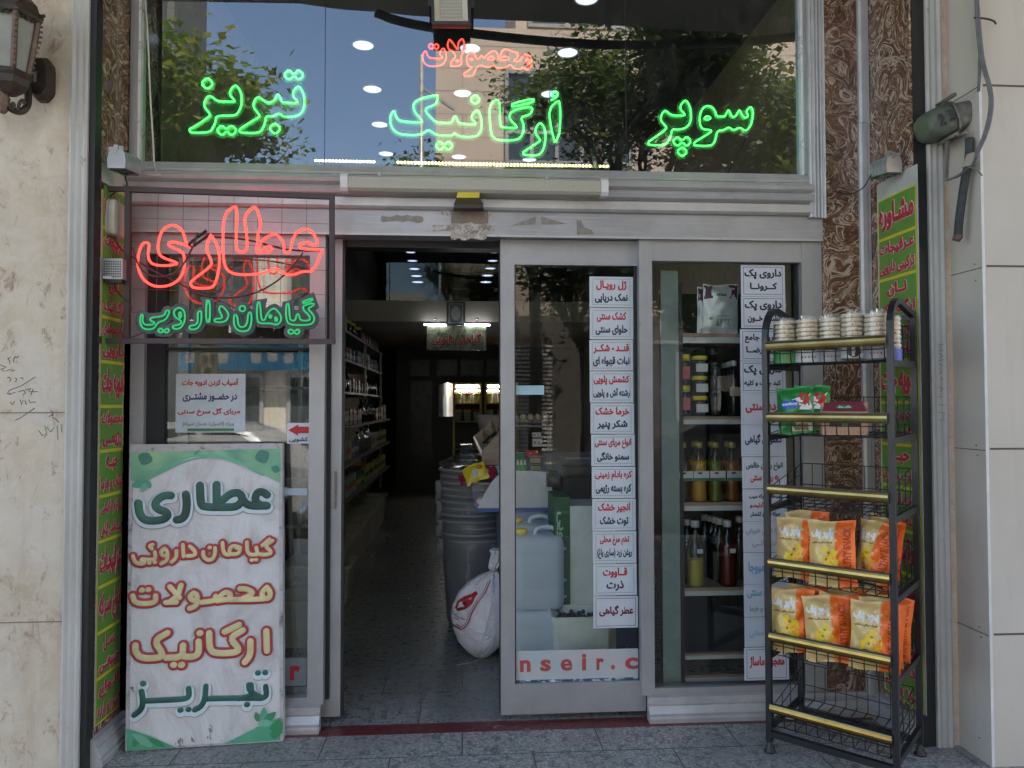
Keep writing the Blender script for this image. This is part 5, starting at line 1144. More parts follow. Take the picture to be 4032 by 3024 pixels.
def ragged(x0, y0, x1, y1, Y, n=10):
    P_ = []
    for i in range(n): P_.append(at(x0 + (x1 - x0) * i / (n - 1), y0 + rnd.uniform(-5, 5), Y))
    P_.append(at(x1 + rnd.uniform(-4, 4), (y0 + y1) / 2, Y))
    for i in range(n): P_.append(at(x1 - (x1 - x0) * i / (n - 1), y1 + rnd.uniform(-5, 5), Y))
    P_.append(at(x0 + rnd.uniform(-4, 4), (y0 + y1) / 2, Y)); return P_
mb.prism(ragged(1738, 798, 1792, 845, -.033, 6), (0, .0015, 0)); mb.prism(ragged(1900, 798, 1934, 850, -.033, 6), (0, .0015, 0)); mb.prism(ragged(1702, 884, 1948, 908, -.0335), (0, .0015, 0)); mb.prism(ragged(1776, 878, 1915, 942, -.0385), (0, .0015, 0)); part('foil_tape', mb, m_, t)
mb = MB(); mb.prism(ragged(1502, 850, 1664, 874, -.0318, 9), (0, .0012, 0)); solo('tape_remnant', mb, M('old_glue', (.21, .19, .165), .5, .2, var=.3, vs=40), 'brown tape remnant on the beam left of the door sensor', 'tape remnant', group=None)
mb = MB(); mb.prism([at(2015, 888, -.0318), at(2110, 852, -.0318), at(2108, 882, -.0318)], (0, .0012, 0)); mb.prism([at(2130, 852, -.0318), at(2235, 882, -.0318), at(2132, 884, -.0318)], (0, .0012, 0)); solo('tape_remnant', mb, M('old_glue', (.21, .19, .165), .5, .2, var=.3, vs=40), 'thin pointed tape remnant on the beam right of the door sensor', 'tape remnant')
mb = MB(); mb.prism([at(2270, 866, -.0318), at(2288, 868, -.0318), at(2300, 895, -.0318), at(2330, 905, -.0318), at(2340, 922, -.0318), at(2272, 924, -.0318)], (0, .0012, 0)); solo('tape_remnant', mb, M('old_glue', (.21, .19, .165), .5, .2, var=.3, vs=40), 'stepped tape remnant near the right part of the beam', 'tape remnant')
# adapter boxes on the left wall
def wallbox(px0, py0, px1, py1, y0, x1, ch):
    a, b = atX(px0, py1, XL + .01), atX(px1, py0, XL + .01); return a, b
t = thing('adapter_box', 'cream rounded adapter box on the left banner beside the hanging sign', 'adapter', (XL + .03, -.2, 2.2))
zc0, zc1 = z_at(932, V((XL + .04, -.2, 0))), z_at(790, V((XL + .04, -.2, 0)))
mb = MB(); ring = lambda k, x: [V((x, -.19 + k * .062 * math.copysign(abs(math.cos(a_)) ** .45, math.cos(a_)), (zc0 + zc1) / 2 + k * (zc1 - zc0) / 2 * math.copysign(abs(math.sin(a_)) ** .35, math.sin(a_)))) for a_ in [2 * math.pi * i / 24 for i in range(24)]]
x = XL + .007; mb.loft([ring(1, x), ring(1, x + .028), ring(.9, x + .038)], smooth=False); part('case', mb, M('cream_plastic', (.42, .42, .34), .4), t)
mb = MB(); mb.loft([ring(1.02, x + .012), ring(1.02, x + .016)]); part('seam', mb, MATS['lamp_grey'], t)
t = thing('power_supply', 'perforated metal power supply box on the left banner', 'power supply', (XL + .03, -.2, 1.95))
zc0, zc1 = z_at(1106, V((XL + .04, -.22, 0))), z_at(1026, V((XL + .04, -.22, 0)))
x = XL + .008; y0, y1 = -.27, -.235
mb = MB(); mb.box((x, y0, zc0), (x + .085, y0 + .04, zc1)); part('case', mb, M('galvanised', (.36, .37, .37), .35, .6), t)
mb = MB()
for i in range(8):
    for j in range(7): mb.cbox((x + .010 + .0094 * i, y0 - .0004, zc0 + .012 + (zc1 - zc0 - .02) * j / 6.6), (.0055, .001, .0058))
part('vent_hole', mb, MATS['dark_gap'], t)
mb = MB(); mb.box((x + .004, y0 - .001, zc0 + .002), (x + .04, y0 - .0002, zc0 + .012)); part('sticker', mb, MATS['white_paint'], t)
mb = MB(); mb.box((x + .01, y0 + .004, zc0 - .016), (x + .08, y0 + .035, zc0)); part('terminal_strip', mb, MATS['black_plastic'], t)
cable('sign_lead', [V((XL + .05, -.25, zc0 - .01)), atX(460, 1150, XL + .03), at(505, 1190, -.25), at(518, 1210, -.25), at(512, 1235, -.24)], .003, 'brown lead curling from the power supply to the hanging sign')
cable('sign_lead', [atX(450, 935, XL + .03), atX(470, 975, XL + .04), at(500, 1000, -.24), at(515, 1060, -.235), at(512, 1120, -.23)], .0028, 'brown lead from the cream adapter to the sign frame')
cable('sign_lead', [at(560, 1310, -.23), at(530, 1325, -.235), at(500, 1332, -.24), at(475, 1322, -.25), at(480, 1240, -.26), at(500, 1215, -.25)], .0028, 'reddish lead curling at the lower left of the sign frame')
# ------------------------------------------------------------------ ornate wall lantern, left edge
LY = YF_L - .0; 
lan = thing('wall_lantern', 'bronze ornate wall lantern with frosted glass on the travertine wall', 'lantern', at(60, 440, YF_L - .12))
M('bronze', (.05, .038, .03), .5, .3, var=.35, vs=25); M('bronze_light', (.15, .10, .075), .5, .3, var=.3, vs=30); m_, k_ = newmat('frosted_glass', .35, 0, (.30, .31, .28)); k_.ln(k_.ramp(k_.noise(k_.coord(), 6, 4), [(.3, (.24, .25, .23)), (.7, (.36, .37, .33))]), k_.b.inputs['Base Color'])
YLn = YF_L - .17
def L(px, py, dy=0): return at(px, py, YLn + dy)
s_ = (at(100, 200, YLn).x - at(0, 200, YLn).x) / 100    # metres per photograph pixel
lc = L(38, 300); hexr = lambda r, z, n=6, a0=R(10): [V((lc.x + r * s_ * math.cos(a0 + 2 * math.pi * i / n), lc.y + r * s_ * math.sin(a0 + 2 * math.pi * i / n), z)) for i in range(n)]
zz = lambda py: L(30, py).z
# hexagonal lantern: glass cage tapering downwards
top_r, bot_r = 100, 68
mb = MB(); mb.loft([hexr(top_r * .93, zz(72)), hexr(bot_r * .90, zz(288))], caps=True); part('glass', mb, m_, lan)
mb = MB()
hi, lo = hexr(top_r, zz(62)), hexr(bot_r, zz(290))
for i in range(6):
    mid = hi[i].lerp(lo[i], .35) + (hi[i] - lc).normalized() * .012 * 1; mid.z = hi[i].lerp(lo[i], .35).z
    mb.tube(chaikin([hi[i], mid, lo[i]], 2), .011, 8)
part('cage_rib', mb, MATS['bronze_light'], lan)
mb = MB()
for i in range(6):
    for k in range(11):
        u = (k + .5) / 11; p = hi[i].lerp(lo[i], u) + (hi[i] - V((lc.x, lc.y, hi[i].z))).normalized() * (.012 + .008 * math.sin(math.pi * min(1, u * 1.6))); mb.ball(p, .0085, 6, (1, 1, .6))
part('leaf_knurl', mb, MATS['bronze_light'], lan)
mb = MB()
for i in range(6):
    a, b = hi[i], hi[(i + 1) % 6]
    for (u, v, r) in ((.5, .10, .010), (.5, .05, .014), (.38, .07, .009), (.62, .07, .009), (.28, .11, .008), (.72, .11, .008), (.2, .06, .01), (.8, .06, .01)):
        p = a.lerp(b, u); p = p + (lo[0] - hi[0]).z * V((0, 0, v)); mb.ball(p + (p - V((lc.x, lc.y, p.z))).normalized() * .003, r, 6, (1, 1, .9))
part('fleur_ornament', mb, MATS['bronze'], lan)
mb = MB(); mb.loft([hexr(115, zz(78)), hexr(122, zz(66)), hexr(118, zz(48)), hexr(104, zz(40)), hexr(96, zz(14)), hexr(70, zz(-14)), hexr(30, zz(-40))], caps=True)
for p in hexr(120, zz(60)): mb.ball(p + V((0, 0, .012)), .008, 8)
part('roof', mb, MATS['bronze'], lan)
mb = MB(); mb.loft([hexr(70, zz(284)), hexr(84, zz(292)), hexr(86, zz(304)), hexr(76, zz(314)), hexr(70, zz(340)), hexr(34, zz(368)), hexr(24, zz(374))], caps=True); part('base_cup', mb, MATS['bronze'], lan)
c0 = V((lc.x - .0, lc.y, 0)); mb = MB(); mb.lathe((L(14, 300).x, lc.y, 0), [(8 * s_, zz(448)), (17 * s_, zz(436)), (16 * s_, zz(424)), (26 * s_, zz(416)), (22 * s_, zz(395)), (27 * s_, zz(388)), (22 * s_, zz(380)), (26 * s_, zz(370)), (14 * s_, zz(362))], 16); part('finial', mb, MATS['bronze_light'], lan)
mb = MB(); mb.tube(chaikin([L(26, 408), L(44, 432, .02), L(78, 442, .04), L(104, 428, .06), L(112, 400, .08), L(110, 350, .1), L(104, 320, .13), L(125, 290, .16)], 3), [.012] * 60 if False else .014, 10)
mb.tube(chaikin([L(52, 428, .01), L(58, 412, .01), L(50, 404, .01), L(50, 418, .01)], 2), .006, 8); mb.tube(chaikin([L(72, 436, .02), L(74, 405, .02), L(90, 392, .03), L(100, 402, .03), L(92, 412, .03)], 2), .0065, 8); part('scroll_arm', mb, MATS['bronze'], lan)
ca = at(163, 315, YF_L - .03); pw = s_ * 1.05
mb = MB(); base = [(-38, -75), (-20, -92), (20, -92), (38, -65), (42, -40), (42, 45), (36, 60), (14, 85), (-14, 85), (-38, 62)]
B0 = [ca + V((a * pw, .028, -b * pw)) for a, b in base]; B1 = [ca + V((a * pw, -.0, -b * pw)) for a, b in base]; B2 = [ca + V((a * pw * .8, -.03, -b * pw * .85)) for a, b in base]; mb.loft([B0, B1, B2], caps=True); part('wall_plate', mb, MATS['bronze'], lan)
mb = MB(); mb.quadbox(ca + V((-.014, -.0325, -.022)), V((.012, 0, 0)), V((0, .001, 0)), V((0, 0, .044))); part('rating_sticker', mb, MATS['lamp_grey'], lan)
# pencilled numbers on the travertine
mb = MB(); Z4 = lambda s: [at(p[0], p[1], YF_L - .0012) for p in zpts(s, 0, 1008, 2212 / 1344)]
for s in ('50 660 65 690 60 700', '48 668 68 655', '85 672 100 650 110 660 122 648', '85 672 92 690', '0 705 40 720 5 735 30 745', '40 745 60 735 80 745 95 740', '45 790 60 785 70 800 60 815', '95 790 110 795 100 815', '130 790 145 790 150 800', '230 782 140 840 60 870 48 890 70 900', '50 895 100 885', '120 880 150 870 165 885 150 900', '160 870 200 860 185 880 245 880', '215 860 200 900', '65 945 80 965 95 940', '130 930 140 965 150 935', '160 935 170 965', '185 930 195 950 230 945', '315 1040 345 1030 340 1050 360 1055 380 1080', '330 1000 345 1020 330 1035', '100 1065 130 1050 225 985'):
    P = Z4(s); mb.tube(P, .0013, 5, flat=.0004, nrm=(0, 1, 0))
solo('graffiti', mb, M('pencil_grey', (.09, .08, .075), .8), 'pencilled numbers and arrow scribbled on the left travertine wall', 'graffiti')
mb = MB()
for s in ('248 1130 275 1165 300 1150 290 1100', '300 1110 330 1140 350 1110', '370 1100 375 1190', '395 1090 400 1140'): mb.tube(Z4(s), .0013, 5, flat=.0004, nrm=(0, 1, 0))
solo('graffiti', mb, M('felt_green', (.08, .25, .17), .8), 'green felt pen scribble low on the left travertine wall', 'graffiti')
mb = MB(); Z5 = lambda s: [at(p[0], p[1], YF_R - .0245) for p in zpts(s, 2688, 1008, 2212 / 1344)]
for s in ('1650 570 1690 575 1660 590 1688 600', '1655 610 1690 615', '1660 630 1685 650 1660 660', '1690 670 1655 680', '1660 700 1685 710', '1665 730 1680 750 1660 765', '1670 790 1690 800', '1660 850 1690 860 1670 880', '1660 910 1685 915', '1655 960 1700 970', '1655 1010 1695 1020 1690 1050', '1660 1060 1700 1065'): mb.tube(Z5(s), .0011, 5, flat=.0004, nrm=(0, 1, 0))
solo('graffiti', mb, MATS['pencil_grey'], 'pencilled numbers written down the right white pilaster', 'graffiti')
# ------------------------------------------------------------------ cast junction box 23, right
t = thing('junction_box', 'weathered cast cable junction box painted with 23 at the right corner', 'junction box', at(3760, 480, YF_R - .12))
m_, k_ = newmat('weathered_cast', .55, .3); co = k_.coord(); n_ = k_.noise(co, 9, 6, .7, .6); k_.ln(k_.ramp(n_, [(.35, (.07, .075, .06)), (.5, (.15, .14, .12)), (.62, (.26, .24, .21)), (.8, (.34, .33, .31))]), k_.b.inputs['Base Color']); k_.bump(n_, .4, .01)
m2, k2 = newmat('green_grey_cast', .6, .2); co = k2.coord(); n_ = k2.noise(co, 10, 6, .7, .6); k2.ln(k2.ramp(n_, [(.35, (.06, .075, .055)), (.6, (.12, .14, .11)), (.8, (.22, .22, .19))]), k2.b.inputs['Base Color'])
a = at(3680, 480, YF_R - .16); b = at(3862, 425, YF_R - .16)
ax = (b - a); Lx = ax.length; ax.normalize(); upv = V((0, -1, 0)).cross(ax) * -1; upv = V((-ax.z, 0, ax.x)); ny = V((0, 1, 0))
def sect(u, w, d, ang=0): 
    c = a + ax * (Lx * u); return [c + upv * (w * math.copysign(abs(math.sin(q)) ** .6, math.sin(q))) + ny * (.085 + d * math.copysign(abs(math.cos(q)) ** .6, math.cos(q))) for q in [2 * math.pi * i / 20 for i in range(20)]]
mb = MB(); mb.loft([sect(-.02, .022, .04), sect(.03, .048, .07), sect(.14, .066, .085), sect(.32, .072, .088), sect(.46, .072, .088)], smooth=True); part('cover', mb, m2, t)
mb = MB(); mb.loft([sect(.47, .079, .092), sect(.52, .079, .092)], smooth=False); mb.loft([sect(.521, .066, .085), sect(.8, .060, .085), sect(.98, .058, .085)], smooth=True)
for u, v in ((.5, .085), (.5, -.085), (.3, -.08), (.95, .062)): c = a + ax * (Lx * u) + upv * v; mb.cyl(c + V((0, -.02, 0)), c + V((0, .1, 0)), .009, 8)
mb.cyl(a + ax * (Lx * .86) - upv * .055 + V((0, .05, 0)), a + ax * (Lx * .80) - upv * .12 + V((0, .05, 0)), .018, 10); mb.cyl(a + ax * (Lx * .86) - upv * .06 + V((0, .05, 0)), a + ax * (Lx * .855) - upv * .08 + V((0, .05, 0)), .026, 10)
part('body', mb, m_, t)
mb = MB(); o = a + ax * (Lx * .06) - upv * .028 + V((0, -.0055, 0)); put_text(mb, '2', o, ax * .034, upv * .056, .06, .0008, .002); o2 = a + ax * (Lx * .29) - upv * .022 + V((0, -.0085, 0)); put_text(mb, '3', o2, ax * .030, upv * .054, .06, .0008, .002); part('number', mb, MATS['ink_black'], t)
M('conduit_grey', (.13, .13, .13), .6, var=.3, vs=20)
def bundle(pts, k, spread, r, name, label, mat='conduit_grey'):
    mb = MB(); rnd = random.Random(len(pts) + k)
    for i in range(k):
        ox, oy = rnd.uniform(-spread, spread), rnd.uniform(-spread, spread) * .6
        mb.tube(chaikin([p + V((ox * (1 + .4 * math.sin(j + i)), oy, ox * .1)) for j, p in enumerate(pts)], 2), r, 6)
    return solo(name, mb, MATS[mat], label, 'cable bundle')
bundle([at(3840, -60, -.60), at(3845, 60, -.60), at(3855, 180, -.60), at(3868, 260, -.62), at(3898, 350, -.62), at(3900, 430, -.62), at(3880, 520, -.62), at(3845, 600, -.60), at(3818, 660, -.56)], 6, .007, .0045, 'cable_bundle', 'grey cable bundle dropping past the right of the junction box')
bundle([at(3815, 655, -.56), at(3780, 690, -.52), at(3740, 705, -.5), at(3726, 712, -.48), at(3728, 670, -.46), at(3733, 540, -.47)], 5, .006, .0042, 'cable_bundle', 'cable bundle hooked back up under the junction box')
bundle([at(3856, 120, -.595), at(3858, 200, -.595), at(3856, 300, -.60), at(3852, 360, -.58)], 2, .004, .006, 'cable_bundle', 'short pair of cables entering the top of the junction box')
mb = MB()
for j in range(9): c = at(3825 - 2.5 * j, 605 + 6 * j, -.585); mb.tube([c + V((.020 * math.cos(q), -.012 * math.sin(q), .006 * math.cos(q))) for q in [2 * math.pi * i / 10 for i in range(10)]], .0022, 5, closed=True)
solo('wire_binding', mb, M('binding_wire', (.36, .33, .28), .5), 'wire lashing wound round the cable bundle', 'wire binding')
mb = MB(); P = [at(3818, 545, -.53), at(3815, 640, -.53), at(3800, 700, -.52), at(3778, 850, -.50), at(3772, 925, -.49)]
mb.tube(chaikin(P, 2), .017, 12); solo('rubber_hose', mb, M('hose_dark', (.035, .042, .042), .75, var=.5, vs=30), 'thick dark taped cable stub hanging below the junction box', 'cable stub')
mb = MB(); mb.tube([at(3772, 920, -.49), at(3770, 940, -.49), at(3778, 948, -.485)], [.016, .017, .006], 8); solo('cable_end', mb, M('tape_brown', (.12, .07, .065), .6), 'brown taped tip at the bottom of the thick cable stub', 'cable end')
cable('wire_tail', [at(3835, 70, -.60), at(3880, 72, -.61), at(3915, 82, -.61), at(3922, 96, -.61)], .004, 'frayed brown wire tail sticking out of the cable bundle at the top right', 'brown_lead')
cable('wire_tail', [at(3800, 655, -.58), at(3830, 662, -.60), at(3852, 672, -.6), at(3868, 692, -.6)], .003, 'bent wire tail poking right below the wire lashing', 'grey_lead')
# warm LED chain lying behind the sill of the tall window
mb = MB(); pts = [at(1240, 632, .06), at(1560, 640, .06), at(1700, 643, .06), at(2000, 650, .06), at(2400, 655, .06)]
t = thing('led_strip', 'row of warm white LED dots behind the sill of the tall window', 'led strip', pts[2]); mb.tube(pts, .008, 8); part('strip_tube', mb, ACR, t)
mb = MB(); rnd = random.Random(4)
x = 1243
while x < 2400:
    y = 632 + (x - 1240) * .0198
    if not (1300 < x < 1310 or 1478 < x < 1572 and rnd.random() < .8 or 2300 < x < 2355 and rnd.random() < .7): mb.ball(at(x, y, .058), .0062, 6)
    x += 13.5
part('led_bulb', mb, EM('warm_led', (1, .72, .32), 2.5), t)

cable('neon_lead', [at(1180, 470, .05), at(1150, 500, .05), at(1118, 540, .05), at(1108, 600, .05), at(1104, 640, .05)], .0014, 'thin reddish lead dropping from the left green neon word', 'red_lead')
cable('neon_lead', [at(2945, 528, .05), at(2925, 570, .05), at(2890, 630, .05), at(2868, 680, .05)], .0016, 'thin black lead dropping from the right green neon word', 'black_lead')
cable('neon_lead', [at(1815, -20, .05), at(1812, 60, .05), at(1822, 120, .05), at(1832, 140, .05)], .0014, 'thin grey lead above the small red neon word', 'grey_lead')
# ------------------------------------------------------------------ inside the shop: lights
EMD = EM('downlight_glow', (.66, .72, 1.0), .45)
def downlight(x, y, z, label, r=.085):
    t = thing('ceiling_light', label, 'ceiling light', (x, y, z), 'round ceiling lights'); part('diffuser', MB().lathe((x, y, z - .006), [(r * .93, 0), (r * .93, .004)], 24), EMD, t); part('trim_ring', MB().tube([V((x + r * math.cos(q), y + r * math.sin(q), z - .004)) for q in [2 * math.pi * i / 24 for i in range(24)]], .008, 6, closed=True), MATS['white_paint'], t); return t
zl = ZC; rowname = ('left', 'middle', 'right')
def zline(px, py):
    p = atZ(px, py, ZC - .006); return p
LS = [(1430, 178, 'nearest of the left row of round ceiling lights'), (1466, 351, 'second of the left row of round ceiling lights'), (1495, 490, 'third of the left row of round ceiling lights'), (1520, 605, 'last of the left row, just above the LED dots'),
      (1850, 190, 'ceiling light beside the red neon word'), (1822, 367, 'ceiling light behind the middle green neon word'), (1807, 617, 'small ceiling light under the middle green neon word'),
      (2310, -5, 'ceiling light cut by the top of the photograph'), (2235, 207, 'ceiling light right of the red neon word'), (2165, 370, 'ceiling light half behind the tall letter of the middle word'), (2085, 628, 'ceiling light peeping over the LED dots at the right')]
for px, py, lb in LS: p = zline(px, py); downlight(p.x, p.y, ZC, lb)
# glowing discs added to imitate ceiling lights mirrored in the mezzanine glass
for i, (px, py) in enumerate(((1617, 991), (1624, 1025), (1632, 1057), (1640, 1085), (1645, 1109))):
    p = at(px, py, MZ + 1.4 + .6 * i * 1.0); downlight(p.x, p.y, p.z, f'{("first", "second", "third", "fourth", "lowest")[i]} glowing disc of the left row, imitating a ceiling light mirrored in the mezzanine glass', .07 + .008 * i)
for i, (px, py) in enumerate(((1945, 991), (1940, 1025), (1931, 1055), (1920, 1083), (1913, 1109))):
    p = at(px, py, MZ + 1.4 + .6 * i); downlight(p.x, p.y, p.z, f'{("first", "second", "third", "fourth", "lowest")[i]} glowing disc of the right row, imitating a ceiling light mirrored in the mezzanine glass', .07 + .008 * i)
# hanging sign, tube lights and picture on the mezzanine edge
Ym = MZ - .06
b = pxboard(1681, 1283, 1914, 1379, Ym); t = thing('hanging_banner', 'translucent banner reading گیاهان دارویی in red hanging inside the shop', 'banner', b.P(.5, 1))
m_, k_ = newmat('foliage_print', .35); co = k_.coord(); k_.ln(k_.ramp(k_.noise(co, 9, 5, .7, 1), [(.38, (.05, .07, .035)), (.5, (.16, .18, .10)), (.62, (.32, .33, .26)), (.7, (.14, .16, .15))]), k_.b.inputs['Base Color'])
part('sheet', MB().quadbox(b.O, b.U, b.W, V((0, .006, 0))), m_, t)
mb = MB(); b.text(mb, 'گیاهان دارویی', .06, .16, .94, .74, .06, .003, .001); part('lettering_halo', mb, MATS['banner_halo'], t); mb = MB(); b.text(mb, 'گیاهان دارویی', .07, .18, .93, .72, .035, .007, .001); part('lettering', mb, MATS['banner_red'], t)
mb = MB(); mb.cyl(b.P(.2, 1), b.P(.2, 1.4), .002, 5); mb.cyl(b.P(.8, 1), b.P(.8, 1.4), .002, 5); part('cord', mb, MATS['lamp_grey'], t)
TG = EM('tube_glow', (.9, .93, 1), 4)
for a_, b_, lb in ((1670, 1757, 'left'), (1829, 1930, 'right')):
    p, q = at(a_, 1278, Ym - .03), at(b_, 1280, Ym - .03); t = thing('tube_light', f'glowing white tube {lb} of the framed picture inside the shop', 'tube light', (p + q) / 2)
    part('tube', MB().cyl(p, q, .010, 8), TG, t); c = (p + q) / 2; part('bracket', MB().cyl(c, c + V((0, .02, .07)), .005, 6).ball(c + V((0, .02, .075)), .016, 8), MATS['steel'], t)
b = pxboard(1758, 1187, 1832, 1281, Ym + .02); t = thing('framed_picture', 'black framed ornate calligraphy picture on the mezzanine edge', 'picture', b.P(.5, 0))
part('frame', MB().quadbox(b.O, b.U, b.W, V((0, .03, 0))), MATS['black_plastic'], t)
mb = MB(); b.rect(mb, .1, .07, .9, .93, .001); part('mat_board', mb, M('picture_grey', (.09, .09, .085), .5, var=.4, vs=60), t)
mb = MB(); mb.poly([b.P(.5 + .24 * math.cos(q) * (1 + .06 * math.cos(10 * q)), .5 + .3 * math.sin(q) * (1 + .06 * math.cos(10 * q)), .003) for q in [2 * math.pi * i / 40 for i in range(40)]]); part('medallion', mb, M('picture_pale', (.28, .28, .27), .5, var=.3, vs=80), t)
mb = MB(); b.frame(mb, .13, .09, .87, .91, .006, .003); part('inner_border', mb, MATS['ink_faded_grey'] if 'ink_faded_grey' in MATS else MATS['lamp_grey'], t)
# back wall: dark cabinets, arched mirror, two lit fridges
YB = 9.5
t = thing('wall_cabinet', 'dark wood panelled cabinets along the back of the shop', 'cabinet', (-.3, YB + .1, 0))
def PX(px, py, Y=YB): return at(px, py, Y)
mb = MB(); mb.box((PX(1560, 1500).x, YB + .05, 0), (2.85, YB + .6, mz0 - .001)); part('carcass', mb, MATS['dark_wood'], t)
for (a_, b_, y0_, y1_) in ((1615, 1690, 1415, 1480), (1720, 1800, 1415, 1480), (1815, 1905, 1415, 1480), (1915, 1975, 1415, 1480), (1615, 1700, 1500, 1800)):
    mb = MB(); p, q = PX(a_, y1_), PX(b_, y0_); mb.box((p.x, YB + .02, p.z), (q.x, YB + .05, q.z)); mb.box((p.x + .05, YB + .005, p.z + .05), (q.x - .05, YB + .02, q.z - .05)); part('door', mb, M('dark_wood_panel', (.028, .017, .011), .3), t)
mb = MB(); xs = [PX(px, 1500).x for px in (1728, 1784)]; zs = [PX(1750, 1640).z, PX(1750, 1512).z]; P = [V((xs[0], YB, zs[0])), V((xs[1], YB, zs[0])), V((xs[1], YB, zs[1])), V(((xs[0] * .4 + xs[1] * .6), YB, zs[1] + .03)), V((xs[0], YB, zs[1] - .02))]
solo('mirror', mb.prism(P, (0, .02, 0)), M('mirror_silver', (.75, .75, .75), .03, 1, var=0), 'small arched mirror left of the fridges', 'mirror')
FG = EM('fridge_tube', (.95, .97, 1), 7); M('fridge_gold', (.38, .28, .06), .4, .3); M('fridge_white', (.5, .5, .5), .5)
def fridge(px0, px1, label, seed, group='glass fronted fridges'):
    x0, x1 = PX(px0, 1500, 9.2).x, PX(px1, 1500, 9.2).x; zt_ = PX(1850, 1506, 9.2).z; y = 9.2; t = thing('fridge', label, 'fridge', ((x0 + x1) / 2, y, 0), group); w = .035
    mb = MB(); mb.box((x0, y + .45, .1), (x1, y + .5, zt_)); mb.box((x0, y, .05), (x1, y + .5, .12)); part('cabinet', mb, MATS['fridge_white'], t)
    mb = MB(); mb.box((x0, y - .02, .12), (x0 + w, y + .45, zt_)); mb.box((x1 - w, y - .02, .12), (x1, y + .45, zt_)); mb.box((x0 + w, y - .02, zt_ - w), (x1 - w, y + .45, zt_)); mb.box((x0 + w, y - .02, .12), (x1 - w, y, .16)); part('gold_frame', mb, MATS['fridge_gold'], t)
    mb = MB(); mb.box((x1 - w - .012, y - .06, .9), (x1 - w + .008, y - .03, 1.45)); part('handle', mb, MATS['fridge_gold'], t)
    zsh = [PX(1850, py, 9.2).z for py in (1767, 1659, 1587)]
    mb = MB()
    for z in zsh: mb.box((x0 + w, y + .02, z - .02), (x1 - w, y + .44, z))
    part('shelf', mb, M('fridge_shelf', (.40, .36, .08), .5), t)
    mb = MB(); mb.cyl((x0 + w + .02, y + .1, zt_ - .07), (x1 - w - .02, y + .1, zt_ - .07), .016, 8); mb.cyl((x0 + w + .02, y + .3, zt_ - .14), (x1 - w - .02, y + .3, zt_ - .14), .012, 8); part('tube', mb, FG, t)
    return x0, x1, y, zsh
F1 = fridge(1783, 1898, 'left gold framed fridge with lit tube at the back of the shop', 1); F2 = fridge(1908, 2040, 'right gold framed fridge with yellow lidded tubs at the back', 2)
M('lid_yellow', (.70, .56, .02), .4); M('tub_white', (.5, .52, .52), .4); M('lid_red', (.35, .02, .02), .4); M('dark_glass', (.014, .012, .011), .12); M('label_white', (.55, .56, .55), .5); M('label_green', (.03, .14, .07), .5)
def tub(c, r, h, lab, group, lid='lid_yellow', body='tub_white', n=14):
    t = thing('lidded_tub', lab, 'tub', c, group); part('tub', MB().lathe(c, [(r * .85, 0), (r, h * .8), (r, h * .82)], n), MATS[body], t); part('lid', MB().lathe(V(c) + V((0, 0, h * .82)), [(r * 1.06, 0), (r * 1.06, h * .15), (r * .9, h * .18)], n), MATS[lid], t); return t
for F, nm in ((F1, 'left'), (F2, 'right')):
    for si, sn in ((2, 'upper'), (1, 'middle')):
        n = 3
        for i in range(n):
            x = F[0] + .09 + (F[1] - F[0] - .18) * i / (n - 1)
            tub((x, F[2] + .12, F[3][si] + .001), .062, .17 if si == 2 else .2, f'{("left", "centre", "right")[i]} tub on the {sn} shelf of the {nm} fridge', 'tubs in the fridges', 'lid_yellow' if (i + si) % 3 else 'lid_red')
# ---- left wall shelving with stock
SH = thing('wall_shelving', 'long grey shelving full of jars and boxes along the left inside', 'shelving', (-1.45, 3, 0))
SX0, SX1 = -1.88, -1.2; SY0, SY1 = 2.1, 7.6
SZ = [.62, .98, 1.32, 1.66, 2.0, 2.3]
for i, z in enumerate(SZ):
    x1 = SX1 + (.12 if i < 3 else 0)
    part('shelf_board', MB().box((SX0, SY0, z - .025), (x1, SY1, z)), M('shelf_grey', (.15, .15, .15), .5), SH)
    mb = MB()
    for k in range(9): mb.box((x1, SY0 + .3 + .6 * k, z - .024), (x1 + .003, SY0 + .38 + .6 * k, z - .002))
    part('price_tag', mb, M('tag_orange', (.40, .15, .04), .6), SH)
mb = MB()
for y in (SY0, 3.9, 5.8, SY1): mb.box((SX0, y, 0), (SX0 + .04, y + .03, 2.75)); mb.box((SX1 - .04, y + .001, .3), (SX1 - .012, y + .028, 2.3))
part('upright', mb, MATS['lamp_grey'], SH)
PT = CLEAR('pet_bottle', (.80, .84, .82), .12, .08, .12, (.5, .55, .52))
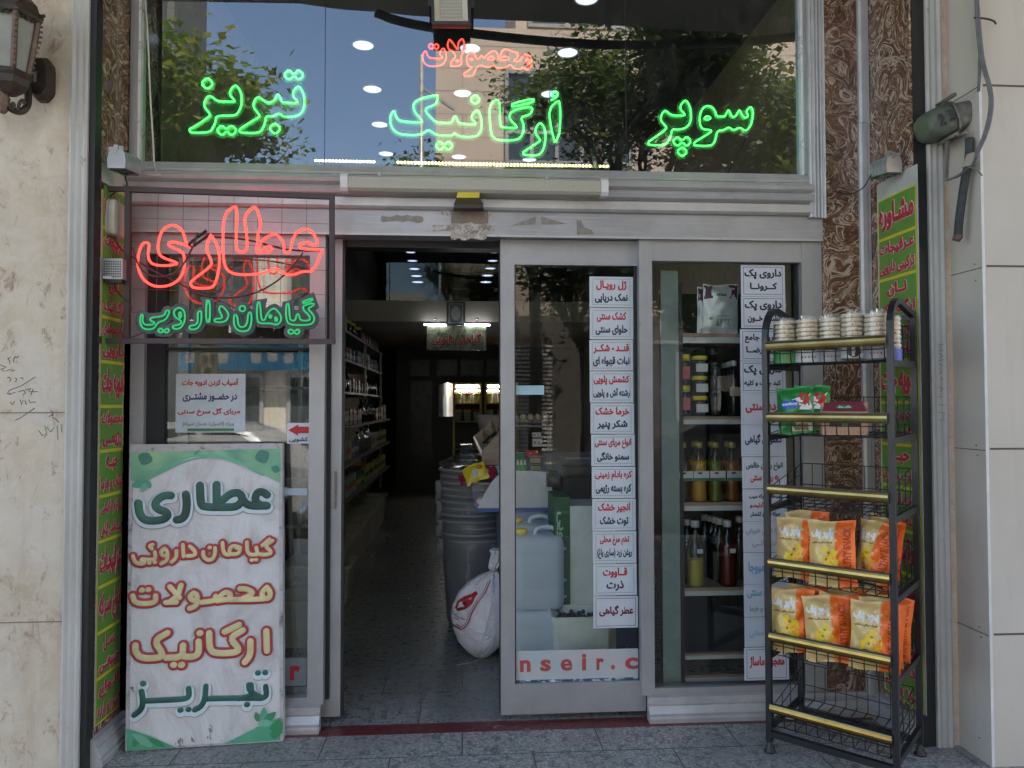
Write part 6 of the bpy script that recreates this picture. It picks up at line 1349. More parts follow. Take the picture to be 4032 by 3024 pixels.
def mk_bottle(name, r, h, body, cap, label_m, square=False, neck=.3, nb=12, thin=.38, fill=None):
    t = thing(name, None, 'bottle', (0, 0, 0)); k = 4 if square else nb
    prof = [(r * .9, 0), (r, h * .03), (r, h * .58), (r * .92, h * .64), (r * thin, h * .80), (r * thin * .9, h * .93)]
    if square:
        mb = MB(); rings = []
        for rr, z in prof:
            if rr < r * .8: rings.append([V((rr * math.cos(R(a)), rr * math.sin(R(a)), z)) for a in range(0, 360, 30)])
            else:
                ring = []
                for a in range(0, 360, 30):
                    x, y = math.cos(R(a)), math.sin(R(a)); m_ = max(abs(x), abs(y)); q = rr * (.5 + .5 / m_ * .95) * .97; ring.append(V((x * q, y * q, z)))
                rings.append(ring)
        mb.loft(rings, smooth=True)
    else: mb = MB().lathe((0, 0, 0), prof, nb)
    part('bottle_glass', mb, body, t)
    if fill: part('liquid', MB().lathe((0, 0, .003), [(r * .86, 0), (r * .92, h * .03), (r * .92, h * fill[1])], nb), fill[0], t)
    part('cap', MB().lathe((0, 0, h * .90), [(r * thin * 1.3, 0), (r * thin * 1.3, h * .09), (r * thin, h * .10)], 10), cap, t)
    if label_m:
        q = MB(); w = r * .98
        q.quadbox(V((-w, -r * 1.03, h * .36)), V((2 * w, 0, 0)), V((0, .001, 0)), V((0, 0, h * .16))); part('label', q, label_m, t)
    return t
def mk_jar(r, h, body, lid, label_m=None, name='jar', nb=14):
    t = thing(name, None, 'jar', (0, 0, 0)); part('jar_body', MB().lathe((0, 0, 0), [(r * .92, 0), (r, h * .05), (r, h * .70), (r * .9, h * .78)], nb), body, t)
    part('lid', MB().lathe((0, 0, h * .79), [(r * 1.0, 0), (r * 1.0, h * .2), (r * .9, h * .21)], nb), lid, t)
    if label_m: part('label', MB().quadbox(V((-r * .75, -r * 1.02, h * .2)), V((r * 1.5, 0, 0)), V((0, .001, 0)), V((0, 0, h * .4))), label_m, t)
    return t
def mk_box(w, d, h, m1, m2, name='product_box'):
    t = thing(name, None, 'box', (0, 0, 0)); part('carton', MB().box((-w / 2, -d / 2, 0), (w / 2, d / 2, h)), m1, t); part('printed_band', MB().box((-w / 2 - .001, -d / 2 - .001, h * .3), (w / 2 + .001, d / 2 + .001, h * .62)), m2, t); return t
cols = [M('stock_blue', (.04, .09, .25), .5), M('stock_red', (.28, .04, .04), .5), M('stock_green', (.06, .18, .07), .5), M('stock_yellow', (.45, .40, .10), .5), M('stock_white', (.42, .42, .42), .5), M('stock_purple', (.13, .06, .17), .5), M('stock_pink', (.45, .18, .17), .5)]
KIN = {'clear jar': mk_jar(.055, .16, PT, MATS['steel']), 'dark jar': mk_jar(.055, .15, MATS['dark_glass'], MATS['lid_yellow']), 'clear bottle': mk_bottle('bottle', .045, .27, PT, MATS['black_plastic'], None), 'dark bottle': mk_bottle('bottle', .035, .25, MATS['dark_glass'], MATS['black_plastic'], MATS['label_white']),
       'blue box': mk_box(.10, .05, .17, cols[0], cols[4]), 'red box': mk_box(.10, .06, .15, cols[1], cols[4]), 'green box': mk_box(.10, .06, .16, cols[2], cols[3]), 'pale box': mk_box(.12, .05, .18, cols[4], cols[6]), 'yellow box': mk_box(.10, .05, .18, cols[3], cols[2]), 'purple box': mk_box(.12, .06, .13, cols[5], cols[6])}
usedk = set(); rnd = random.Random(11); ords = ['lowest', 'second', 'third', 'fourth', 'fifth', 'top']
def stock(kind, x, y, z, group, label, rz=0, s=1.0):
    if kind not in usedk: usedk.add(kind); o = KIN[kind]; o.location = (x, y, z); o.rotation_euler = (0, 0, rz); o.scale = (s,) * 3
    else: o = dup(KIN[kind], (x, y, z), rz, scale=s)
    o['label'] = label; o['group'] = group; return o
for i, z in enumerate(SZ):
    y = SY0 + .12; x1 = SX1 + (.12 if i < 3 else 0)
    pool = {0: ['pale box', 'yellow box', 'green box', 'purple box'], 1: ['clear bottle', 'yellow box', 'blue box', 'pale box'], 2: ['green box', 'red box', 'dark bottle', 'pale box'], 3: ['blue box', 'dark bottle', 'red box', 'clear bottle'], 4: ['blue box', 'red box', 'pale box', 'dark jar'], 5: ['dark jar', 'purple box', 'yellow box']}[i]
    kind = pool[0]; c = 0
    while y < SY1 - .1:
        if c == 0: kind = rnd.choice(pool); c = rnd.randint(2, 5)
        stock(kind, x1 - .07 - rnd.uniform(0, .02), y, z, f'{kind}es on the {ords[i]} shelf' if kind.endswith('x') else f'{kind}s on the {ords[i]} shelf', f'{kind} standing on the {ords[i]} inside shelf of the left wall', R(90) if 'box' in kind else 0, rnd.uniform(.9, 1.1)); c -= 1
        y += rnd.uniform(.125, .15) if y < 4.5 else rnd.uniform(.17, .22)
for kd, o in KIN.items():
    if kd not in usedk:
        for ch in list(o.children): bpy.data.objects.remove(ch)
        bpy.data.objects.remove(o)
# white storage bins on the floor below the shelves
def mk_bin(): 
    t = thing('storage_bin', None, 'bin', (0, 0, 0), 'white storage bins under the shelving')
    def rr(w, d, z, c=.03): 
        P = []
        for qx, qy, a0 in ((1, 1, 0), (-1, 1, 90), (-1, -1, 180), (1, -1, 270)):
            for t_ in (0, 45, 90): a = R(a0 + t_); P.append(V((qx * (w / 2 - c) + c * math.cos(a), qy * (d / 2 - c) + c * math.sin(a), z)))
        return P
    part('tub', MB().loft([rr(.30, .36, 0), rr(.36, .42, .36), rr(.345, .405, .36), rr(.29, .35, .02)], caps=True, smooth=False), M('bin_cream', (.42, .41, .36), .5), t)
    part('rim', MB().loft([rr(.37, .43, .345), rr(.40, .46, .35), rr(.40, .46, .37), rr(.345, .405, .37)], caps=False), MATS['bin_cream'], t); return t
b0 = mk_bin()
for i in range(9):
    o = b0 if i == 0 else dup(b0, (0, 0, 0)); o.location = (-1.10 - .01 * i, 2.05 + .5 * i, 0); o['label'] = f'{["nearest", "second", "third", "fourth", "fifth", "sixth", "seventh", "eighth", "farthest"][i]} cream storage bin on the floor under the left shelving'
for i in range(3):
    o = dup(b0, (-1.02, 1.35 + .5 * i, 0), scale=(.9, .9, .8)); o['label'] = f'{["front", "middle", "rear"][i]} low cream bin nearest the open left door'
# ---- row of grey round bins, the white sack in front
M('bin_grey', (.16, .165, .175), .38, var=.08); M('bin_rim', (.27, .275, .285), .35)
def mk_round():
    t = thing('round_bin', None, 'bin', (0, 0, 0), 'grey round bins nested in a stack inside the door'); r, h = .215, .60
    part('bin_body', MB().lathe((0, 0, 0), [(r * .80, 0), (r * .82, .02), (r * .97, h * .82), (r * .97, h - .005), (r * .93, h - .005), (r * .8, .3), (r * .78, .28)], 28, caps=True), MATS['bin_grey'], t)
    part('rolled_rim', MB().tube([V((r * .985 * math.cos(q), r * .985 * math.sin(q), h)) for q in [2 * math.pi * i / 32 for i in range(32)]], .011, 8, closed=True), MATS['bin_rim'], t)
    part('rib', MB().bar(V((-.0, -r * .86, .12)), V((0, -r * .955, h * .68)), .012, .012, (0, 1, 0)), MATS['bin_rim'], t)
    part('side_handle', MB().bar(V((-r * 1.0, -.05, h * .80)), V((-r * 1.0, .05, h * .80)), .05, .07), MATS['bin_grey'], t); return t
r0 = mk_round(); nb_ = ['lowest', 'second', 'third', 'fourth', 'fifth', 'sixth', 'seventh', 'eighth', 'ninth', 'tenth', 'eleventh', 'topmost']
for i in range(12):
    o = r0 if i == 0 else dup(r0, (0, 0, 0)); o.location = (.075 + (.006, -.004, .008, 0, -.006)[i % 5] - .0015 * i, 1.62 + (.004, -.003, .005)[i % 3], .0432 * i); o.rotation_euler = (0, 0, R(-15)) if i == 0 else (0, 0, R(-15 + 8 * (i % 3))); o['label'] = f'{nb_[i]} grey round bin from the floor in the nested stack inside the door'
mb = MB(); rb = random.Random(9); c = V((.03, 1.60, .60 + .0432 * 11))
rings_ = []
for k_i in range(7):
    u = k_i / 6; rr_ = (.15, .19, .17, .12, .06, .03, .045)[k_i]; rings_.append([c + V((rr_ * (1 + rb.uniform(-.22, .22)) * math.cos(2 * math.pi * j / 18), rr_ * (1 + rb.uniform(-.22, .22)) * math.sin(2 * math.pi * j / 18), .012 + .16 * u ** 1.2)) for j in range(18)])
solo('plastic_bag', mb.loft(rings_, smooth=False), CLEAR('bag_film', (.80, .82, .84), .12, .15, .10, (.5, .52, .55)), 'crumpled clear plastic bag on top of the nested grey bins', 'plastic bag')
# sack
t = thing('white_sack', 'bulging white woven sack tied at the neck leaning on the bins by the door', 'sack', (.11, .92, 0))
m_, k_ = newmat('woven_sack', .65); co = k_.coord(); wv = k_.add('TexChecker', i_Scale=260.0); k_.ln(co, wv.inputs['Vector']); n_ = k_.noise(co, 5, 5, .6, .8); c_ = k_.ramp(n_, [(.35, (.74, .74, .80)), (.7, (.86, .86, .92))]); k_.ln(c_, k_.b.inputs['Base Color']); k_.bump(k_.noise(co, 9, 5, .65, 1.0), .9, .05)
SC = .62; rings = []
ys = .9
prof = [(0.00, 1896, 1896 + 6), (0.02, 1868, 1925), (.08, 1840, 1950), (.2, 1805, 1985), (.34, 1786, 2012), (.46, 1778, 2022), (.58, 1782, 2016), (.70, 1800, 2002), (.80, 1833, 1985), (.885, 1880, 1972), (.915, 1908, 1962), (.93, 1930, 1956), (.95, 1931, 1957), (.97, 1922, 1962), (1.04, 1926, 1976), (1.13, 1936, 1990), (1.165, 1930, 2000)]
zt_s, zb_s = at(1945, 2270, ys).z, at(1895, 2613, ys).z
rs = random.Random(5)
for (f_, a_, b_) in prof:
    z = zb_s + (zt_s - zb_s) * f_ / .93; x0_, x1_ = gx(a_, ys), gx(b_, ys); cx, w_ = (x0_ + x1_) / 2, (x1_ - x0_) / 2
    ring = []
    for j in range(40):
        q = 2 * math.pi * j / 40; fold = 1 + (.03 * math.sin(5 * q + 3) + .02 * math.sin(11 * q + f_ * 5) + .035 * math.sin(9 * q + 1) * f_ ** 2 - .03 * abs(math.sin(4 * q + 6 * f_)) ** 5) * (1 if f_ < .85 else 3.0)
        ring.append(V((cx + w_ * math.cos(q) * fold, ys + .03 + min(w_, .15) * .95 * math.sin(q) * fold - .05 * (1 - f_) * 0, z)))
    rings.append(ring)
dz = min(v.z for v in rings[0]); rings = [[v - V((0, 0, dz)) for v in r_] for r_ in rings]
part('sack_cloth', MB().loft(rings, smooth=True), m_, t)
def onsack(px, py, lift=.012):
    p = at(px, py, ys); z = p.z - dz
    for i in range(len(rings) - 1):
        if rings[i][0].z <= z <= rings[i + 1][0].z: break
    k = (z - rings[i][0].z) / max(1e-6, rings[i + 1][0].z - rings[i][0].z); x0_ = rings[i][0].lerp(rings[i + 1][0], k).x; x1_ = rings[i][20].lerp(rings[i + 1][20], k).x
    cx, w_ = (x0_ + x1_) / 2, abs(x0_ - x1_) / 2; u = max(-.97, min(.97, (p.x - cx) / w_)); return V((p.x, ys + .03 - min(w_, .15) * .95 * math.sqrt(1 - u * u) - lift, z))
S4 = lambda s: [onsack(*p) for p in zpts(s, 1344, 2016, 2212 / 1344)]
mb = MB(); mb.tube(S4('965 455 930 520 880 580 840 650 825 700 800 745 775 765 720 755'), .0028, 6); mb.tube(S4('950 462 915 520 865 580 828 650 812 700 790 735 765 755 720 745'), .0014, 6); part('printed_border', mb, INK['red'], t)
mb = MB(); a4 = zpts('745 640 760 595 800 560 845 540 875 520', 1344, 2016, 2212 / 1344); mb.tube([onsack(*p) for p in a4], .009, 6, flat=.003, nrm=(0, 1, 0)); mb.tube([onsack(*p) for p in zpts('750 645 800 620 840 580 875 522', 1344, 2016, 2212 / 1344)], .009, 6, flat=.003, nrm=(0, 1, 0)); mb.tube([onsack(*p) for p in zpts('790 600 815 585 830 570', 1344, 2016, 2212 / 1344)], .016, 6, flat=.003, nrm=(0, 1, 0)); part('printed_emblem', mb, INK['red'], t)
mb = MB()
for s in ('735 680 760 690', '770 690 800 695', '730 700 755 705', '730 735 765 745'): mb.tube(S4(s), .0022, 5, flat=.001, nrm=(0, 1, 0))
part('printed_text', mb, INK['red'], t)
mb = MB(); mb.tube(S4('1000 450 965 600 930 740 900 880 880 950'), .0035, 6); part('seam', mb, m_, t)
mb = MB(); zk = rings[11][0].z; mb.tube([V((rings[11][j].x, rings[11][j].y, zk + .004)) for j in range(0, 40, 2)], .006, 6, closed=True); part('neck_tie', mb, M('twine', (.38, .34, .26), .8), t)
mb = MB(); p0 = V((gx(1895, ys), ys - .02, .012)); mb.tube(chaikin([p0, p0 + V((-.05, -.05, -.006)), p0 + V((-.11, -.06, -.008)), p0 + V((-.15, -.08, -.009))], 2), .003, 5); part('loose_twine', mb, MATS['twine'], t)
# ---- counter, display and goods right of the door
YK = 1.05
t = thing('counter', 'white counter end with curved edge and blue trim band behind the sliding door', 'counter', at(2000, 2000, YK))
zt, zb2, zb1 = at(2100, 1856, YK).z, at(2000, 2010, YK).z, at(2000, 2000, YK).z
P = [at(1880, 2001, YK), at(1890, 1985, YK), at(1905, 1950, YK), at(1935, 1900, YK), at(1965, 1868, YK), at(2010, 1856, YK), at(2100, 1854, YK), at(2174, 1862, YK), at(2174, 2001, YK)]
part('front_panel', MB().prism(P, (0, .02, 0)), M('counter_white', (.60, .62, .66), .3, var=.03), t)
part('blue_trim', MB().prism([at(1879, 2017, YK), at(1879, 2002, YK), at(2174, 1998, YK), at(2174, 2012, YK)], (0, .03, 0)), M('counter_blue', (.05, .13, .36), .4), t)
mb = MB(); a_, b_ = at(1965, 2017, YK + .03), at(2175, 2300, YK + .03); mb.box((a_.x, YK + .03, 0), (1.1, YK + .07, a_.z)); mb.box((a_.x, YK + .07, .0), (a_.x + .02, 3.2, a_.z + .22)); mb.box((a_.x, YK + .02, a_.z + .22), (1.2, 3.2, a_.z + .24)); part('carcass', mb, M('counter_lightblue', (.20, .33, .56), .4), t)
ztop = a_.z + .241
# clear tub with bags
t = thing('snack_tub', 'clear plastic tub with a purple label full of red and yellow packets', 'tub', at(1870, 1990, 1.1)); cx = gx(1905, 1.12); zz0, zz1 = at(1850, 1998, 1.1).z, at(1850, 1903, 1.1).z
q = [V((cx + .075 * sx, 1.16 + .10 * sy, 0)) for sx, sy in ((-1, -1), (1, -1), (1, 1), (-1, 1))]
part('tub_wall', MB().loft([[p.lerp(V((cx, 1.16, 0)), .14) + V((0, 0, zz0)) for p in q], [p + V((0, 0, zz1)) for p in q]], caps=False), CLEAR('tub_plastic', (.85, .85, .87), .1, .1, .12, (.6, .6, .65)), t)
part('rim', MB().tube([p + V((0, 0, zz1)) for p in q], .006, 6, closed=True), MATS['lamp_grey'], t)
part('purple_label', MB().quadbox(V((cx - .058, 1.07, zz0 + .004)), V((.12, 0, 0)), V((0, .002, 0)), V((0, 0, .085))), M('label_purple', (.22, .14, .38), .5), t)
part('white_roundel', MB().lathe(V((cx - .02, 1.0695, zz0 + .045)), [(.026, 0), (.026, .0005)], 16, axis=(0, -1, 0)), MATS['print_cream'], t)
mb = pouch(.15, .12, .04, .01, 10, 10, 31); tt = thing('candy_packet', 'yellow candy packet lying on top of the clear tub', 'candy packet', (0, 0, 0)); part('packet', mb, M('candy_yellow', (.66, .50, .02), .3, bump=.3, bs=30), tt)
q = MB(); blob_on(q, mb.f_surf, ell(.75, .70, .14, .12)); part('red_badge', q, MATS['badge_red'], tt); q = MB(); blob_on(q, mb.f_surf, [(.35, .25), (.6, .3), (.62, .62), (.42, .7)]); part('figure_print', q, M('print_blue_white', (.4, .45, .6), .5), tt)
tt.location = at(1885, 1896, 1.08); tt.rotation_euler = (R(-25), R(-22), 0)
for i, (px, py, rz, lb) in enumerate(((1900, 1858, 12, 'red candy packet on top of the pile in the tub'), (1862, 1880, -18, 'red candy packet poking left out of the tub'), (1940, 1885, 30, 'red candy packet at the right of the pile'))):
    mb = pouch(.16, .09, .03, .01, 10, 8, 40 + i); tt = thing('candy_packet', lb, 'candy packet', (0, 0, 0), 'red candy packets in the tub'); part('packet', mb, M('candy_red', (.32, .02, .05), .3, bump=.3, bs=30), tt)
    q = MB(); blob_on(q, mb.f_surf, ell(.5, .5, .22, .3)); part('white_print', q, M('print_pinkish', (.5, .38, .40), .5), tt); tt.location = at(px, py + 22, 1.16 + .03 * i); tt.rotation_euler = (R(-40), R(rz), 0)
# wooden tilted spice rack
t = thing('spice_display', 'tilted pale wooden spice display on the counter', 'display stand', at(1920, 1840, 1.5)); Yw = 1.45
Pw = lambda px, py, Y=Yw: at(px, py, Y)
m_, k_ = newmat('pale_wood', .5); co = k_.coord((1, 1, 6)); k_.ln(k_.ramp(k_.noise(co, 5, 5, .6, .5), [(.35, (.30, .23, .17)), (.65, (.44, .36, .28))]), k_.b.inputs['Base Color'])
mb = MB(); mb.prism([Pw(1898, 1830), Pw(1898, 1776), Pw(1965, 1702), Pw(2010, 1660), Pw(2010, 1830)], (0, .02, 0)); mb.prism([Pw(1900, 1770, Yw + .45), Pw(1865, 1718, Yw + .45), Pw(1960, 1640, Yw + .45), Pw(2020, 1590, Yw + .45), Pw(2020, 1700, Yw + .45)], (0, .02, 0))
for (a_, b_) in (((1898, 1776), (1866, 1722)), ((1930, 1742), (1900, 1690)), ((1960, 1705), (1935, 1655))): mb.prism([Pw(*a_, Yw + .02), Pw(a_[0] + 5, a_[1] - 3, Yw + .02), Pw(b_[0] + 5, b_[1] - 3, Yw + .45), Pw(*b_, Yw + .45)], (0, 0, -.05))
part('wooden_tray', mb, m_, t)
mb = MB(); mb.prism([Pw(1863, 1722), Pw(1869, 1718), Pw(1900, 1778), Pw(1898, 1800)], (0, .01, 0)); part('acrylic_front', mb, MATS['steel'], t)
mb = MB()
for i in range(14): p = Pw(1905 + 5 * i + rnd.uniform(-2, 2), 1742 - 4.2 * i, Yw + .1 + .02 * (i % 3)); mb.ball(p, .012, 6)
part('dried_herbs', mb, M('herb_dark', (.035, .025, .025), .8), t)
for i in range(3):
    z = at(1860, 1842 - 22 * i, 1.7).z; tt = solo('steel_tray', MB().cbox((gx(1868, 1.7) + .0, 1.75, z), (.20, .24, .022), 0, .02), M('tray_steel', (.3, .3, .31), .25, .9), f'{("bottom", "middle", "top")[i]} steel tray of the stack beside the wooden display', 'tray', group='stacked steel trays')
mb = MB(); c = at(1925, 1700, 2.1); mb.lathe((c.x, c.y, c.z), [(.07, 0), (.10, .13), (.095, .13), (.066, .005)], 18); solo('mesh_basket', mb, M('basket_plastic', (.28, .24, .24), .5), 'translucent pinkish basket behind the wooden display', 'basket')
# goods on the counter seen through the door glass
for i, (px, col, lb) in enumerate(((2039, 'g', 'left'), (2053, 'g', 'middle'), (2067, 'g', 'right'))):
    p = at(px, 1856, YK + .05); tt = thing('green_carton', f'{lb} slim green carton of the three on the counter', 'carton', (p.x, p.y, ztop), 'slim green cartons on the counter'); p = V((p.x, p.y, at(px, 1856, YK).z)); h_ = .072
    part('carton', MB().box(p + V((-.0085, 0, .001)), p + V((.0085, .03, h_))), M('carton_green', (.05, .34, .05), .4), tt); part('bar_label', MB().box(p + V((-.0065, -.001, .036)), p + V((.0065, 0, h_ - .004))), MATS['label_white'], tt)
for i in range(2):
    c = at(2107, 1853 - 31 * i, YK + .08); tt = thing('food_box', f'{("lower", "upper")[i]} clear lidded food box of the pair on the counter', 'food box', c, 'clear food boxes'); part('contents', MB().cbox(c + V((0, 0, .018)), (.072, .06, .034), 0, .01), M('crumb_beige', (.36, .30, .22), .8, var=.3, vs=60), tt); part('lid', MB().cbox(c + V((0, 0, .042)), (.088, .072, .007), 0, .012), M('lid_grey', (.38, .38, .37), .3), tt)
c = at(2094, 1795, YK + .1); tt = thing('red_box', 'red product box with yellow end on the clear food boxes', 'box', c); part('carton', MB().cbox(c + V((0, 0, .018)), (.078, .05, .034)), M('box_red', (.50, .015, .02), .4), tt); part('yellow_end', MB().cbox(c + V((.030, -.026, .026)), (.014, .002, .014)), MATS['lid_yellow'], tt); part('white_mark', MB().cbox(c + V((-.012, -.026, .018)), (.012, .002, .008)), MATS['label_white'], tt)
c = at(2048, 1815, YK + .12); solo('stacked_packets', MB().cbox(c + V((0, 0, .02)), (.05, .05, .06)), cols[2], 'small stack of green and white packets beside the red box', 'packets')
# product boxes and egg tray
for i, (px, py, w_, h_) in enumerate(((2112, 1712, .055, .030), (2114, 1742, .060, .052))):
    c = at(px, py, YK + .22); tt = thing('medicine_box', f'{("upper", "lower")[i]} white printed box above the red box', 'box', c, 'white printed boxes'); part('carton', MB().cbox(c, (w_, .04, h_)), MATS['label_white'], tt); part('print', MB().cbox(c + V((-w_ * .25, -.021, 0)), (.012, .001, .016)), MATS['food_brown'], tt); part('print_text', MB().cbox(c + V((w_ * .2, -.021, 0)), (.018, .001, .022)), MATS['lamp_grey'], tt)
M('egg_beige', (.48, .38, .28), .7)
c = at(2090, 1652, YK + .35); t = thing('egg_tray', 'grey cardboard tray of eggs on the glass display', 'egg tray', c); mb = MB()
for i in range(5):
    for j in range(2): mb.ball(c + V((-.1 + .05 * i, .05 * j, .012)), .022, 8, (1, 1, 1.2))
part('eggs', mb, MATS['egg_beige'], t); mb = MB(); mb.cbox(c + V((0, .025, -.012)), (.26, .12, .024))
for i in range(6): mb.cyl(c + V((-.125 + .05 * i, -.03, -.02)), c + V((-.125 + .05 * i, -.03, .014)), .014, 6, .004)
part('cardboard', mb, M('card_grey', (.16, .14, .13), .9), t)
c0, c1 = at(2030, 1662, YK + .35), at(2150, 1668, YK + .35); mb = MB(); mb.box((c0.x, YK + .32, c0.z - .03), (c1.x + .03, YK + .5, c0.z - .024)); mb.box((c1.x + .024, YK + .32, ztop), (c1.x + .03, YK + .5, c0.z - .03)); solo('display_case', mb, M('case_edge', (.30, .32, .31), .3), 'glass topped display case edge carrying the egg tray', 'display case')
# scale / till
t = thing('weighing_scale', 'black electronic weighing scale with a grey pan behind the price cards', 'scale', at(2270, 1990, .9)); Yt = .85
mb = MB(); a_, b_ = at(2220, 1990, Yt), at(2330, 1880, Yt); mb.box((a_.x, Yt, a_.z), (b_.x + .05, Yt + .25, b_.z)); mb.box((a_.x + .02, Yt + .05, b_.z), (b_.x, Yt + .2, b_.z + .06)); part('housing', mb, MATS['black_plastic'], t)
p = at(2225, 1808, Yt); part('weighing_pan', MB().box((p.x, Yt - .02, p.z), (p.x + .24, Yt + .24, p.z + .014)), M('pan_grey', (.11, .12, .13), .35), t)
mb = MB(); p, q = at(2156, 1918, Yt + .05), at(2205, 1865, Yt + .05); mb.box((p.x, Yt + .05, p.z), (q.x, Yt + .12, q.z)); solo('card_terminal', mb.cbox(((p.x + q.x) / 2, Yt + .08, q.z + .006), (.05, .04, .012)), MATS['black_plastic'], 'small black box fixed to the counter corner', 'card terminal')
# jerrycans
M_CAN = CLEAR('jerry_plastic', (.60, .72, .86), .04, .3, .92, (.78, .87, .96)); 
def mk_can():
    t = thing('jerrycan', None, 'jerrycan', (0, 0, 0), 'pale blue jerrycans behind the door glass'); w, d, h = .29, .26, .40
    def rr(k, z, c=.06):
        P = []
        for qx, qy, a0 in ((1, 1, 0), (-1, 1, 90), (-1, -1, 180), (1, -1, 270)):
            for t_ in (0, 22, 45, 68, 90): a = R(a0 + t_); P.append(V((k * (qx * (w / 2 - c) + c * math.cos(a)), k * (qy * (d / 2 - c) + c * math.sin(a)), z)))
        return P
    part('can_body', MB().loft([rr(.90, 0), rr(.97, .012), rr(1, .04), rr(1, .11), rr(.985, .12), rr(1, .13), rr(1, .29), rr(.985, .30), rr(1, .31), rr(1, .345), rr(.95, .375), rr(.82, .395)], smooth=True), M_CAN, t)
    part('handle', MB().tube(chaikin([V((-.01, 0, .39)), V((.0, 0, .43)), V((.07, 0, .435)), V((.11, 0, .42)), V((.12, 0, .385))], 2), .013, 8), M('can_handle', (.52, .62, .72), .4), t)
    part('screw_cap', MB().lathe((-.085, 0, .385), [(.034, 0), (.034, .035), (.028, .042)], 16), MATS['lid_yellow'], t); return t
c0_ = mk_can(); cx = gx(2095, .62) - .0
xc = gx(2224, .47) - .145
spots = [(xc, .60, 0, 'lower front jerrycan behind the door glass'), (xc, .60, .40, 'upper front jerrycan with a yellow cap behind the door glass'), (xc - .0, .88, 0, 'lower rear jerrycan behind the front one'), (xc - .005, .88, .42, 'upper second jerrycan behind the front one')]
for i, (x, y, z, lb) in enumerate(spots):
    o = c0_ if i == 0 else dup(c0_, (0, 0, 0)); o.location = (x, y, z); o['label'] = lb
# white carton box with green side and crate of dates
YX = .55; t = thing('tall_carton', 'tall white carton with a green lettered side behind the door cards', 'carton', at(2300, 2430, YX))
x0_, x1_, zt_ = gx(2243, YX), gx(2420, YX), at(2300, 1992, YX).z
part('white_face', MB().box((x0_, YX, 0), (x1_, YX + .3, zt_)), M('carton_greenwhite', (.55, .60, .55), .6), t)
gb = Pl((x0_ - .002, YX + .42, .02), V((0, -.42, 0)), V((0, 0, zt_ - .02)))
part('green_side', MB().box((x0_ - .09, YX + .001, .001), (x0_ - .001, YX + .3, zt_ + .05)), M('carton_side_green', (.02, .10, .04), .5), t)
gb = Pl((x0_ - .086, YX - .001, .30), (0, 0, zt_ - .33), (-.0, 0, 0)) if False else Pl((x0_ - .012, YX, .32), (0, 0, zt_ - .35), (-.07, 0, 0))
mb = MB(); put_text(mb, 'گیاهان دارویی', V((x0_ - .078, YX, zt_ - .03)), V((0, 0, -(zt_ - .38))), V((.062, 0, 0)), .03, .0005, .0015); part('lettering', mb, M('print_palegreen', (.32, .45, .36), .5), t)
YD = .30; t = thing('fruit_crate', 'pale plastic crate of dark dates low behind the door glass', 'crate', at(2290, 2560, YD)); x0_, x1_ = gx(2175, YD), gx(2410, YD); z0_, z1_ = at(2290, 2600, YD).z, at(2290, 2430, YD).z; z0_ = max(.002, z0_)
def rr2(k, z): return [V(((x0_ + x1_) / 2 + sx * (x1_ - x0_) / 2 * k, YD + .12 + sy * .12 * k, z)) for sx, sy in ((-.9, -1), (.9, -1), (1, -.85), (1, .85), (.9, 1), (-.9, 1), (-1, .85), (-1, -.85))]
part('crate_wall', MB().loft([rr2(.86, z0_), rr2(.97, z1_ - .03), rr2(1.03, z1_ - .03), rr2(1.04, z1_), rr2(.97, z1_), rr2(.84, z0_ + .03)], caps=True), M('crate_plastic', (.60, .66, .62), .45), t)
mb = MB(); rnd = random.Random(8)
for i in range(60): mb.ball(((x0_ + x1_) / 2 + rnd.uniform(-.4, .4) * (x1_ - x0_), YD + .12 + rnd.uniform(-.09, .09), z1_ - .035 + rnd.uniform(-.01, .012)), .013, 6)
part('dates', mb, M('date_brown', (.035, .015, .018), .4), t)
# ------------------------------------------------------------------ shelves in the right window
YQ = .16; W0, W1 = gx(2690, YQ), gx(3190, YQ)
t = thing('window_shelving', 'white edged shelves of goods in the right window', 'shelving', ((W0 + W1) / 2, YQ, 0))
lev = [(1312, 1345), (1640, 1664), (1978, 2004), (2314, 2338), (2572, 2588), (2658, 2676)]; LZ = []
for i, (y0_, y1_) in enumerate(lev):
    a_, b_ = at(2800, y0_, YQ).z, at(2800, y1_, YQ).z; LZ.append(a_); part('shelf_board', MB().box((W0, YQ + .002, b_ + .004), (W1, YQ + (.38 if i < 4 else .03), a_)), M('board_brown', (.28, .20, .13), .6), t); part('shelf_edge', MB().box((W0, YQ - .004, b_ - .008), (W1, YQ + .001, (a_ + b_) / 2)), M('edge_white', (.46, .48, .47), .45), t)
mb = MB(); mb.box((W0 - .02, YQ, .12), (W0 - .002, YQ + .38, 2.15)); mb.box((W0, YQ + .385, .12), (W1, YQ + .39, 2.15)); part('back_panel', mb, M('panel_dark', (.03, .035, .035), .6), t)  # dark grey side and back panels of the shelving
mb = MB(); a_, b_ = gx(2600, .12), gx(2668, .12); mb.box((a_, .10, .13), (b_, .12, 2.2)); solo('glass_fin', mb, M('fin_greengrey', (.20, .25, .24), .2), 'upright grey green glass fin in the right window', 'glass fin')
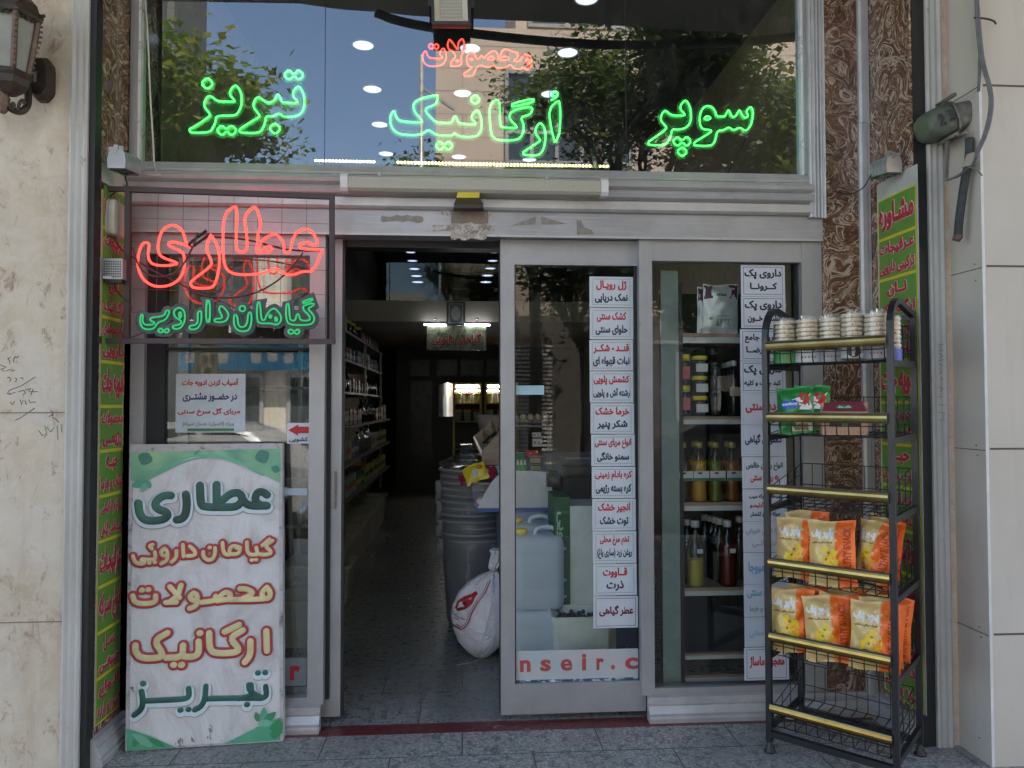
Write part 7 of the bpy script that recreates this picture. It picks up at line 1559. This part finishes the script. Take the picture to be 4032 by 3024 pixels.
# Akbar style foil pouches
def foil(px0, px1, pyb, pyt, Y, label, seed):
    a_, b_ = at(px0, pyb, Y), at(px1, pyt, Y); w, h = b_.x - a_.x, at(px0, pyt, Y).z - LZ[0]; mb = pouch(w, h, .05, .012, 14, 16, seed, None, .02); t = thing('foil_pouch', label, 'foil pouch', (0, 0, 0), 'foil pouches in the right window'); f = mb.f_surf
    part('pouch', mb, M('foil_silver', (.60, .65, .65), .35, .3, bump=.2, bs=20), t); q = MB(); blob_on(q, f, [(.02, .70), (.26, .72), (.26, .98), (.02, .98)]); blob_on(q, f, [(.74, .72), (.98, .70), (.98, .98), (.74, .98)]); part('purple_corner', q, M('foil_purple', (.10, .02, .10), .4), t)
    q = MB(); on_pouch(q, f, 'AKBAR', .34, .76, .68, .81, .05); on_pouch(q, f, '(AKBAR)', .42, .60, .60, .66, .03) if False else None; part('lettering', q, MATS['print_dark'], t)
    q = MB()
    for (u0, v0, u1, v1) in ((.36, .35, .78, .365), (.36, .16, .52, .30), (.56, .16, .74, .30), (.16, .28, .25, .34)): blob_on(q, f, [(u0, v0), (u1, v0), (u1, v1), (u0, v1)])
    part('fine_print', q, M('print_greygreen', (.20, .26, .24), .5), t); t.location = ((a_.x + b_.x) / 2, Y, LZ[0] + .002); return t
foil(2768, 2904, 1311, 1122, YQ + .06, 'white foil pouch with purple corners lettered AKBAR on the top window shelf', 61); foil(2745, 2870, 1311, 1132, YQ + .13, 'foil pouch half hidden behind the lettered one on the top window shelf', 62)
lj = mk_jar(.041, .105, MATS['dark_glass'], MATS['lid_yellow'], MATS['label_white'], 'honey_jar'); p = at(2758, 1640, YQ + .06)
for i in range(3):
    o = lj if i == 0 else dup(lj, (0, 0, 0)); o.location = (p.x, YQ + .07, LZ[1] + .001 + .105 * i); o['label'] = f'{("bottom", "middle", "top")[i]} dark jar with a yellow lid of the stack of three in the window'; o['group'] = 'stacked dark jars in the window'
for i in range(3):
    o = dup(lj, (p.x - .075, YQ + .17, LZ[1] + .001 + .105 * i)); o['label'] = f'{("bottom", "middle", "top")[i]} jar of the hidden stack behind the three dark jars'; o['group'] = 'stacked dark jars in the window'
pk = mk_jar(.026, .16, MATS['dark_glass'], MATS['lid_yellow'], M('label_pink', (.50, .10, .12), .5), 'slim_jar'); p = at(2700, 1640, YQ + .04); pk.location = (p.x, YQ + .05, LZ[1] + .001); pk['label'] = 'lower slim dark jar with a pink label at the left of the window shelf'; pk['group'] = 'slim pink labelled jars'
o = dup(pk, (p.x, YQ + .05, LZ[1] + .162)); o['label'] = 'upper slim dark jar with a pink label at the left of the window shelf'
can = mk_jar(.034, .142, M('can_glossy', (.05, .055, .05), .12, .5), MATS['black_metal'], None, 'metal_canister'); p = at(2820, 1640, YQ + .07); can.location = (p.x, YQ + .08, LZ[1] + .001); can['label'] = 'lower glossy dark canister beside the stack of jars'; can['group'] = 'glossy canisters in the window'
o = dup(can, (p.x, YQ + .08, LZ[1] + .144)); o['label'] = 'upper glossy dark canister beside the stack of jars'
db = mk_bottle('dark_bottle', .034, .29, MATS['dark_glass'], MATS['tub_white'], M('label_cream', (.46, .40, .28), .5))
for i in range(5):
    p = at(2893 - 10 * i, 1640, YQ + .05 + .06 * i); o = db if i == 0 else dup(db, (0, 0, 0)); o.location = (p.x, YQ + .06 + .065 * i, LZ[1] + .001); o['label'] = f'{("front", "second", "third", "fourth", "rearmost")[i]} dark bottle with a white cap in the window row'; o['group'] = 'dark bottles in the window'
def oil(col, body=.93): return CLEAR('oil_' + col, {'yellow': (.85, .62, .03), 'olive': (.30, .30, .04), 'amber': (.40, .20, .03), 'dark': (.10, .11, .03), 'red': (.25, .015, .01), 'lemon': (.80, .72, .12), 'brown': (.16, .09, .02)}[col], .02, .1, .88, {'yellow': (1.0, .62, .0), 'olive': (.30, .32, .01), 'amber': (.52, .20, .01), 'dark': (.10, .11, .02), 'red': (.30, .012, .012), 'lemon': (.90, .80, .12), 'brown': (.12, .07, .015)}[col])
M('cap_gold', (.40, .28, .08), .4, .3); BT = CLEAR('bottle_clear', (.93, .95, .94), .025, .06)
def labelled(t, r, h, two=True):
    part('green_stripe', MB().quadbox(V((-r * .97, -r * 1.04 - .001, h * .355)), V((2 * r * .95, 0, 0)), V((0, .001, 0)), V((0, 0, h * .05))), MATS['label_green'], t); part('barcode', MB().quadbox(V((-r * .4, -r * 1.04 - .001, h * .47)), V((r * .5, 0, 0)), V((0, .001, 0)), V((0, 0, h * .03))), MATS['ink_black'], t)
oc = {}
for i, (px, cl, lb) in enumerate(((2685, 'dark', 'dark oil bottle at the far left of the third window shelf'), (2748, 'yellow', 'bright yellow oil bottle on the third window shelf'), (2812, 'olive', 'olive green oil bottle on the third window shelf'), (2878, 'amber', 'amber oil bottle on the third window shelf'))):
    r, h = .0415, .305; b_ = mk_bottle('oil_bottle', r, h, BT, MATS['cap_gold'], MATS['label_white'], square=True, fill=(oil(cl), .66)); labelled(b_, r, h); b_['label'] = lb; b_['group'] = 'front row of oil bottles in the window'; b_.location = (gx(px, YQ + .045), YQ + .045, LZ[2] + .001); oc[cl] = b_
    o = dup(b_, (gx(px - 14, YQ + .13), YQ + .13, LZ[2] + .001)); o['label'] = lb.replace('oil bottle', 'oil bottle behind its front twin'); o['group'] = 'rear row of oil bottles in the window'
for i, (px, cl, fl, lb) in enumerate(((2732, 'lemon', .40, 'half full lemon yellow bottle with a white cap on the fourth window shelf'), (2858, 'red', .60, 'dark red bottle with a torn white label on the fourth window shelf'))):
    r, h = .0445, .335; b_ = mk_bottle('syrup_bottle', r, h, BT, MATS['tub_white'], None, square=True, fill=(oil(cl), fl)); part('small_label', MB().quadbox(V((-.004, -r * 1.04, h * .52)), V((.03, 0, 0)), V((0, .001, 0)), V((0, 0, .022))), MATS['label_white'], b_); b_['label'] = lb; b_['group'] = 'syrup bottles in the window'; b_.location = (gx(px, YQ + .04), YQ + .04, LZ[3] + .001)
bb = mk_bottle('syrup_bottle', .041, .33, BT, MATS['tub_white'], None, square=True, fill=(oil('brown'), .6)); bb['group'] = 'rear syrup bottles in the window'
for i in range(6):
    px = (2700, 2795, 2812, 2828, 2905, 2770)[i]; Y = YQ + (.13, .24, .19, .14, .2, .28)[i]; o = bb if i == 0 else dup(bb, (0, 0, 0)); o.location = (gx(px, Y), Y, LZ[3] + .001); o['label'] = ('brown syrup bottle behind the lemon yellow one', 'rearmost brown bottle of the middle file', 'third brown bottle of the middle file', 'front brown bottle of the middle file', 'brown bottle half hidden by the card column', 'deepest brown bottle at the left of the file')[i]
# ------------------------------------------------------------------ across the street (seen in the glass)
YO = -16.0
def rx(px, depth): return at(px, 1000, depth).x
t = thing('office_building', 'pale stone clad office building with grey window bands across the street', 'building', (12, YO, 0))
m_, k_ = newmat('far_stone', .75); co = k_.coord(); br = k_.add('TexBrick', offset=.5, i_Scale=1.0, i_Mortar_Size=.014, i_Brick_Width=2.4, i_Row_Height=.62)
mp = k_.add('Mapping'); mp.inputs['Rotation'].default_value = (R(90), 0, 0); k_.ln(co, mp.inputs[0]); k_.ln(mp.outputs[0], br.inputs[0]); c_ = k_.mix(br.outputs['Fac'], (.52, .42, .33), (.24, .19, .15)); c_ = k_.mix(k_.ramp(k_.noise(co, .8, 5, .7), [(.35, .25), (.7, 0.0)]), c_, (.36, .29, .23)); k_.ln(c_, k_.b.inputs['Base Color'])
x0 = rx(1715, 16); H1 = at(2000, 112, 16).z
mb = MB(); mb.box((x0, YO - 10, -.1), (30, YO, H1)); mb.box((x0 + 2.2, YO - 8, H1), (30, YO - .8, H1 + 3.2)); part('wall', mb, m_, t)
part('added_dark_ground_floor', MB().box((x0 + 1.9, YO, -.1), (30, YO + .12, 3.9)), M('far_dark_stone', (.10, .09, .08), .6, var=.3), t)  # dark slab added to darken the tan reflection in the shop glass
M('far_glass', (.06, .075, .085), .1, .2); M('far_mullion', (.28, .28, .28), .5)
def win(x0_, z0_, x1_, z1_, nx, nz, par, y=YO):
    f = part('window', MB().box((x0_, y, z0_), (x1_, y + .02, z1_)), MATS['far_glass'], par); mb = MB()
    for i in range(nx + 1): x = x0_ + (x1_ - x0_) * i / nx; mb.box((x - .05, y + .02, z0_ - .05), (x + .05, y + .08, z1_ + .05))
    for i in range(nz + 1): z = z0_ + (z1_ - z0_) * i / nz; mb.box((x0_, y + .021, z - .05), (x1_, y + .079, z + .05))
    part('mullion', mb, MATS['far_mullion'], f)
a_, b_ = at(1995, 640, 16), at(2480, 300, 16); win(a_.x, a_.z, b_.x, b_.z, 5, 3, t); win(a_.x + 5.2, a_.z, a_.x + 10, b_.z, 5, 3, t); win(a_.x + 12, a_.z, a_.x + 17, b_.z, 5, 3, t)
win(x0 + 2.6, H1 + .5, x0 + 12, H1 + 2.6, 9, 1, t, YO - .8); win(x0 + 14, H1 + .5, x0 + 26, H1 + 2.6, 10, 1, t, YO - .8)
for i in range(4): win(x0 + 4.2 + 5 * i, .4, x0 + 7.6 + 5 * i, 3.2, 3, 1, t, YO + .13)
mb = MB()
for k in range(26): mb.box((x0 + 1.0, YO + .13, .3 + .11 * k), (x0 + 3.1, YO + .16, .36 + .11 * k))
part('roller_shutter', mb, M('shutter_pale', (.55, .53, .50), .5), t)
t = thing('low_building', 'low cream shop building with a blue fascia across the street', 'building', (-8, YO, 0)); m2, k2 = newmat('far_cream', .8); co = k2.coord(); k2.ln(k2.ramp(k2.noise(co, .9, 5, .7), [(.3, (.46, .42, .35)), (.7, (.62, .58, .50))]), k2.b.inputs['Base Color'])
mb = MB(); mb.box((-26, YO - 9, -.1), (x0 - .8, YO - .3, 6.2)); mb.box((-26, YO - .3, 3.3), (x0 - .8, YO + .7, 3.55)); part('wall', mb, m2, t)
part('blue_fascia', MB().box((-7.6, YO - .3, 2.45), (-4.0, YO - .05, 3.1)), M('fascia_blue', (.05, .28, .50), .5), t)
mb = MB()
for i in range(7): mb.box((-7.2 + .42 * i, YO - .05, 2.62 + .05 * (i % 2)), (-6.95 + .42 * i, YO - .03, 2.9)) if i != 3 else None
part('fascia_marks', mb, MATS['white_paint'], t)
for i in range(5): win(-17 + 3.1 * i, .3, -14.6 + 3.1 * i, 2.3, 2, 1, t, YO - .3)
for i in range(5): win(-17 + 3.1 * i, 4.1, -14.8 + 3.1 * i, 5.5, 2, 1, t, YO - .3)
# dark ribbed hoarding tower
YP = -8.2; a0, a1 = rx(520, 8.2) - 3.0, rx(698, 8.2); mb = MB(); n = 44; P = []
for i in range(n): x = a0 + (a1 - a0) * i / (n - 1); P.append((x, YP + (.06 if i % 2 else 0)))
P += [(a1, YP - 1.2), (a0, YP - 1.2)]; mb.loft([[V((x, y, z)) for x, y in P] for z in (3.0, 10)], caps=True); t = thing('ribbed_kiosk_tower', 'dark corrugated metal hoarding on posts across the pavement', 'hoarding', (a0, YP, -.2)); part('corrugated_sheet', mb, M('corrugated_grey', (.13, .13, .135), .5, .3), t)
mb = MB(); [mb.cyl((x, YP - .5, -.2), (x, YP - .5, 3.0), .12, 10) for x in (a0 + .3, a1 - .3)]; part('post', mb, MATS['lamp_grey'], t)
mb = MB(); mb.bar(V((a1 - .1, YP + .1, 5.1)), V((a1 - 1.6, YP + .1, 6.6)), .14, .14); part('strut', mb, MATS['lamp_grey'], t)
# street lamp pole
x = rx(1658, 10); t = thing('street_pole', 'thin grey steel street pole beside the office building', 'street pole', (x, -10, -.2)); part('pole', MB().cyl((x, -10, -.2), (x, -10, 8.0), .07, 10, .045), MATS['lamp_grey'], t); part('arm', MB().bar(V((x, -10, 7.4)), V((x + .6, -10, 7.0)), .05, .05), MATS['lamp_grey'], t)
# trees
def tree(name, x, y, H, trunk_h, rad, n, leaf, mats, label, seed, squash=1.0, low=.0):
    rnd = random.Random(seed); t = thing(name, label, 'tree', (x, y, -.15)); mb = MB(); tips = []
    def branch(p, d, L, r, k):
        P = [p]; dd = d.normalized()
        for _ in range(4): dd = (dd + V((rnd.uniform(-.25, .25), rnd.uniform(-.25, .25), rnd.uniform(-.05, .2)))).normalized(); P.append(P[-1] + dd * L / 4)
        mb.tube(P, [r * (1 - .14 * i) for i in range(5)], 7)
        tips.extend(P[2:])
        if k > 0:
            for _ in range(3 if k > 1 else 3): i = rnd.randint(2, 4); branch(P[i], (dd + V((rnd.uniform(-1, 1), rnd.uniform(-1, 1), rnd.uniform(-.3, .6)))).normalized(), L * rnd.uniform(.55, .75), r * .5, k - 1)
    mb.tube([V((x, y, -.15)), V((x + .05, y, trunk_h * .5)), V((x, y, trunk_h))], [.17, .14, .12], 10)
    for i in range(6): a = i * 1.05 + rnd.uniform(-.3, .3); branch(V((x, y, trunk_h * rnd.uniform(.85, 1.0))), V((math.cos(a), math.sin(a), rnd.uniform(.3, 1.4))), rad * rnd.uniform(.7, 1.0), .08, 3)
    part('trunk', mb, M('bark', (.12, .10, .08), .9), t)
    lm = MB(); 
    for i in range(n):
        p = rnd.choice(tips) + V((rnd.gauss(0, .22), rnd.gauss(0, .22), rnd.gauss(-.05, .22)))
        if p.z < low: continue
        s = leaf * rnd.uniform(.6, 1.25); a = rnd.uniform(0, 6.28); tilt = rnd.uniform(-1.1, 1.1); u = V((math.cos(a), math.sin(a), rnd.uniform(-.5, .3))).normalized(); w = u.cross(V((math.sin(tilt), .3, math.cos(tilt)))).normalized()
        lm.cur = rnd.choice((0, 0, 1, 2)) if len(mats) > 2 else 0
        pts = [p, p + u * s * .35 + w * s * .28, p + u * s * .30 + w * s * .52, p + u * s * .62 + w * s * .26, p + u * s, p + u * s * .62 - w * s * .26, p + u * s * .30 - w * s * .52, p + u * s * .35 - w * s * .28]
        lm.poly(pts)
    lm.cur = 0; part('crown', lm, mats, t); return t
def LF(name, c):
    m, k = newmat(name, .5, 0, c); tr = k.add('BsdfTranslucent'); tr.inputs[0].default_value = (c[0] * 1.6, c[1] * 1.7, c[2] * .8, 1); mx = k.add('MixShader', i_0=.35); out = k.n['Material Output']; k.ln(k.b.outputs[0], mx.inputs[1]); k.ln(tr.outputs[0], mx.inputs[2]); k.ln(mx.outputs[0], out.inputs[0]); return m
lv = [LF('leaf_mid', (.055, .082, .030)), LF('leaf_dark', (.028, .042, .018)), LF('leaf_pale', (.11, .13, .065))]; lv2 = [LF('plane_leaf', (.08, .13, .03)), LF('plane_leaf_dark', (.04, .07, .02)), LF('plane_leaf_yellow', (.18, .19, .06))]
tree('street_tree', 2.9, -8.4, 7.5, 4.3, 2.5, 24000, .125, lv, 'large dark leaved street tree opposite the right half of the shop', 21)
tree('street_tree', 6.2, -9.8, 7, 4.2, 2.4, 14000, .14, lv, 'street tree farther right behind the large dark one', 22)
tree('street_tree', 4.5, -8.0, 6, 2.2, 1.5, 9000, .15, lv, 'low spreading street tree with dense hanging foliage opposite the right window', 31)
tree('street_tree', 1.9, -7.5, 6, 2.6, 1.15, 6000, .12, lv, 'smaller street tree with low foliage opposite the sliding door', 33)
tree('plane_tree', -3.35, -6.1, 6, 4.3, 1.1, 6500, .13, lv2, 'slender plane tree with pale sunlit leaves opposite the left of the shop', 23)
tree('young_tree', -.1, -12.9, 5.5, 5.0, 1.3, 5000, .12, lv, 'small young tree in front of the office building', 24)
tree('young_tree', 1.6, -12.8, 5.6, 5.1, 1.3, 5000, .12, lv, 'second young tree beside the office windows', 25)
# parked cars
def car(x, y, label, paint, flip=1):
    t = thing('parked_car', label, 'car', (x, y, -.14), 'cars parked along the street'); L_, W_ = 4.3, 1.68; G = -.14
    prof = [(-2.1, .35), (-2.12, .62), (-1.95, .78), (-1.1, .90), (-.55, 1.32), (-.2, 1.43), (.7, 1.44), (1.25, 1.30), (1.75, .98), (2.08, .92), (2.14, .6), (2.1, .32)]
    mb = MB(); P = [V((x + flip * a, 0, G + b)) for a, b in prof]
    def side(k, yy, shrink): return [V((p.x, y + yy * (1 - (.16 if p.z - G > .95 else 0) * shrink), p.z)) for p in P]
    mb.loft([side(0, -W_ / 2, 1), side(0, -W_ / 2 * .96, .9), side(0, W_ / 2 * .96, .9), side(0, W_ / 2, 1)], caps=True, smooth=False); part('body', mb, paint, t)
    gl = M('car_glass', (.02, .025, .03), .05, .1)
    for s in (-1, 1):
        yy = y + s * (W_ / 2 * .86)
        q = MB(); q.prism([V((x + flip * a, yy, G + b)) for a, b in ((-.98, .95), (-.52, 1.28), (-.15, 1.37), (.02, 1.37), (.02, .95))], (0, s * .02, 0)); q.prism([V((x + flip * a, yy, G + b)) for a, b in ((.1, .95), (.1, 1.37), (.68, 1.37), (1.18, 1.24), (1.45, 1.0), (1.4, .95))], (0, s * .02, 0)); part('side_window', q, gl, t)
    for (a0_, b0_, a1_, b1_) in ((-1.08, .93, -.57, 1.31), (1.72, 1.01, 1.27, 1.29)):
        d = V((flip * (a1_ - a0_), 0, b1_ - b0_)); n_ = V((-d.z, 0, d.x)).normalized() * (.012 if flip * d.x > 0 else -.012); q = MB().quadbox(V((x + flip * a0_, y - W_ * .39, G + b0_)) + n_, V((0, W_ * .78, 0)), d, n_ * .5); part('windscreen', q, gl, t)
    for a in (-1.35, 1.35):
        for s in (-1, 1):
            w = part('wheel', MB().lathe((x + a, y + s * (W_ / 2 - .1), G + .31), [(.31, -.1), (.31, .1)], 22, axis=(0, 1, 0), smooth=False), MATS['black_rubber'], t); part('rim', MB().lathe((x + a, y + s * (W_ / 2 + .005), G + .31), [(.19, -.01), (.19, .01), (.05, .02)], 14, axis=(0, s, 0)), MATS['steel'], w)
    for s in (-1, 1): part('headlight', MB().cbox((x + flip * -2.06, y + s * .62, G + .66), (.08, .32, .13), 0, .03), MATS['lens_clear'], t); part('tail_light', MB().cbox((x + flip * 2.1, y + s * .66, G + .78), (.06, .26, .14), 0, .02), MATS['ink_red'], t); part('wing_mirror', MB().cbox((x + flip * -.85, y + s * .92, G + 1.0), (.1, .16, .11), 0, .03), paint, t)
    part('bumper', MB().box((x - 2.15, y - .8, G + .28), (x - 2.05, y + .8, G + .5)).box((x + 2.05, y - .8, G + .28), (x + 2.16, y + .8, G + .5)), MATS['black_plastic'], t)
car(3.2, -6.3, 'dark grey sedan parked opposite the sliding door', M('car_dark', (.035, .038, .042), .12, .2, var=.02)); car(-3.2, -6.5, 'silver sedan parked opposite the hanging sign', M('car_silver', (.42, .43, .44), .2, .5, var=.02), -1)
